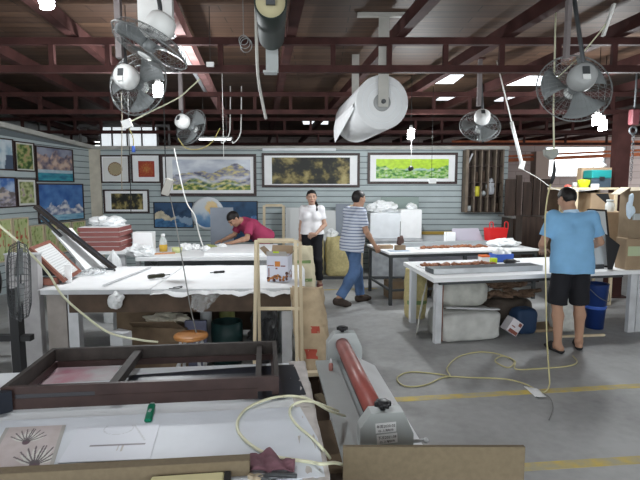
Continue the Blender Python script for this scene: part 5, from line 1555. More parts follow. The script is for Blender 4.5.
# grey aluminium profile on D
t = thing('aluminium_profile', 'long grey aluminium profile lying on the right hand table', 'profile', onD(0.75, 0.32), DR)
m = MB(); m.M = Dm; m.bb(0.10, 1.42, 0.22, 0.44, DZ + 0.0005, DZ + 0.055, bevel=0.003); part(t, 'body', m, mat('grey_anodised', (0.11, 0.12, 0.13), 0.45, metal=.2))
m = MB(); m.M = Dm; m.bb(0.10, 1.42, 0.205, 0.2195, DZ + 0.0005, DZ + 0.058); part(t, 'front_face', m, M_silver, 'bright silver front face')
relief('long red brown carved relief on the right hand table behind the profile', Dm, 0.14, 0.56, 1.0, 0.24, DZ, DR, 24, 15)
cbox('small_box', 'white box with orange lid near the middle of right hand table', onD(1.08, 0.88), (0.11, 0.09, 0.075), DR, M_paper)
cbox('box_lid', 'orange lid on the small white box', onD(1.08, 0.88, DZ + 0.0755), (0.115, 0.095, 0.022), DR, M_orangep, 'lid')
cbox('lime_box', 'small lime green box beside the orange lidded box', onD(1.20, 0.86), (0.075, 0.06, 0.06), DR, M_lime)
t = thing('hand_drill', 'dark hand tool lying in front of the blue basket', 'drill', onD(1.33, 0.72), DR)
m = MB(); m.M = Dm; m.tube([(1.26, 0.72, DZ + 0.032), (1.29, 0.72, DZ + 0.032), (1.38, 0.72, DZ + 0.032), (1.42, 0.72, DZ + 0.03)], 0.03, 12, True, True, [.02, .03, .03, .018]); part(t, 'body', m, M_black)
m = MB(); m.M = Dm; m.cyl((1.42, 0.72, DZ + 0.03), (1.47, 0.72, DZ + 0.03), 0.008); part(t, 'chuck', m, M_darkgrey)
bl = onD(1.36, 0.95)
t, NEW = local_thing('blue_basket', 'bright blue plastic basket beside the man in blue', 'basket', bl, DR)
m = NEW(); w_, d_, h_ = 0.24, 0.18, 0.10
m.bb(-w_ / 2, w_ / 2, -d_ / 2, d_ / 2, 0, 0.006); m.bb(-w_ / 2, w_ / 2, -d_ / 2, -d_ / 2 + 0.006, 0, h_); m.bb(-w_ / 2, w_ / 2, d_ / 2 - .006, d_ / 2, 0, h_); m.bb(-w_ / 2, -w_ / 2 + .006, -d_ / 2, d_ / 2, 0, h_); m.bb(w_ / 2 - .006, w_ / 2, -d_ / 2, d_ / 2, 0, h_); part(t, 'basket', m, M_bluel)
m = MB(); m.crumple(bl + Vector((0.01, 0, 0.095)), (0.105, 0.075, 0.085), 61, flat=True); single('plastic_bag', m, M_bag, 'white plastic bag stuffed in the blue basket', 'bag')
m = MB(); m.M = Dm; m.sheet(lambda a_, b_: (0.75 + .35 * a_, 0.84 + 0.22 * b_, DZ + 0.006 + 0.006 * fb(a_ * 3, b_ * 3, 4)), 8, 6, 0.003); single('paper_sheet', m, M_paper, 'crumpled white paper near the orange lidded box', 'paper')

# leaning mirror panel to the right of the man
leaning_frame('framed_glass', 'pale glazed panel in black frame leaning right of the man in blue', Q(594, 267, 5.70), Q(612.5, 267.5, 5.74), Q(594, 209, 5.90), 0.022, 0.035, M_black, None, face_m=mat('pale_glass', (0.60, 0.65, 0.68), 0.12, spec=.6), cat='panel')
c = P(597, 262, DZ + .002)
m = placed((c.x, c.y + .02, DZ + .001), DR); m.prism([(-0.10, 0, 0), (0.10, 0, 0), (0.10, 0.07, 0.15), (-0.10, 0.07, 0.15)], (0, 0.004, 0)); single('paper_sheet', m, M_paper, 'white paper propped against the pale glazed panel', 'paper')
cbox('black_case', 'small dark case on the table edge beside the man in blue', P(598, 268.5, DZ), (0.12, 0.06, 0.05), DR, M_darkgrey, 'case')

# cardboard boxes at the right end of table D
xr = Q(620, 230, 5.75).x
t, NEW = local_thing('cardboard_box', 'tall brown cardboard box at the right end of right hand table', 'carton', (xr + 0.19, 5.86, DZ), 0.06)
m = NEW(); m.bb(-0.19, 0.24, -0.22, -0.03, 0.001, 0.36, bevel=0.003); part(t, 'body', m, M_card)
m = NEW(); m.bb(-0.17, 0.24, -0.2225, -0.2205, 0.16, 0.27); part(t, 'label', m, mat('pale_green_label', (0.45, 0.52, 0.33), 0.7), 'pale green paper label')
t, NEW = local_thing('cardboard_box', 'upper brown cardboard box stacked at far right edge', 'carton', (xr + 0.20, 5.88, DZ + 0.362), 0.03)
m = NEW(); m.bb(-0.17, 0.26, -0.22, -0.03, 0, 0.57, bevel=0.003); part(t, 'body', m, mat('tan_cardboard', (0.27, 0.20, 0.13), 0.85, var=0.1))
m = NEW(); m.prism([(-0.17, -0.22, 0.571), (0.26, -0.22, 0.571), (0.26, -0.40, 0.56), (-0.27, -0.36, 0.53)], (0, 0, 0.005)); part(t, 'flap', m, mat('cream_cardboard', (0.42, 0.36, 0.26), 0.8))
m = NEW(); m.prism([(-0.17, -0.04, 0.571), (-0.17, -0.21, 0.571), (-0.29, -0.21, 0.49), (-0.29, -0.04, 0.49)], (0, 0, 0.005)); part(t, 'flap', m, mat('cream_cardboard', (0.42, 0.36, 0.26), 0.8))
c = Q(631, 207, 5.60); m = MB(); m.crumple((c.x, 5.61, c.z), (0.045, 0.03, 0.11), 71, flat=False); single('plastic_bag', m, mat('pale_blue_bag', (0.62, 0.74, 0.85), 0.4), 'pale blue plastic bag hanging on the upper cardboard box', 'bag')
c = Q(637, 217, 5.60); m = MB(); m.box((c.x + .02, 5.63, c.z), (0.09, 0.03, 0.07)); single('tape_dispenser', m, M_grey, 'grey tape dispenser stuck on the upper cardboard box at right edge', 'dispenser')
cbox('carton', 'narrow brown carton left of the tall cardboard box', (xr - 0.03, 6.08, DZ + .001), (0.13, 0.16, 0.26), 0.1, M_card, 'carton')
m = MB(); qa = Q(609, 262, 5.66); qb = Q(613, 262, 5.66); qa.z = qb.z = DZ + .001; m.prism([qa, qb, Q(620, 245, 5.66), Q(606, 234, 5.66)], (0, 0.02, 0)); 
single('black_wedge', m, M_black, 'black angled piece beside the pale glazed panel', 'foam piece')  # flat black shape set between the panel and the boxes

# storage rack behind with shelf, bowl and tool case
RY = 7.0
za_, zb_ = Q(580, 187.5, RY).z, Q(600, 213, RY).z
x0, x1 = Q(563, 190, RY).x, Q(619, 190, RY).x
t = thing('storage_rack', 'timber storage rack behind the man in blue with teal case', 'rack', ((x0 + x1) / 2, RY + .25, 0))
for nm, z in (('shelf', za_), ('shelf', zb_), ('shelf', 0.55)):
    m = MB(); m.bb(x0, x1, RY, RY + 0.48, z - 0.03, z); part(t, nm, m, M_pine)
for x in (x0 + 0.20, x1 - 0.03):
    for y in (RY + 0.02, RY + 0.46):
        m = MB(); m.bb(x - 0.018, x + 0.018, y - 0.018, y + 0.018, 0, za_ - 0.0305); part(t, 'post', m, M_pine)
m = MB(); m.bb(x0, x1, RY + 0.481, RY + 0.50, 0.3, za_ - .031); part(t, 'back_panel', m, M_brownwood)
c = Q(583.5, 187.5, RY + .12); loc = (c.x, RY + .12, za_)
m = placed(loc); m.lathe([(0, 0), (0.055, 0), (0.078, 0.05), (0.080, 0.095), (0.076, 0.105), (0.03, 0.112), (0, 0.112)], seg=24); single('lime_pot', m, M_lime, 'lime green plastic pot on the timber rack shelf', 'pot')
c = Q(574.5, 188, RY + .12)
m = placed((c.x, RY + .12, za_)); m.cyl((0, 0, 0), (0, 0, 0.07), 0.03); single('jar', m, M_grey, 'small grey jar left of the lime green pot', 'jar')
m = placed((c.x - 0.09, RY + .12, za_)); m.blob((0, 0, 0.02), (0.05, 0.04, 0.03), .3, 9, 2, True, 3); single('red_rag', m, mat('red_rag', (0.4, 0.08, 0.06), 0.8), 'small red rag at the left end of timber rack shelf', 'rag')
a_, b_ = Q(591.5, 187, RY + .06), Q(612, 170, RY + .06)
t = thing('tool_case', 'tool case with teal lid and dark grey base on timber rack', 'tool case', ((a_.x + b_.x) / 2, RY + 0.2, za_))
hh = b_.z - za_
m = MB(); m.bb(a_.x, b_.x, RY + .06, RY + .30, za_, za_ + hh * 0.52, bevel=0.008); part(t, 'base', m, mat('dark_slate_plastic', (0.04, 0.06, 0.08), 0.45))
m = MB(); m.bb(a_.x - .003, b_.x + .003, RY + .057, RY + .303, za_ + hh * 0.52 + .0005, b_.z, bevel=0.01); part(t, 'lid', m, M_teal)
m = MB(); m.bb(a_.x + 0.10, a_.x + 0.17, RY + .045, RY + .0565, za_ + hh * 0.42, za_ + hh * 0.62); part(t, 'latch', m, M_black)
m = MB(); m.bb(a_.x - .012, a_.x + 0.10, RY + .05, RY + .0595, za_ - .0 + 0.002, za_ + 0.05); part(t, 'label', m, M_paper)
a_, b_ = Q(581, 187, RY + .33), Q(612, 167.5, RY + .33)
m = MB(); m.bb(a_.x, b_.x, RY + .33, RY + .47, za_, b_.z); single('carton', m, M_card, 'brown carton standing behind the teal tool case', 'carton')
m = MB(); m.crumple(((a_.x + b_.x) / 2 + 0.06, RY + .40, b_.z + 0.035), (0.10, 0.06, 0.06), 4, flat=True); single('plastic_bag', m, M_bag, 'pale plastic bag on top of the carton behind teal case', 'bag')
a_, b_ = Q(590.5, 212, RY + .03), Q(617, 190, RY + .03)
t = thing('open_carton', 'brown carton with dark torn opening on the middle shelf of timber rack', 'carton', ((a_.x + b_.x) / 2, RY + .2, zb_))
m = MB(); m.bb(a_.x, b_.x, RY + .03, RY + .40, zb_, zb_ + 0.28); part(t, 'body', m, M_card)
m = MB(); m.prism([(a_.x + .05, RY + 0.026, zb_ + 0.27), (b_.x - 0.12, RY + .026, zb_ + 0.27), (b_.x - 0.05, RY + .026, zb_ + 0.06)], (0, 0.003, 0)); part(t, 'torn_opening', m, M_black)
c = Q(610, 210, RY - .1); 
m = placed((c.x - 0.02, RY + .0, 0)); loc = Vector((c.x, RY + .42, zb_))
m = placed((Q(568, 212, RY).x + .12, RY + 0.2, zb_)); m.crumple((0.0, 0, 0.10), (0.10, 0.1, 0.12), 14, flat=True); single('plastic_bag', m, M_bag, 'white bag on the middle shelf of timber rack', 'bag')
# clear jar stands on a high box behind glazed panel
c = Q(609.5, 211.5, 6.4)
cbox('carton', 'upright brown carton behind the pale glazed panel', (c.x, 6.42, DZ + 0.0005), (0.36, 0.26, c.z - DZ - 0.001), 0.05, M_card, 'carton')
t = thing('glass_jar', 'clear glass jar standing above the pale glazed panel', 'jar', (c.x, 6.4, c.z))
m = placed((c.x, 6.4, c.z + .0005)); m.lathe([(0, 0), (0.05, 0), (0.055, 0.02), (0.055, 0.09), (0.04, 0.115), (0.04, 0.13), (0, 0.13)], seg=20); part(t, 'glass', m, M_glassy)
m = placed((c.x, 6.4, c.z)); m.lathe([(0, 0.131), (0.043, 0.131), (0.043, 0.15), (0, 0.15)], seg=20); part(t, 'lid', m, M_grey)

# under table D
def wrap_box(name, label, M_, x0, x1, y0, y1, z0, z1, amp, m_, seed, r=0.35, cat='bundle', flat=True):
    mb = MB(); mb.M = M_
    cx, cy, cz = (x0 + x1) / 2, (y0 + y1) / 2, (z0 + z1) / 2
    def fn(d):
        d = Vector(d)
        p = [math.copysign(abs(q) ** r, q) for q in d]
        mx = max(abs(q) for q in p)
        v = Vector((p[0] * (x1 - x0) / 2, p[1] * (y1 - y0) / 2, p[2] * (z1 - z0) / 2))
        n = amp * mnoise.fractal(v * 6 + Vector((seed, seed, 0)), 1, 2, 3)
        v *= 1 + n
        return Vector((cx, cy, cz)) + v
    rr = bmesh.ops.create_icosphere(mb.bm, subdivisions=5, radius=1.0)
    for vv in rr['verts']:
        q = fn(vv.co.normalized()); q.z = max(q.z, z0)
        vv.co = M_ @ q
    for f_ in mb.bm.faces: f_.smooth = True
    return single(name, mb, m_, label, cat)


wrap_box('wrapped_bundle', 'long low bundle in grey white cloth on the floor under right hand table', Dm, 0.17, 0.88, 0.10, 0.55, 0.0, 0.32, 0.05, M_cloth, 3, 0.28)
wrap_box('wrapped_bundle', 'rounded grey cloth bundle lying on the long low bundle', Dm, 0.22, 0.82, 0.22, 0.62, 0.34, 0.64, 0.08, mat('darker_grey_cloth', (0.40, 0.40, 0.37), 0.9, var=.15, scale=8, bump=.5), 5, 0.6)
m = MB(); m.M = Dm; m.bar((0.22, 0.16, 0.385), (0.84, 0.12, 0.345), 0.05, 0.012); single('foam_strip', m, M_greypaint, 'pale strip lying on the long low bundle', 'strip')
m = MB(); m.M = Dm; m.sheet(lambda a_, b_: (0.03 + 0.20 * a_ - 0.10 * b_ + .01, 0.30 + 0.38 * a_ + 0.03 * fb(b_ * 4, a_ * 4, 2), 0.60 - 0.58 * b_ + 0.02 * math.sin(a_ * 9)), 14, 14, 0.004); single('hanging_cloth', m, M_white_s, 'pale cloth hanging down at the left end of right hand table', 'cloth')
# white printed box
t = thing('printed_carton', 'tilted white carton with brown print under the right hand table', 'carton', onD(1.02, 0.12, 0), DR)
Mt = Dm @ Matrix.Translation((1.03, 0.16, 0.135)) @ Matrix.Rotation(0.6, 4, 'Y')
m = MB(); m.M = Mt; m.box((0, 0, 0), (0.15, 0.12, 0.16)); part(t, 'body', m, mat('white_carton', (0.66, 0.63, 0.66), 0.6))
m = MB(); m.M = Mt; m.box((0.01, -0.061, -0.055), (0.12, 0.001, 0.04)); m.box((0.045, -0.061, 0.05), (0.04, 0.001, 0.04)); m.box((-0.02, -0.061, 0.0), (0.05, 0.001, 0.012)); part(t, 'brown_print', m, mat('brown_print', (0.22, 0.07, 0.05), 0.6))
# heap of rough offcuts, each one an object
wrap_box('rag_heap', 'heap of dark cloth beneath the rough wood offcuts', Dm, 0.92, 1.55, 0.45, 0.95, 0, 0.36, 0.12, mat('dark_brown_cloth', (0.07, 0.055, 0.045), 0.9, var=.3, bump=.4), 7, 0.6, 'cloth')
rnd = random.Random(5)
for k in range(12):
    x = 0.90 + 0.58 * (k % 6) / 5 + rnd.uniform(-.03, .03); y = 0.55 + 0.1 * (k // 6) + rnd.uniform(-.03, .03); z = 0.40 + 0.09 * (k // 6) + 0.03 * (k % 2)
    L = rnd.uniform(.14, .26); aa = rnd.uniform(-.5, .5)
    m = MB(); m.M = Dm @ Matrix.Translation((x, y, z)) @ rotz(aa) @ Matrix.Rotation(rnd.uniform(-.25, .25), 4, 'Y')
    m.crumple((0, 0, 0), (L / 1.7, 0.055, 0.035), k + 80, 0.3, 12, False)
    single('wood_offcut', m, M_bark, 'rough brown wood offcut in the heap under right hand table', 'offcut', 'rough wood offcuts under the right table')
wrap_box('blue_sheet', 'dark blue folded plastic sheet under right hand table left of the man', Dm, 1.14, 1.40, 0.20, 0.42, 0, 0.30, 0.12, mat('dark_blue_sheet', (0.02, 0.045, 0.10), 0.6), 8, 0.5, 'sheet')
m = MB(); c = P(580, 330, 0); m.M = Matrix.Translation((2.90, 5.80, 0)); m.blob((0, 0, 0.24), (0.20, 0.17, 0.33), 0.12, 3, 3, True, 90); single('white_sack', m, M_white_s, 'full white sack on the floor behind the legs of the man in blue', 'sack')
t = thing('blue_bin', 'tall blue plastic bin under the right hand table', 'bin', onD(2.24, 0.32, 0), DR)
Mb_ = Dm @ Matrix.Translation((2.24, 0.32, 0))
m = MB(); m.M = Mb_; m.lathe([(0, 0), (0.10, 0), (0.135, 0.52), (0.14, 0.54), (0.128, 0.54), (0.095, 0.02), (0, 0.02)], seg=24); part(t, 'bin', m, M_blue)
m = MB(); m.M = Mb_; m.lathe([(0.119, 0.24), (0.124, 0.25), (0.125, 0.27), (0.121, 0.28)], seg=24); part(t, 'band', m, M_bluel)
m = MB(); m.M = Mb_; m.tube(spline([(-0.13, -0.02, 0.50), (-0.08, -0.15, 0.40), (0.05, -0.16, 0.36), (0.13, -0.03, 0.50)]), 0.004, 6); part(t, 'wire_handle', m, M_wire)
cbox('flat_carton', 'flattened carton on the floor behind the man in blue', onD(1.62, 0.42, 0), (0.42, 0.30, 0.035), DR, M_card, 'carton')
m = MB(); m.M = Dm; m.bar((1.55, 0.05, 0.012), (2.10, 0.0, 0.012), 0.03, 0.024); single('wood_batten', m, M_pine, 'pale timber batten on the floor at edge of right hand table', 'batten')
# ================================================================== PEOPLE
class Vol:
    """smooth union of tapered limbs and ellipsoids, meshed as ONE continuous surface"""
    def __init__(self, lo, hi, h):
        self.lo = np.array(lo, float); self.h = h
        self.n = np.ceil((np.array(hi, float) - self.lo) / h).astype(int) + 1
        self.F = np.full(self.n, 0.12, np.float32)

    def sub(self, lo, hi, mg):
        a = np.floor((np.array(lo) - mg - self.lo) / self.h).astype(int).clip(0, self.n - 1)
        b = np.ceil((np.array(hi) + mg - self.lo) / self.h).astype(int).clip(0, self.n - 1) + 1
        g = [self.lo[i] + self.h * np.arange(a[i], b[i]) for i in range(3)]
        X, Y, Z = np.meshgrid(*g, indexing='ij')
        return tuple(slice(a[i], b[i]) for i in range(3)), X, Y, Z

    def merge(self, sl, d, k):
        f = self.F[sl]
        if k > 0:
            hh = np.maximum(k - np.abs(f - d), 0) / k
            self.F[sl] = np.minimum(f, d) - hh * hh * k * 0.25
        else:
            self.F[sl] = np.minimum(f, d)

    def cone(self, a, b, ra, rb, k=0.02, cut=None, flat=None):
        a, b = np.array(a, float), np.array(b, float)
        R = max(ra, rb)
        sl, X, Y, Z = self.sub(np.minimum(a, b) - R, np.maximum(a, b) + R, 0.05)
        ba = b - a; L2 = max(ba @ ba, 1e-9)
        t = (((X - a[0]) * ba[0] + (Y - a[1]) * ba[1] + (Z - a[2]) * ba[2]) / L2)
        tc = t.clip(0, 1)
        d = np.sqrt((X - a[0] - tc * ba[0]) ** 2 + (Y - a[1] - tc * ba[1]) ** 2 + (Z - a[2] - tc * ba[2]) ** 2) - (ra + (rb - ra) * tc)
        if cut == 'end':                       # flat cut at the far end (cuffs and hems)
            d = np.maximum(d, (t - 1) * math.sqrt(L2))
        self.merge(sl, d.astype(np.float32), k)

    def ell(self, c, r, R=None, k=0.02):
        c = np.array(c, float); r = np.array(r, float); m_ = r.max()
        sl, X, Y, Z = self.sub(c - m_, c + m_, 0.05)
        x, y, z = X - c[0], Y - c[1], Z - c[2]
        if R is not None:
            R = np.array(R)
            x, y, z = (R[0, 0] * x + R[1, 0] * y + R[2, 0] * z, R[0, 1] * x + R[1, 1] * y + R[2, 1] * z, R[0, 2] * x + R[1, 2] * y + R[2, 2] * z)
        k0 = np.sqrt((x / r[0]) ** 2 + (y / r[1]) ** 2 + (z / r[2]) ** 2)
        k1 = np.sqrt((x / r[0] ** 2) ** 2 + (y / r[1] ** 2) ** 2 + (z / r[2] ** 2) ** 2)
        self.merge(sl, (k0 * (k0 - 1) / np.maximum(k1, 1e-6)).astype(np.float32), k)

    def clip(self, fn):                        # keep only where fn(X,Y,Z) <= 0
        g = [self.lo[i] + self.h * np.arange(self.n[i]) for i in range(3)]
        X, Y, Z = np.meshgrid(*g, indexing='ij')
        self.F = np.maximum(self.F, fn(X, Y, Z).astype(np.float32))

    def wrinkle(self, amp, fr, seed=0):
        g = [self.lo[i] + self.h * np.arange(self.n[i]) for i in range(3)]
        X, Y, Z = np.meshgrid(*g, indexing='ij')
        self.F += (amp * (np.sin(X * fr + 3 * np.sin(Z * fr * 0.6 + seed)) * np.sin(Z * fr * 0.8 + 2 * np.sin(Y * fr * .7) + seed) )).astype(np.float32)

    def mesh(self, name):
        F = self.F
        F[0] = F[-1] = 0.1; F[:, 0] = F[:, -1] = 0.1; F[:, :, 0] = F[:, :, -1] = 0.1
        S = F < 0
        cnt = np.zeros(self.n - 1, np.int8)
        for dx in (0, 1):
            for dy in (0, 1):
                for dz in (0, 1):
                    cnt += S[dx:self.n[0] - 1 + dx, dy:self.n[1] - 1 + dy, dz:self.n[2] - 1 + dz]
        act = (cnt > 0) & (cnt < 8)
        idx = np.argwhere(act)
        ids = np.full(self.n - 1, -1, np.int64); ids[act] = np.arange(len(idx))
        acc = np.zeros((len(idx), 3)); num = np.zeros(len(idx))
        corners = [(x, y, z) for x in (0, 1) for y in (0, 1) for z in (0, 1)]
        for a in corners:
            for ax in range(3):
                if a[ax] == 1: continue
                b = list(a); b[ax] = 1
                fa = F[idx[:, 0] + a[0], idx[:, 1] + a[1], idx[:, 2] + a[2]]
                fb_ = F[idx[:, 0] + b[0], idx[:, 1] + b[1], idx[:, 2] + b[2]]
                mk = (fa < 0) != (fb_ < 0)
                t = np.zeros(len(idx)); t[mk] = fa[mk] / (fa[mk] - fb_[mk])
                p = np.tile(np.array(a, float), (len(idx), 1)); p[:, ax] += t
                acc[mk] += p[mk]; num[mk] += 1
        V = (idx + acc / num[:, None]) * self.h + self.lo
        faces = []
        for ax in range(3):
            o1, o2 = [(1, 2), (2, 0), (0, 1)][ax]
            sa = [slice(1, -1)] * 3; sb = [slice(1, -1)] * 3
            sa[ax] = slice(0, -1); sb[ax] = slice(1, None)
            A, B = S[tuple(sa)], S[tuple(sb)]
            for flip, mk in ((False, A & ~B), (True, ~A & B)):
                e = np.argwhere(mk)
                off = np.array([1, 1, 1]); off[ax] = 0
                e = e + off
                def cid(d1, d2):
                    q = e.copy(); q[:, o1] -= d1; q[:, o2] -= d2
                    return ids[q[:, 0], q[:, 1], q[:, 2]]
                quad = np.stack([cid(1, 1), cid(0, 1), cid(0, 0), cid(1, 0)], 1)
                faces.append(quad[:, ::-1] if flip else quad)
        Fq = np.concatenate(faces)
        me = bpy.data.meshes.new(name)
        me.from_pydata(V.tolist(), [], Fq.tolist())
        me.polygons.foreach_set('use_smooth', np.ones(len(me.polygons), bool))
        return me, V


def n3(v): v = np.array(v, float); return v / np.linalg.norm(v)


def add_hand(V, w, d, n, s, curl, sc=1.0, spread=0.12):
    """palm, four unequal bent fingers and a thumb from the side of the palm. d along, n palm normal, s towards thumb"""
    d, n, s = n3(d), n3(n), n3(s)
    w = np.array(w, float)
    for o in (-0.020, 0.0, 0.020):
        V.cone(w + d * 0.005 + s * o * 0.6, w + d * 0.080 * sc + s * o * 1.25, 0.020, 0.0135, 0.012)
    for o, L, c0 in ((0.031, 0.070, 0.9), (0.0105, 0.080, 1.0), (-0.0105, 0.074, 1.05), (-0.031, 0.058, 1.15)):
        p = w + d * 0.082 * sc + s * o
        dr = n3(d + s * o * spread * 22)
        r = 0.0090
        for k, f in enumerate((0.45, 0.31, 0.24)):
            a = curl * c0 * (0.55 if k == 0 else 0.8)
            dr = n3(dr * math.cos(a) + n * math.sin(a))
            q = p + dr * L * f * sc
            V.cone(p, q, r, r * 0.92, 0.004); p = q; r *= 0.92
    p = w + d * 0.022 + s * 0.026; dr = n3(d * 0.65 + s * 0.75 + n * 0.25); r = 0.0115
    for k, L in enumerate((0.040, 0.030, 0.024)):
        q = p + dr * L * sc; V.cone(p, q, r, r * .9, 0.006); p = q; r *= .9; dr = n3(dr + d * 0.35 + n * 0.25 * (1 + curl))


def Rm(yaw, pitch, roll=0.0):
    return np.array((Matrix.Rotation(yaw, 3, 'Z') @ Matrix.Rotation(pitch, 3, 'X') @ Matrix.Rotation(roll, 3, 'Y')))


def figure(label, loc, rz, J, wear, h=0.006, woman=False):
    """J: joints in the person's own space (x right, y forward, z up)"""
    J = {k: (np.array(v, float) if isinstance(v, (tuple, list)) else v) for k, v in J.items()}
    keys = ['pel', 'chest', 'neck', 'head', 'shL', 'shR', 'elL', 'elR', 'wrL', 'wrR', 'knL', 'knR', 'anL', 'anR', 'toeL', 'toeR']
    pts = np.array([J[k] for k in keys])
    lo, hi = pts.min(0) - 0.20, pts.max(0) + 0.20
    lo[2] = -0.02
    g = 0.86 if woman else 0.96
    pel, ch, nk, hd = J['pel'], J['chest'], J['neck'], J['head']
    lat = n3(J['shR'] - J['shL']); up = n3(ch - pel); fw = n3(np.cross(up, lat))
    hipL, hipR = J.get('hipL', pel - lat * 0.085 - up * .02), J.get('hipR', pel + lat * 0.085 - up * 0.02)
    HR = Rm(J['hyaw'], J['hpitch'], J.get('hroll', 0.0))
    def H(x, y, z): return hd + HR @ np.array((x, y, z))
    waist = pel + (ch - pel) * 0.45

    def torso(V, e, k=0.05, low=True, bust=True):
        wl = 0.046 if woman else 0.060 * g
        for s_ in (-1, 1):
            V.cone(waist + lat * s_ * wl, ch + lat * s_ * 0.085 * g - up * 0.01, 0.098 * g + e, 0.108 * g + e, k)
            V.cone(pel + lat * s_ * 0.070 + up * 0.02, waist + lat * s_ * wl, 0.104 + e + (0.004 if woman else 0), 0.098 * g + e, k)
            V.cone(ch + lat * s_ * 0.05 + up * 0.10, J['shL' if s_ < 0 else 'shR'] - up * 0.005, 0.062 + e, 0.052 + e, k)
            if woman and bust: V.ell(ch + lat * s_ * 0.062 + fw * 0.070 + up * 0.005, (0.050 + e * .5, 0.042 + e * .5, 0.050 + e * .5), None, 0.05)
        V.cone(ch + up * 0.11, nk, 0.060 + e * .6, 0.050 + e * .4, 0.04)
    # ---------- body, one continuous surface
    V = Vol(lo, hi, h)
    torso(V, 0.0)
    V.ell(pel - fw * 0.03, (0.15, 0.105, 0.11), np.stack([lat, fw, up], 1), 0.05)
    V.cone(nk - up * 0.02, hd + HR @ np.array((0, -0.015, -0.06)), 0.052 * g, 0.050 * g, 0.025)
    for S, s_ in (('L', -1), ('R', 1)):
        sh, el, wr = J['sh' + S], J['el' + S], J['wr' + S]
        V.cone(sh, el, 0.050 * g, 0.038 * g, 0.03)
        mid = el + (wr - el) * 0.3
        V.cone(el, mid, 0.038 * g, 0.039 * g, 0.02); V.cone(mid, wr, 0.039 * g, 0.026 * g, 0.02)
        hs, kn, an, toe = (hipL, hipR)[s_ > 0], J['kn' + S], J['an' + S], J['toe' + S]
        V.cone(hs, kn, 0.082, 0.052, 0.04)
        back = n3(np.cross(n3(kn - an), lat))
        calf = kn + (an - kn) * 0.30 - fw * 0.018
        V.cone(kn, calf, 0.050, 0.054, 0.03); V.cone(calf, an, 0.054, 0.036, 0.03)
        ft = n3(toe - an); heel = an - ft * 0.045 + np.array((0, 0, min(0, 0.035 - an[2]) if an[2] < 0.12 else -0.05))
        ball = an + (toe - an) * 0.72; ball = np.array((ball[0], ball[1], toe[2] + 0.008))
        V.cone(an, heel, 0.034, 0.032, 0.02); V.cone(an, ball, 0.034, 0.030, 0.02); V.cone(ball, toe, 0.030, 0.020, 0.02)
        V.cone(heel, ball, 0.030, 0.028, 0.02)
        add_hand(V, wr, J['hd' + S], J['hn' + S], J['hs' + S], J.get('curl' + S, 0.6), g)
    # head with face
    V.ell(H(0, -0.008, 0.022), (0.075, 0.094, 0.094), HR, 0.02)
    V.ell(H(0, 0.022, -0.035), (0.060, 0.066, 0.078), HR, 0.03)
    V.ell(H(0, 0.055, -0.088), (0.030, 0.026, 0.024), HR, 0.03)
    V.cone(H(0, 0.086, 0.018), H(0, 0.104, -0.022), 0.009, 0.0135, 0.010)
    for s_ in (-1, 1):
        V.cone(H(s_ * 0.010, 0.098, -0.027), H(s_ * 0.013, 0.092, -0.028), 0.008, 0.008, 0.006)
        V.ell(H(s_ * 0.033, 0.070, -0.012), (0.024, 0.020, 0.02), HR, 0.015)
        V.ell(H(s_ * 0.030, 0.082, 0.026), (0.022, 0.010, 0.008), HR, 0.010)
        V.ell(H(s_ * 0.077, -0.010, 0.002), (0.010, 0.020, 0.032), HR, 0.008)
        V.ell(H(s_ * 0.031, 0.078, 0.010), (0.0135, 0.010, 0.010), HR, 0.003)
    V.ell(H(0, 0.086, -0.056), (0.026, 0.012, 0.008), HR, 0.006)
    V.ell(H(0, 0.083, -0.068), (0.022, 0.012, 0.008), HR, 0.006)
    me, P_ = V.mesh('body')
    loc3 = (P_ - hd) @ HR                                     # head space
    col = np.tile(np.array((*wear['skin'], 1.0)), (len(P_), 1))
    x, y, z = np.abs(loc3[:, 0]), loc3[:, 1], loc3[:, 2]
    inhead = (np.linalg.norm(loc3, axis=1) < 0.16) & (y > 0.045)
    eye = inhead & (((x - 0.031) / 0.014) ** 2 + ((z - 0.009) / 0.008) ** 2 < 1)
    brow = inhead & (np.abs(z - 0.030 + 4 * (x - 0.032) ** 2) < 0.0042) & (x > 0.014) & (x < 0.052)
    lip = inhead & ((x / 0.027) ** 2 + ((z + 0.062) / 0.012) ** 2 < 1) & (y > 0.07)
    col[eye] = (0.05, 0.035, 0.03, 1); col[brow] = (0.03, 0.02, 0.018, 1); col[lip] = (0.33, 0.15, 0.12, 1)
    ca = me.color_attributes.new('col', 'FLOAT_COLOR', 'POINT'); ca.data.foreach_set('color', col.astype(np.float32).ravel())
    root = thing('person', label, 'person', loc, rz)
    def put(name, me, m_, lb=None, par=root):
        me.materials.append(m_)
        o = bpy.data.objects.new(name, me); COL.objects.link(o); o.parent = par
        ROOTM[o.name] = ROOTM[root.name]
        if lb: o['label'] = lb
        return o
    put('body', me, M_skin)
    # ---------- hair
    V = Vol(hd - 0.22, hd + 0.2, 0.005)
    V.ell(H(0, -0.010, 0.026), (0.084, 0.103, 0.101), HR, 0.01)
    hl = wear.get('nape', -0.055)
    def cuthair(X, Y, Z):
        q = [(X - hd[0]), (Y - hd[1]), (Z - hd[2])]
        lx = HR[0, 0] * q[0] + HR[1, 0] * q[1] + HR[2, 0] * q[2]; ly = HR[0, 1] * q[0] + HR[1, 1] * q[1] + HR[2, 1] * q[2]; lz = HR[0, 2] * q[0] + HR[1, 2] * q[1] + HR[2, 2] * q[2]
        face = np.minimum(ly - 0.028, 0.070 - 4.0 * lx * lx - lz)       # inside the face box
        ear = np.minimum(np.minimum(ly + 0.032, 0.020 - lz), np.abs(lx) - 0.05)
        return np.maximum(np.maximum(face, hl - lz), ear)
    V.clip(cuthair)
    V.wrinkle(0.0015, 160)
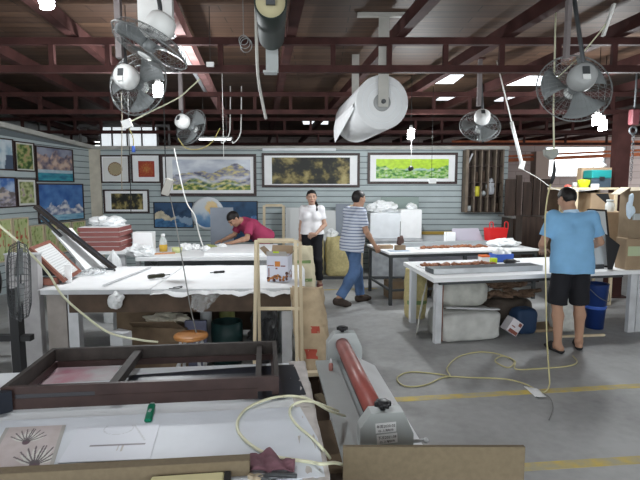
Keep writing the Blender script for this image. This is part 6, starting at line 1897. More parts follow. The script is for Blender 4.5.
    if woman:
        tail = [H(0.0, -0.088, 0.0), H(-0.055, -0.085, -0.06), H(-0.088, -0.01, -0.13), H(-0.080, 0.065, -0.205)]
        for a_, b_, r0, r1 in zip(tail[:-1], tail[1:], (0.034, 0.028, 0.026), (0.028, 0.026, 0.012)): V.cone(a_, b_, r0, r1, 0.02)
    me, _ = V.mesh('hair'); put('hair', me, M_hair)
    # ---------- shirt
    lo2, hi2 = lo.copy(), hi.copy()
    V = Vol(lo2, hi2, h)
    e = wear.get('ease', 0.016)
    torso(V, e, 0.05)
    hemc = pel + up * wear['hem']
    for s_ in (-1, 1):
        V.cone(hemc + lat * s_ * 0.078 - up * 0.02, waist + lat * s_ * 0.07, (0.096 if woman else 0.102) + e + 0.008, 0.098 * g + e, 0.05)
    if wear['hem'] < -0.03: V.ell(pel - fw * 0.03 - up * 0.02, (0.172, 0.140, 0.17), np.stack([lat, fw, up], 1), 0.05)
    V.clip(lambda X, Y, Z: -((X - hemc[0]) * up[0] + (Y - hemc[1]) * up[1] + (Z - hemc[2]) * up[2]) )
    for S in 'LR':
        sh, el = J['sh' + S], J['el' + S]
        V.cone(sh, sh + (el - sh) * wear['sleeve'], 0.055 * g + e * .35, 0.050 * g + e * .75, 0.03, cut='end')
    ndir = n3(nk - ch); nc = nk + ndir * wear.get('collar', 0.0)
    V.clip(lambda X, Y, Z: np.where(np.sqrt((X - nk[0]) ** 2 + (Y - nk[1]) ** 2 + (Z - nk[2]) ** 2) < 0.14, (X - nc[0]) * ndir[0] + (Y - nc[1]) * ndir[1] + (Z - nc[2]) * ndir[2], -0.1))
    V.wrinkle(0.0030, 26, 1.0)
    me, _ = V.mesh('shirt'); sh_o = put('shirt', me, wear['shirt'])
    if wear.get('collar_m'):
        V = Vol(nk - 0.16, nk + 0.16, 0.005)
        V.cone(nk - ndir * 0.035, nk + ndir * 0.012, 0.078, 0.064, 0.01)
        V.clip(lambda X, Y, Z: np.abs((X - nk[0]) * ndir[0] + (Y - nk[1]) * ndir[1] + (Z - nk[2]) * ndir[2] + 0.014) - 0.018)
        me, _ = V.mesh('collar'); put('collar', me, wear['collar_m'], par=sh_o)
    # ---------- trousers / shorts
    V = Vol(lo2, hi2, h)
    for s_ in (-1, 1):
        V.cone(pel + lat * s_ * 0.066 + up * 0.06, pel + lat * s_ * 0.072 - up * 0.02, 0.104, 0.112, 0.05)
    V.ell(pel - fw * 0.035 - up * 0.01, (0.16, 0.115, 0.11), np.stack([lat, fw, up], 1), 0.05)
    for S, hs in (('L', hipL), ('R', hipR)):
        kn, an = J['kn' + S], J['an' + S]
        f = wear['leg']
        if f <= 1:
            V.cone(hs, hs + (kn - hs) * f, 0.094, wear.get('cuff', 0.085), 0.035, cut='end')
        else:
            V.cone(hs, kn, 0.092, wear.get('knee', 0.066), 0.035)
            V.cone(kn, kn + (an - kn) * (f - 1), wear.get('knee', 0.066), wear.get('cuff', 0.058), 0.03, cut='end')
            cf = kn + (an - kn) * 0.30 - fw * 0.018
            V.cone(kn - fw * 0.006, cf, wear.get('knee', 0.066), wear.get('knee', 0.066) * 0.98, 0.03)
    top = pel + up * (0.10 if wear['hem'] > -0.03 else wear['hem'] + 0.075)
    V.clip(lambda X, Y, Z: (X - top[0]) * up[0] + (Y - top[1]) * up[1] + (Z - top[2]) * up[2])
    V.wrinkle(0.003, 24, 2.0)
    me, _ = V.mesh('trousers'); put(wear['bottom_name'], me, wear['bottom'])
    # ---------- shoes
    for S in 'LR':
        an, toe = J['an' + S], J['toe' + S]
        ft = n3((toe - an) * np.array((1, 1, 0))); 
        V = Vol(np.minimum(an, toe) - 0.14, np.maximum(an, toe) + 0.14, 0.005)
        low = an[2] < 0.12
        heel = an - ft * 0.05; heel[2] = toe[2] + 0.012 if low else an[2] - 0.055
        ball = an + (toe - an) * 0.72; ball[2] = toe[2] + 0.012
        tip = toe + ft * 0.015; tip[2] = toe[2] + 0.004
        V.cone(heel, ball, 0.040, 0.044, 0.02); V.cone(ball, tip, 0.044, 0.030, 0.02)
        if wear['shoe'] == 'closed':
            V.cone(heel + np.array((0, 0, 0.03)), an, 0.042, 0.045, 0.03); V.cone(an, ball, 0.042, 0.036, 0.03)
            V.clip(lambda X, Y, Z: Z - (an[2] + 0.01))
        else:
            zt_ = toe[2] + 0.012
            sole_z = lambda X, Y: zt_ + ((X - ball[0]) * ft[0] + (Y - ball[1]) * ft[1]) * ((ball[2] - heel[2]) / max(1e-6, np.linalg.norm((ball - heel)[:2])))
            V.cone(an, ball, 0.034, 0.038, 0.02)
            V.clip(lambda X, Y, Z: np.minimum(Z - sole_z(X, Y) + 0.006, np.abs((X - ball[0]) * ft[0] + (Y - ball[1]) * ft[1] + 0.035) - 0.038))
        if low: V.clip(lambda X, Y, Z: 0.0 - Z)
        me, _ = V.mesh('shoe'); put('sandal' if wear['shoe'] != 'closed' else 'shoe', me, wear['shoe_m'])
    return root


M_bluecl = mat('light_blue_tshirt', (0.21, 0.43, 0.68), 0.85, var=0.07, scale=6)
M_pinkcl = mat('crimson_pink_tshirt', (0.36, 0.045, 0.11), 0.85, var=0.08, scale=6)
M_whitecl = mat('white_polo', (0.80, 0.79, 0.81), 0.8, var=0.02)
M_stripe = stripe_mat('striped_polo', (0.56, 0.60, 0.68), (0.17, 0.20, 0.30), 0.043, 0.36)
M_jean = mat('blue_denim', (0.085, 0.15, 0.29), 0.85, var=0.25, scale=5)
M_blackcl = mat('black_cloth', (0.012, 0.012, 0.016), 0.8)
SKIN = (0.42, 0.245, 0.165)

# man in blue, back to us, working at table D
bx = 2.555
figure('man in light blue t-shirt and black shorts standing at the right hand table, back turned', (bx, 5.02, 0), math.radians(-3), dict(
    pel=(0.0, 0.0, 0.93), chest=(0.0, 0.03, 1.24), neck=(-0.01, 0.06, 1.445), head=(-0.03, 0.115, 1.555), hyaw=0.30, hpitch=-0.42,
    shL=(-0.185, 0.04, 1.375), shR=(0.185, 0.04, 1.375), elL=(-0.275, 0.06, 1.10), elR=(0.30, 0.07, 1.12), wrL=(-0.19, 0.28, 1.02), wrR=(0.24, 0.29, 1.03),
    hdL=(0.35, 0.85, -0.35), hnL=(0.3, 0.2, -0.9), hsL=(0.9, -0.3, 0.2), hdR=(-0.35, 0.85, -0.35), hnR=(-0.3, 0.2, -0.9), hsR=(-0.9, -0.3, 0.2),
    knL=(-0.115, 0.03, 0.49), knR=(0.115, 0.05, 0.49), anL=(-0.125, -0.06, 0.085), anR=(0.135, 0.05, 0.085), toeL=(-0.165, 0.08, 0.028), toeR=(0.185, 0.19, 0.028)),
    dict(skin=SKIN, shirt=M_bluecl, hem=-0.12, sleeve=0.72, ease=0.026, collar=-0.025, collar_m=mat('pale_blue_collar', (0.50, 0.68, 0.86), 0.8), bottom=M_blackcl, bottom_name='shorts', leg=1.0, cuff=0.098, shoe='sandal', shoe_m=mat('black_sandal', (0.02, 0.02, 0.022), 0.6), nape=-0.045))

# man in the striped shirt walking right
figure('man in grey striped polo shirt and blue jeans walking in the middle aisle', (0.46, 7.06, 0), math.radians(-62), dict(
    pel=(0.0, 0.0, 0.90), chest=(0.0, 0.035, 1.20), neck=(0.0, 0.06, 1.40), head=(0.0, 0.10, 1.51), hyaw=0.05, hpitch=-0.14,
    shL=(-0.175, 0.03, 1.335), shR=(0.175, 0.03, 1.335), elL=(-0.24, 0.05, 1.06), elR=(0.245, 0.07, 1.07), wrL=(-0.22, 0.22, 0.86), wrR=(0.215, 0.24, 0.86),
    hdL=(0.1, 0.5, -0.8), hnL=(0.9, -0.1, 0.0), hsL=(0, 0.9, 0.3), hdR=(0.0, 0.6, -0.75), hnR=(-0.9, -0.1, 0.0), hsR=(0, 0.9, 0.3),
    knL=(-0.09, 0.14, 0.48), knR=(0.09, -0.02, 0.47), anL=(-0.09, 0.20, 0.085), anR=(0.08, -0.26, 0.13), toeL=(-0.11, 0.36, 0.028), toeR=(0.09, -0.11, 0.030)),
    dict(skin=SKIN, shirt=M_stripe, hem=-0.13, sleeve=0.75, ease=0.022, collar=-0.01, collar_m=M_stripe, bottom=M_jean, bottom_name='jeans', leg=1.94, knee=0.075, cuff=0.068, shoe='closed', shoe_m=mat('dark_brown_sandal', (0.05, 0.035, 0.028), 0.6), nape=-0.06))

# woman in white
figure('woman with a ponytail in white polo shirt and black trousers facing us', (-0.13, 8.15, 0), math.radians(172), dict(
    pel=(0.0, 0.0, 0.90), chest=(0.0, 0.01, 1.20), neck=(0.0, 0.02, 1.39), head=(0.0, 0.045, 1.51), hyaw=0.25, hpitch=0.02,
    shL=(-0.145, 0.01, 1.325), shR=(0.145, 0.01, 1.325), elL=(-0.215, 0.02, 1.07), elR=(0.185, -0.01, 1.06), wrL=(-0.09, 0.20, 0.93), wrR=(0.19, 0.06, 0.84),
    hdL=(0.85, 0.25, -0.25), hnL=(0.1, -0.6, -0.75), hsL=(0.3, 0.4, 0.8), hdR=(-0.15, 0.25, -0.95), hnR=(-0.95, 0.1, 0.1), hsR=(0.1, 0.95, 0.2),
    knL=(-0.105, 0.05, 0.48), knR=(0.08, 0.03, 0.48), anL=(-0.13, 0.02, 0.085), anR=(0.05, 0.0, 0.085), toeL=(-0.15, 0.15, 0.028), toeR=(0.06, 0.14, 0.028)),
    dict(skin=(0.48, 0.30, 0.22), shirt=M_whitecl, hem=0.02, sleeve=0.66, ease=0.014, collar=-0.005, collar_m=M_whitecl, bottom=M_blackcl, bottom_name='trousers', leg=1.80, knee=0.070, cuff=0.064, shoe='closed', shoe_m=mat('red_brown_shoe', (0.20, 0.06, 0.05), 0.5), nape=-0.075), woman=True)

# man in pink bending over table C
figure('man in crimson pink t-shirt bending over the rear left table', (-1.03, 7.93, 0), math.radians(127), dict(
    pel=(0.0, -0.16, 0.86), chest=(0.0, 0.10, 1.065), neck=(0.0, 0.27, 1.165), head=(0.0, 0.375, 1.19), hyaw=0.0, hpitch=-0.95,
    shL=(-0.175, 0.19, 1.10), shR=(0.175, 0.19, 1.10), elL=(-0.235, 0.28, 0.90), elR=(0.23, 0.25, 0.92), wrL=(-0.18, 0.50, 0.848), wrR=(0.16, 0.50, 0.848),
    hdL=(0.3, 0.9, -0.08), hnL=(0, -0.2, -1), hsL=(1, 0, 0), curlL=0.2, curlR=0.2, hdR=(-0.3, 0.9, -0.08), hnR=(0, -0.2, -1), hsR=(-1, 0, 0),
    knL=(-0.11, -0.08, 0.46), knR=(0.11, -0.12, 0.46), anL=(-0.12, -0.14, 0.085), anR=(0.12, -0.22, 0.085), toeL=(-0.14, 0.02, 0.028), toeR=(0.14, -0.06, 0.028)),
    dict(skin=SKIN, shirt=M_pinkcl, hem=-0.04, sleeve=0.72, ease=0.022, collar=-0.02, bottom=M_blackcl, bottom_name='trousers', leg=1.9, knee=0.072, cuff=0.065, shoe='closed', shoe_m=M_black, nape=-0.05))
# ================================================================== OVERHEAD: FANS, LAMPS, ROLLS, CORDS
def fan(label, c, axis, R, mount_top, bracket_w=0.05, bracket_m=None, blades=3, phase=0.0, drop=None, motor_m=None):
    """c centre of the cage, axis towards the front of the fan"""
    c = Vector(c); n = Vector(axis).normalized()
    mt = Vector(mount_top)
    t_ = thing('orbit_fan', label, 'fan', mt)
    u = n.orthogonal().normalized(); w = n.cross(u)
    # cage
    m_ = MB()
    def wire(side):
        for k in range(40):
            a = 2 * PI * k / 40 + side * 0.08
            e = u * math.cos(a) + w * math.sin(a)
            m_.tube([c + e * 0.05 + n * side * 0.075, c + e * R * 0.55 + n * side * 0.085, c + e * R * 0.88 + n * side * 0.055, c + e * R], 0.0017, 3, True, False)
    wire(1); wire(-1)
    for f, dz in ((0.30, .08), (0.55, .085), (0.75, .072), (0.90, .05)):
        for s in (1, -1): m_.ring(c + n * dz * s, n, R * f, 0.0017, 30, 3)
    m_.ring(c, n, R, 0.0055, 44, 6)
    cage = part(t_, 'cage', m_, M_wire)
    m_ = MB(); m_.lathe([(0, -0.006), (0.055, -0.004), (0.05, 0.006), (0, 0.01)], c + n * 0.083, n, 20); part(cage, 'badge', m_, M_fanwhite)
    # blades
    for k in range(blades):
        a0 = phase + 2 * PI * k / blades
        m_ = MB()
        def bl(p, q, off):
            a = a0 + (q - 0.5) * 1.35 * (0.55 + 0.45 * p); r = 0.045 + (R * 0.90 - 0.045) * p
            return c + (u * math.cos(a) + w * math.sin(a)) * r + n * ((q - 0.5) * 0.055 + off)
        a_ = [[m_.v(bl(i / 8, j / 6, 0.0)) for j in range(7)] for i in range(9)]
        b_ = [[m_.v(bl(i / 8, j / 6, -0.003)) for j in range(7)] for i in range(9)]
        for i in range(8):
            for j in range(6):
                m_.f([a_[i][j], a_[i + 1][j], a_[i + 1][j + 1], a_[i][j + 1]], True); m_.f([b_[i][j], b_[i][j + 1], b_[i + 1][j + 1], b_[i + 1][j]], True)
        for i in range(8):
            m_.f([a_[i][0], b_[i][0], b_[i + 1][0], a_[i + 1][0]]); m_.f([a_[i][6], a_[i + 1][6], b_[i + 1][6], b_[i][6]])
        for j in range(6):
            m_.f([a_[0][j], a_[0][j + 1], b_[0][j + 1], b_[0][j]]); m_.f([a_[8][j], b_[8][j], b_[8][j + 1], a_[8][j + 1]])
        part(t_, 'blade', m_, M_blade)
    m_ = MB(); m_.lathe([(0, -0.03), (0.045, -0.03), (0.048, 0.02), (0.03, 0.04), (0, 0.042)], c, n, 20); part(t_, 'hub', m_, M_blade)
    # motor behind the cage
    m_ = MB(); m_.lathe([(0, -0.25), (0.070, -0.248), (0.096, -0.225), (0.105, -0.17), (0.100, -0.12), (0.07, -0.088), (0, -0.082)], c, n, 24); mo = part(t_, 'motor', m_, motor_m or M_fanwhite)
    m_ = MB(); m_.ring(c - n * 0.20, n, 0.088, 0.008, 24, 6); part(mo, 'vent_ring', m_, M_darkgrey)
    bk = c - n * 0.2505
    m_ = MB(); m_.M = Matrix.Translation(bk) @ n.to_track_quat('Y', 'Z').to_matrix().to_4x4(); m_.box((0, -0.004, 0.012), (0.05, 0.008, 0.06)); part(mo, 'switch_plate', m_, M_darkgrey)
    m_ = MB(); m_.M = Matrix.Translation(bk) @ n.to_track_quat('Y', 'Z').to_matrix().to_4x4(); m_.box((0, -0.005, -0.045), (0.055, 0.010, 0.04)); part(mo, 'gear_box', m_, M_fanwhite)
    # orbit arm and bracket
    j = c - n * 0.17 + Vector((0, 0, 0.13))
    m_ = MB(); m_.tube([c - n * 0.17 + Vector((0, 0, 0.07)), j, Vector((mt.x, mt.y, max(j.z, mt.z - 0.05)))], 0.016, 10); part(t_, 'arm', m_, M_darkgrey)
    m_ = MB(); m_.bb(mt.x - bracket_w / 2, mt.x + bracket_w / 2, mt.y - 0.025, mt.y + 0.025, drop or min(j.z, mt.z - 0.1), mt.z); part(t_, 'bracket', m_, bracket_m or mat('dull_grey_post', (0.16, 0.14, 0.14), 0.6))
    m_ = MB(); m_.bb(mt.x - bracket_w / 2 - .03, mt.x + bracket_w / 2 + .03, mt.y - 0.05, mt.y + 0.05, mt.z - 0.001, mt.z + 0.012); part(t_, 'ceiling_plate', m_, bracket_m or M_steel)
    return t_


def up_to(p, z): return (p.x, p.y, z)


ZR = ZC - 0.0125
c = Q(150, 46, 3.75); fan('white orbit fan at the top left tilted down, hung on the wide white bracket', c, (-0.42, -0.15, -0.86), 0.285, (Q(154, 20, 3.9).x, 3.95, ZR), 0.26, M_fanwhite, drop=Q(154, 38, 3.95).z)
c = Q(138, 84, 4.62); fan('grey orbit fan on the left with a lit bulb shining behind its cage', c, (0.24, 0.95, -0.16), 0.285, (Q(120, 60, 4.35).x, 4.35, ZR), 0.05)
c = Q(191, 127, 7.3); fan('smaller orbit fan farther back on the left above the mountain picture', c, (0.50, 0.78, -0.36), 0.27, (Q(181, 100, 7.0).x, 7.0, ZR), 0.05)
c = Q(480, 126, 6.9); fan('orbit fan on the right above the pigeonhole rack', c, (0.1, 0.80, -0.6), 0.27, (Q(479, 100, 6.7).x, 6.7, ZR), 0.05)
c = Q(574, 88, 4.15); fan('large dark orbit fan at upper right under the purlins', c, (0.12, 0.93, -0.30), 0.29, (Q(566, 60, 3.95).x, 3.95, ZR), 0.03, motor_m=mat('shaded_fan_enamel', (0.33, 0.34, 0.34), 0.5))  # fan white darkened for this motor, shade put into the colour

# standing fan at the left edge, cage seen edge on
c = Q(19.5, 281, 3.1)
fc = Vector((c.x, 3.1, c.z)); n = Vector((0.87, 0.49, -0.03)).normalized()
t = thing('pedestal_fan', 'black pedestal fan at the left edge with its cage seen edge on', 'fan', (fc.x - 0.22, 3.0, 0))
m = MB(); u = n.orthogonal().normalized(); w = n.cross(u); R = 0.25
for s in (1, -1):
    for k in range(36):
        a = 2 * PI * k / 36; e = u * math.cos(a) + w * math.sin(a)
        m.tube([fc + e * 0.04 + n * s * 0.062, fc + e * R * .6 + n * s * 0.062, fc + e * R * .9 + n * s * 0.045, fc + e * R], 0.0016, 3, True, False)
    for f, dz in ((0.3, .063), (0.6, .062), (0.8, .053), (.93, .034)): m.ring(fc + n * dz * s, n, R * f, 0.0018, 30, 3)
m.ring(fc, n, R, 0.006, 40, 6); part(t, 'cage', m, M_darkgrey)
for k in range(3):
    m = MB(); a0 = 2 * PI * k / 3 + .4
    m.sheet(lambda p, q: fc + (u * math.cos(a0 + (q - .5) * 1.2) + w * math.sin(a0 + (q - .5) * 1.2)) * (0.04 + 0.17 * p) + n * (q - .5) * .05, 6, 6, 0.002); part(t, 'blade', m, M_blade)
m = MB(); m.lathe([(0, 0.0), (0.07, 0.01), (0.085, 0.06), (0.085, 0.17), (0.05, 0.20), (0, 0.20)], fc - n * 0.09, -n, 22); part(t, 'motor', m, M_black)
m = MB(); m.cyl((fc.x - 0.22, 3.0, 0.02), (fc.x - 0.22, 3.0, fc.z - 0.07), 0.02); part(t, 'pole', m, M_black)
m = MB(); m.lathe([(0, 0), (0.20, 0), (0.19, 0.025), (0.05, 0.04), (0, 0.04)], (fc.x - 0.22, 3.0, 0), seg=28); part(t, 'base', m, M_black)
m = MB(); m.bar((fc.x - .22, 3.0, fc.z - .09), fc - n * 0.20 + Vector((0, 0, -.04)), 0.035, 0.05); part(t, 'yoke', m, M_black)
m = MB(); m.bb(-2.45, -2.10, 3.35, 3.42, 0.0, 0.03); m.bb(-2.13, -2.07, 3.35, 3.42, 0.03, 0.98); m.bb(-2.45, -2.0, 3.36, 3.41, 0.62, 0.66); single('dark_stand', m, M_black, 'black metal stand behind the pedestal fan at left edge', 'stand')

# ---- lamps
M_glow = mat('lit_lamp_tube', (1, 1, 1), 0.4, emit=(0.95, 0.98, 1.0), estr=40)
def cfl(label, p, power, top, two=False):
    p = Vector(p)
    t_ = thing('hanging_bulb', label, 'lamp', (p.x, p.y, p.z - 0.07))
    m_ = MB(); m_.cyl(p + Vector((0, 0, 0.10)), Vector((p.x, p.y, top)), 0.004, seg=6); part(t_, 'cord', m_, M_cord)
    m_ = MB(); m_.lathe([(0, 0.03), (0.024, 0.03), (0.030, 0.055), (0.02, 0.10), (0, 0.10)], p, seg=16); part(t_, 'socket', m_, M_fanwhite)
    m_ = MB(); hx = [p + Vector((0.040 * math.cos(k * .55), 0.040 * math.sin(k * .55), 0.03 - 0.12 * k / 40)) for k in range(41)]
    m_.tube(hx, 0.014, 8); part(t_, 'tube', m_, M_glow)
    L = bpy.data.lights.new('bulb_light', 'POINT'); L.energy = power; L.color = (0.94, 0.98, 1.0); L.shadow_soft_size = 0.09
    lo_ = bpy.data.objects.new('bulb_light', L); COL.objects.link(lo_); lo_.parent = t_; lo_.location = (0, 0, -0.06)
    return t_


PW = 1.0
cfl('lit spiral bulb on the left seen through the fan cage', Q(158, 87, 5.35), 125 * PW, ZC)
cfl('lit bulb hanging over the steel frame table', Q(411, 132, 7.55), 120 * PW, ZC)
cfl('lit bulb hanging at right beyond the large dark fan', Q(597, 117, 6.2), 75 * PW, ZC)
cfl('second lit bulb at right beside the first one', Q(603, 123, 6.6), 40 * PW, ZC)
cfl('lit bulb at the top left corner of the roof', Q(46, -6, 3.75), 15 * PW, ZC)
cfl('unseen bulb added over the foreground table for extra light', (-0.70, 1.78, 2.74), 38 * PW, ZC)  # out of view, added to brighten the foreground table

# white tube lamp hanging askew at right
a_, b_ = Q(505, 95, 6.8), Q(522, 165, 6.8)
t = thing('tube_lamp', 'thin white tube hanging askew from the truss at right', 'tube', (b_.x, 6.8, b_.z))
mid = a_.lerp(b_, 0.38)
m = MB(); m.cyl(mid, b_, 0.022, seg=12); part(t, 'tube', m, mat('white_tube', (0.85, 0.86, 0.85), 0.4))
m = MB(); m.cyl(a_ + (a_ - b_) * ((ZC - a_.z) / (a_.z - b_.z)), mid, 0.009, seg=8); part(t, 'rod', m, M_cordw)
m = MB(); m.box(b_, (0.055, 0.05, 0.11), Euler((0, 0.2, 0))); part(t, 'end_box', m, M_cordw)
# fluorescent battens farther back
for (u0, u1, v, Y, lb) in ((198, 232, 139.5, 9.2, 'lit white tube batten behind the left fans'),):
    a_, b_ = Q(u0, v, Y), Q(u1, v, Y)
    t = thing('tube_batten', lb, 'lamp', ((a_.x + b_.x) / 2, Y, a_.z))
    m = MB(); m.bb(a_.x, b_.x, Y - 0.03, Y + 0.03, a_.z + 0.012, a_.z + 0.045); part(t, 'housing', m, M_fanwhite)
    m = MB(); m.cyl((a_.x + .02, Y, a_.z), (b_.x - .02, Y, a_.z), 0.012, seg=10); part(t, 'tube', m, mat('lit_batten_tube', (1, 1, 1), 0.4, emit=(0.95, 0.98, 1), estr=4))
    m = MB()
    for x in (a_.x + .1, b_.x - .1): m.cyl((x, Y, a_.z + .045), (x, Y, ZC), 0.004, seg=5)
    part(t, 'hanger', m, M_wire)

# ---- hanging white film roll
pn, pf = Q(382, 102.5, 5.05), Q(356, 121, 6.45)
ax = (pf - pn).normalized()
t = thing('film_roll', 'big white film roll hung from the roof in the middle', 'roll', (pn + pf) / 2)
m = MB(); m.lathe([(0.085, 0.0), (0.255, 0.0), (0.265, 0.006), (0.265, (pf - pn).length), (0.085, (pf - pn).length)], pn, ax, 56); part(t, 'roll', m, mat('milky_film', (0.70, 0.71, 0.72), 0.35, var=0.03))
m = MB()
for r in (0.14, 0.20): m.ring(pn - ax * 0.0005, ax, r, 0.0025, 50, 5)
part(t, 'winding_edges', m, M_white2)
m = MB(); m.lathe([(0.045, -0.004), (0.086, -0.004), (0.086, 0.05), (0.045, 0.05)], pn, ax, 32); part(t, 'core', m, mat('grey_core', (0.36, 0.37, 0.37), 0.6))
m = MB(); m.cyl(pn - ax * 0.08, pf + ax * 0.08, 0.022, seg=14); part(t, 'spindle', m, M_darkgrey)
# loose end of film hanging from the far side
d1 = Vector((-ax.y, ax.x, 0)).normalized()
if d1.x > 0: d1 = -d1
m = MB(); L_ = (pf - pn).length
def tail(a_, b_):
    base = pn + ax * (L_ * (0.02 + 0.96 * a_))
    w_ = 0.22 * b_ * (0.25 + 0.75 * a_)
    return base + d1 * (0.268 + 0.02 * math.sin(b_ * 3)) + Vector((0, 0, -w_ - 0.06 * b_ * a_))
m.grid(tail, 18, 10); part(t, 'loose_film', m, M_paper)
for (pp, nm, w_) in ((pn - ax * 0.05, 'hanger_strap', 0.10), (pf + ax * 0.06, 'hanger_strap', 0.09)):
    m = MB(); m.bb(pp.x - w_ / 2, pp.x + w_ / 2, pp.y - 0.012, pp.y + 0.012, pp.z - 0.05, ZC - 0.001); part(t, nm, m, M_trim)
m = MB(); pp = pn - ax * 0.05; m.bb(pp.x - .26, pp.x + .26, pp.y - 0.03, pp.y + 0.03, ZC - 0.035, ZC - 0.0012); part(t, 'ceiling_plate', m, M_trim)

# ---- dark green roll hung near the top
pn, pf = Q(270.5, 2, 3.45), Q(271.5, 37, 4.40)
ax = (pf - pn).normalized()
t = thing('film_roll', 'dark green black roll hung under the roof at top centre', 'roll', (pn + pf) / 2)
m = MB(); m.lathe([(0.05, 0), (0.104, 0), (0.109, 0.006), (0.109, (pf - pn).length), (0.05, (pf - pn).length)], pn, ax, 36); part(t, 'roll', m, mat('dark_green_film', (0.013, 0.021, 0.018), 0.6, spec=.3))
m = MB(); m.lathe([(0.03, -0.004), (0.098, -0.003), (0.098, 0.003), (0.03, 0.004)], pn, ax, 32); part(t, 'core', m, mat('tan_core', (0.40, 0.36, 0.22), 0.7))
m = MB()
m.cyl(pn - ax * .06, pf + ax * .06, 0.02); part(t, 'spindle', m, M_darkgrey)
for pp in (pn - ax * 0.04, pf + ax * 0.045):
    m = MB(); m.bb(pp.x - .03, pp.x + .03, pp.y - .01, pp.y + .01, pp.z - 0.03, ZC - 0.001); part(t, 'hanger_strap', m, M_darkgrey)
m = MB(); s0 = Q(256.5, 0, 3.6); m.tube(spline([Q(256, 4, 3.7), Q(256.5, 40, 3.9), Q(258, 75, 4.1), Q(262, 100, 4.2), Q(266, 119, 4.25)]), 0.012, 6, radii=None); part(t, 'loose_strip', m, M_trim)
m = MB(); c = Q(272, 62, 4.6); m.bb(c.x - 0.055, c.x + 0.055, 4.60, 4.63, c.z - 0.09, ZC - .001); m.bb(c.x - .075, c.x + .04, 4.55, 4.66, c.z - .10, c.z - .08); single('steel_bracket', m, M_grey, 'grey hanging bracket just below the dark green roll', 'bracket')
# wire coil hook
c = Q(243.5, 40, 4.0)
t = thing('wire_coil', 'small coil of wire hanging beside the dark green roll', 'wire', (c.x, 4.0, c.z))
m = MB()
for k in range(3): m.ring((c.x + 0.01 * k, 4.0, c.z - 0.02 * k), (0.2 * k, 1, 0.1), 0.035 + .008 * k, 0.0035, 22, 5)
part(t, 'coil', m, M_wire)
m = MB(); m.cyl((c.x, 4.0, c.z + .03), (c.x, 4.0, ZC - .001), 0.003, seg=5); part(t, 'hanger', m, M_wire)

# ---- hanging cords and hoses
def cord(name, label, pts, r, m_, cat='cord', group=None, smooth=True, seg=6):
    mb = MB(); mb.tube(spline(pts, 8) if smooth else pts, r, seg); return single(name, mb, m_, label, cat, group)


p0 = Q(127, 60, 4.8)
cord('power_cord', 'thin dark cord hanging straight down left of the medallion pictures', [(p0.x, 4.8, ZC), Q(128, 110, 4.8), Q(130, 165, 4.8), Q(131, 214, 4.8)], 0.004, M_cord)
c = Q(127, 124, 4.75); m = MB(); m.box(c, (0.085, 0.05, 0.075), Euler((0, -0.35, 0.2))); sb = single('switch_box', m, M_fanwhite, 'white switch box on cords below the left bulb fan', 'switch box')
cord('power_cord', 'pale yellow cord sagging from the white switch box up to the right', [c + Vector((.03, 0, .02)), Q(150, 112, 4.8), Q(178, 98, 4.85), Q(190, 88, 4.88), Q(200, 79, 4.9)], 0.007, M_hosepale)
cord('power_cord', 'yellow cord with blue end below the white switch box', [c + Vector((.02, 0, -.04)), Q(133, 138, 4.75), Q(133.5, 146, 4.75)], 0.005, mat('yellow_cord', (0.38, 0.32, 0.10), 0.5))
m = MB(); q = Q(133.5, 148.5, 4.75); m.cyl(q + Vector((0, 0, .025)), q + Vector((0, 0, -.035)), 0.013, 0.017, 10); single('plug', m, M_bluel, 'blue connector at the end of the hanging yellow cord', 'plug')
cord('power_cord', 'brown cord hanging left of the white switch box', [Q(121, 92, 4.78), Q(122, 120, 4.78), Q(121.5, 165, 4.78), Q(122, 190, 4.78)], 0.004, mat('tan_cord', (0.35, 0.3, 0.22), 0.6))
# grey plug box on cord left centre, down to the table
c = Q(167.5, 187, 5.0)
p0 = Q(164, 95, 5.0)
cord('power_cord', 'dark cord hanging from the left bulb fan to the grey plug box', [(p0.x, 5.0, ZC), Q(164.5, 130, 5.0), Q(166, 178, 5.0)], 0.0055, M_cord)
m = MB(); m.box(c, (0.075, 0.06, 0.17), Euler((0, 0.35, 0.2)), bevel=0.008); single('plug_box', m, mat('putty_plastic', (0.45, 0.43, 0.39), 0.5), 'grey plug box hanging before the mountain picture', 'plug box')
cord('power_cord', 'grey cord running from the plug box down past the orange stool', [c + Vector((.02, 0, -.08)), Q(176, 225, 4.7), Q(184, 270, 4.3), Q(190, 305, 4.22), Q(196, 331, 4.17), Q(199, 345, 4.1)], 0.005, mat('grey_cord', (0.22, 0.22, 0.21), 0.6))
cord('vacuum_hose', 'white hose hanging in an S from the left rear fan to rear left table', [Q(174, 148, 6.9), Q(177, 162, 6.9), Q(182, 185, 6.9), Q(187, 203, 6.9), Q(195, 216, 6.9), Q(198, 230, 6.95), Q(203, 246.5, 6.95)], 0.009, M_cordw, 'hose', seg=8)
cord('power_cord', 'yellow cord sagging in a loop below the left rear fan', [Q(178, 138, 6.9), Q(186, 148, 6.9), Q(200, 149, 6.9), Q(212, 142, 6.9), Q(220, 128, 6.9)], 0.005, mat('yellow_cord', (0.38, 0.32, 0.10), 0.5))
for (u, v0, v1, Y, lb, mm) in ((222.5, 95, 158, 6.5, 'thin pale pull string hanging before the mountain picture', M_cordw), (411.5, 140, 166, 7.5, 'thin string below the bulb over the steel frame table', M_cordw), (433, 112, 179, 7.2, 'thin dark cord hanging before the lime green picture', M_cord)):
    p0 = Q(u, v0, Y)
    cord('pull_string', lb, [(p0.x, Y, ZC if v0 < 135 else p0.z), (p0.x, Y, Q(u, v1, Y).z)], 0.003, mm, 'string', smooth=False)
m = MB(); c = Q(432.5, 181, 7.2); m.box(c, (0.10, 0.05, 0.075), bevel=.006); single('switch_box', m, M_fanwhite, 'white switch hanging on cord before the lime green picture', 'switch')
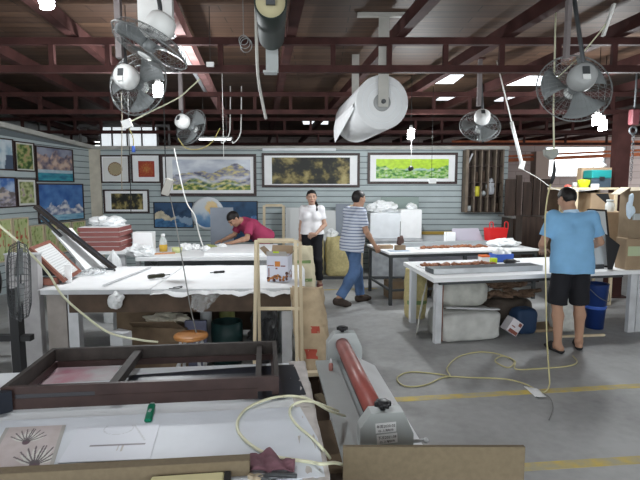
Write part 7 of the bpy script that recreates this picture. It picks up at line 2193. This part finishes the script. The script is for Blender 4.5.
m = MB(); c = Q(411, 168.5, 7.5); m.blob(c, (0.04, 0.03, 0.045), .3, 20, 2, False, 3); single('pull_switch', m, M_black, 'small black pull switch hanging before the lime green picture', 'switch')
for k, (u, v) in enumerate(((226, 137), (237, 137))):
    cord('wire_hook', ['white wire hook left of the pair behind the dark green roll', 'white wire hook right of the pair behind the dark green roll'][k], [(Q(u + 5, v - 12, 8.5).x, 8.5, ZC), Q(u + 4, v - 12, 8.5), Q(u + 3, v - 3, 8.5), Q(u, v + 3, 8.5), Q(u - 4, v + 6, 8.5), Q(u - 5, v + 4, 8.5)], 0.010, M_cordw, 'hook')

# air hose drop at right
HY = 4.55
p0 = Q(553, 60, HY)
t = thing('air_hose_drop', 'pale air line dropping from the roof with grey box beside the man in blue', 'hose', (Q(550, 345, HY).x, HY, 0))
m = MB(); m.tube([(p0.x, HY, ZC), Q(553.5, 110, HY), Q(554, 150, HY)], 0.008, 8); part(t, 'drop_line', m, M_hosepale)
c = Q(552, 154, HY)
m = MB(); m.prism([c + Vector((-.06, 0, .04)), c + Vector((.05, 0, .05)), c + Vector((.065, 0, 0)), c + Vector((0.01, 0, -.05)), c + Vector((-.05, 0, -.01))], (0, 0.06, 0)); part(t, 'grey_box', m, mat('weathered_grey', (0.33, 0.34, 0.31), 0.7))
m = MB(); m.tube([Q(554, 160, HY + .03), Q(554.5, 170, HY + .03), Q(553, 178, HY + .03), Q(551, 184, HY + .03)], 0.014, 8, radii=[.006, .016, .018, .012]); part(t, 'connector', m, M_black)
fl_ = P(546, 387, 0.007)
hp = [Q(551, 183, HY + .03), Q(547, 200, HY), Q(545, 222, HY), Q(545.5, 260, HY - .02), Q(546, 300, HY - .05), Q(547, 340, HY - .25), P(549, 372, 0.13), P(549, 386, 0.02), P(542, 392, 0.0075), P(525, 384, 0.0075), P(505, 379, 0.0075), P(470, 377.5, 0.0075), P(445, 377, 0.0075), P(425, 385, 0.0075), P(405, 386, 0.0075), P(397, 378, 0.0075), P(410, 372, 0.0075), P(438, 374, 0.0075)]
hp += [P(450, 376, .021), P(447, 368, .0075), P(458, 357, .0075), P(478, 352, .0075), P(498, 354, .0075), P(514, 361, .0075), P(508, 367.5, .0075), P(495, 361, .0075), P(503, 356, .021), P(515, 361, .021), P(516, 369, .0075), P(540, 368.5, .0075), P(568, 366, .0075), P(577, 362, .0075), P(573, 356, .0075)]
m = MB(); m.tube(spline(hp, 8), 0.0065, 8); part(t, 'hose', m, M_hose, 'yellow green hose trailing in loops on the floor')
cord('power_cord', 'thin dark grey tail of cord on the floor in front of the hose loops', [P(540, 391, 0.004), P(550, 398, .004), P(553, 408, .004), P(549, 420, .004)], 0.003, mat('grey_cord', (0.22, 0.22, 0.21), 0.6))
m = MB(); c = P(533, 392, 0); m.sheet(lambda a_, b_: (c.x - .04 + .09 * a_, c.y - .13 + .22 * b_ * (1 - .3 * a_), 0.016 + .010 * fb(a_ * 4, b_ * 4, 3)), 8, 10, 0.002); single('paper_scrap', m, M_paper, 'crumpled white paper scrap on the floor near the yellow line', 'paper')
cord('air_hose', 'pale air line rising to the roof at upper right', [Q(555, 80, 4.3), Q(578, 58, 4.3), Q(600, 32, 4.3), Q(606, 24, 4.3)], 0.006, M_hosepale, 'hose')
m = MB(); m.bar(Q(603, 36, 4.3), Q(614, 4, 4.3), 0.035, 0.02); single('conduit', m, M_cordw, 'short white conduit strip at upper right under the roof', 'conduit')
cord('power_cord', 'pale cord sagging behind the man in blue', [Q(522, 169, 6.85), Q(538, 178, 6.95), Q(555, 189, 6.98), Q(578, 191, 6.985), Q(600, 189, 6.985)], 0.0035, M_cordw)
# left hose hanging over the fan to the table
cord('air_hose', 'pale green hose sweeping down from the left wall to the big frame', [Q(-14, 214, 3.4), Q(0, 226, 3.4), Q(26, 249, 3.45), Q(48, 273, 3.55), Q(62, 295, 3.6), Q(84, 315, 3.7), Q(110, 333, 3.8), Q(140, 340, 3.85), Q(158, 342, 3.9)], 0.0085, M_hosepale, 'hose', seg=8)
# chain hoist
c = Q(634, 117, 6.6)
t = thing('chain_hoist', 'dark chain hoist hanging at the right edge', 'hoist', (c.x, 6.6, c.z - .5))
m = MB(); m.box((c.x, 6.6, c.z), (0.11, 0.09, 0.20), bevel=0.015); part(t, 'block', m, mat('dark_maroon_hoist', (0.10, 0.03, 0.035), 0.5))
m = MB(); m.ring((c.x, 6.6, c.z - 0.17), (0, 1, 0), 0.045, 0.014, 22, 7); part(t, 'hook_ring', m, M_darkgrey)
m = MB()
for k in range(20): m.ring((c.x + .01, 6.6, c.z - 0.23 - 0.03 * k), (1, 0, 0) if k % 2 else (0, 1, 0), 0.016, 0.004, 10, 4)
part(t, 'chain', m, M_darkgrey)
m = MB(); m.cyl((c.x, 6.6, c.z + .10), (c.x, 6.6, ZC - .001), 0.012, seg=8); part(t, 'suspension', m, M_darkgrey)
m = MB(); c = Q(210, 64, 4.8); m.use(M_fanwhite); m.bb(c.x - .035, c.x + .035, 4.80, 4.83, c.z - .02, c.z + .02); m.use(M_cord); m.bb(c.x - .003, c.x + .003, 4.812, 4.818, c.z + .02, ZC - .001); single('junction_box', m, M_fanwhite, 'tiny white junction box beside the pink purlin', 'junction box')

# ================================================================== DAYLIGHT AND CAMERA
w = bpy.data.worlds.new('World'); SC.world = w; w.use_nodes = True
bg = w.node_tree.nodes['Background']
bg.inputs[0].default_value = (0.90, 0.95, 0.97, 1); bg.inputs[1].default_value = 4.0

cam = bpy.data.cameras.new('Camera'); cam.sensor_width = 36; cam.lens = FPX / 640 * 36; cam.clip_start = 0.05; cam.clip_end = 200
co = bpy.data.objects.new('Camera', cam); COL.objects.link(co)
co.location = (0, 0, EYE); co.rotation_euler = (PI / 2 - PITCH, 0, 0)
SC.camera = co
vs_ = SC.view_settings
vs_.view_transform = 'Standard'; vs_.look = 'None'; vs_.exposure = 0.0; vs_.gamma = 1.0; vs_.use_curve_mapping = False
cy = SC.cycles
cy.use_denoising = True
cy.max_bounces = 7; cy.diffuse_bounces = 4; cy.transparent_max_bounces = 12
cy.sample_clamp_indirect = 6.0
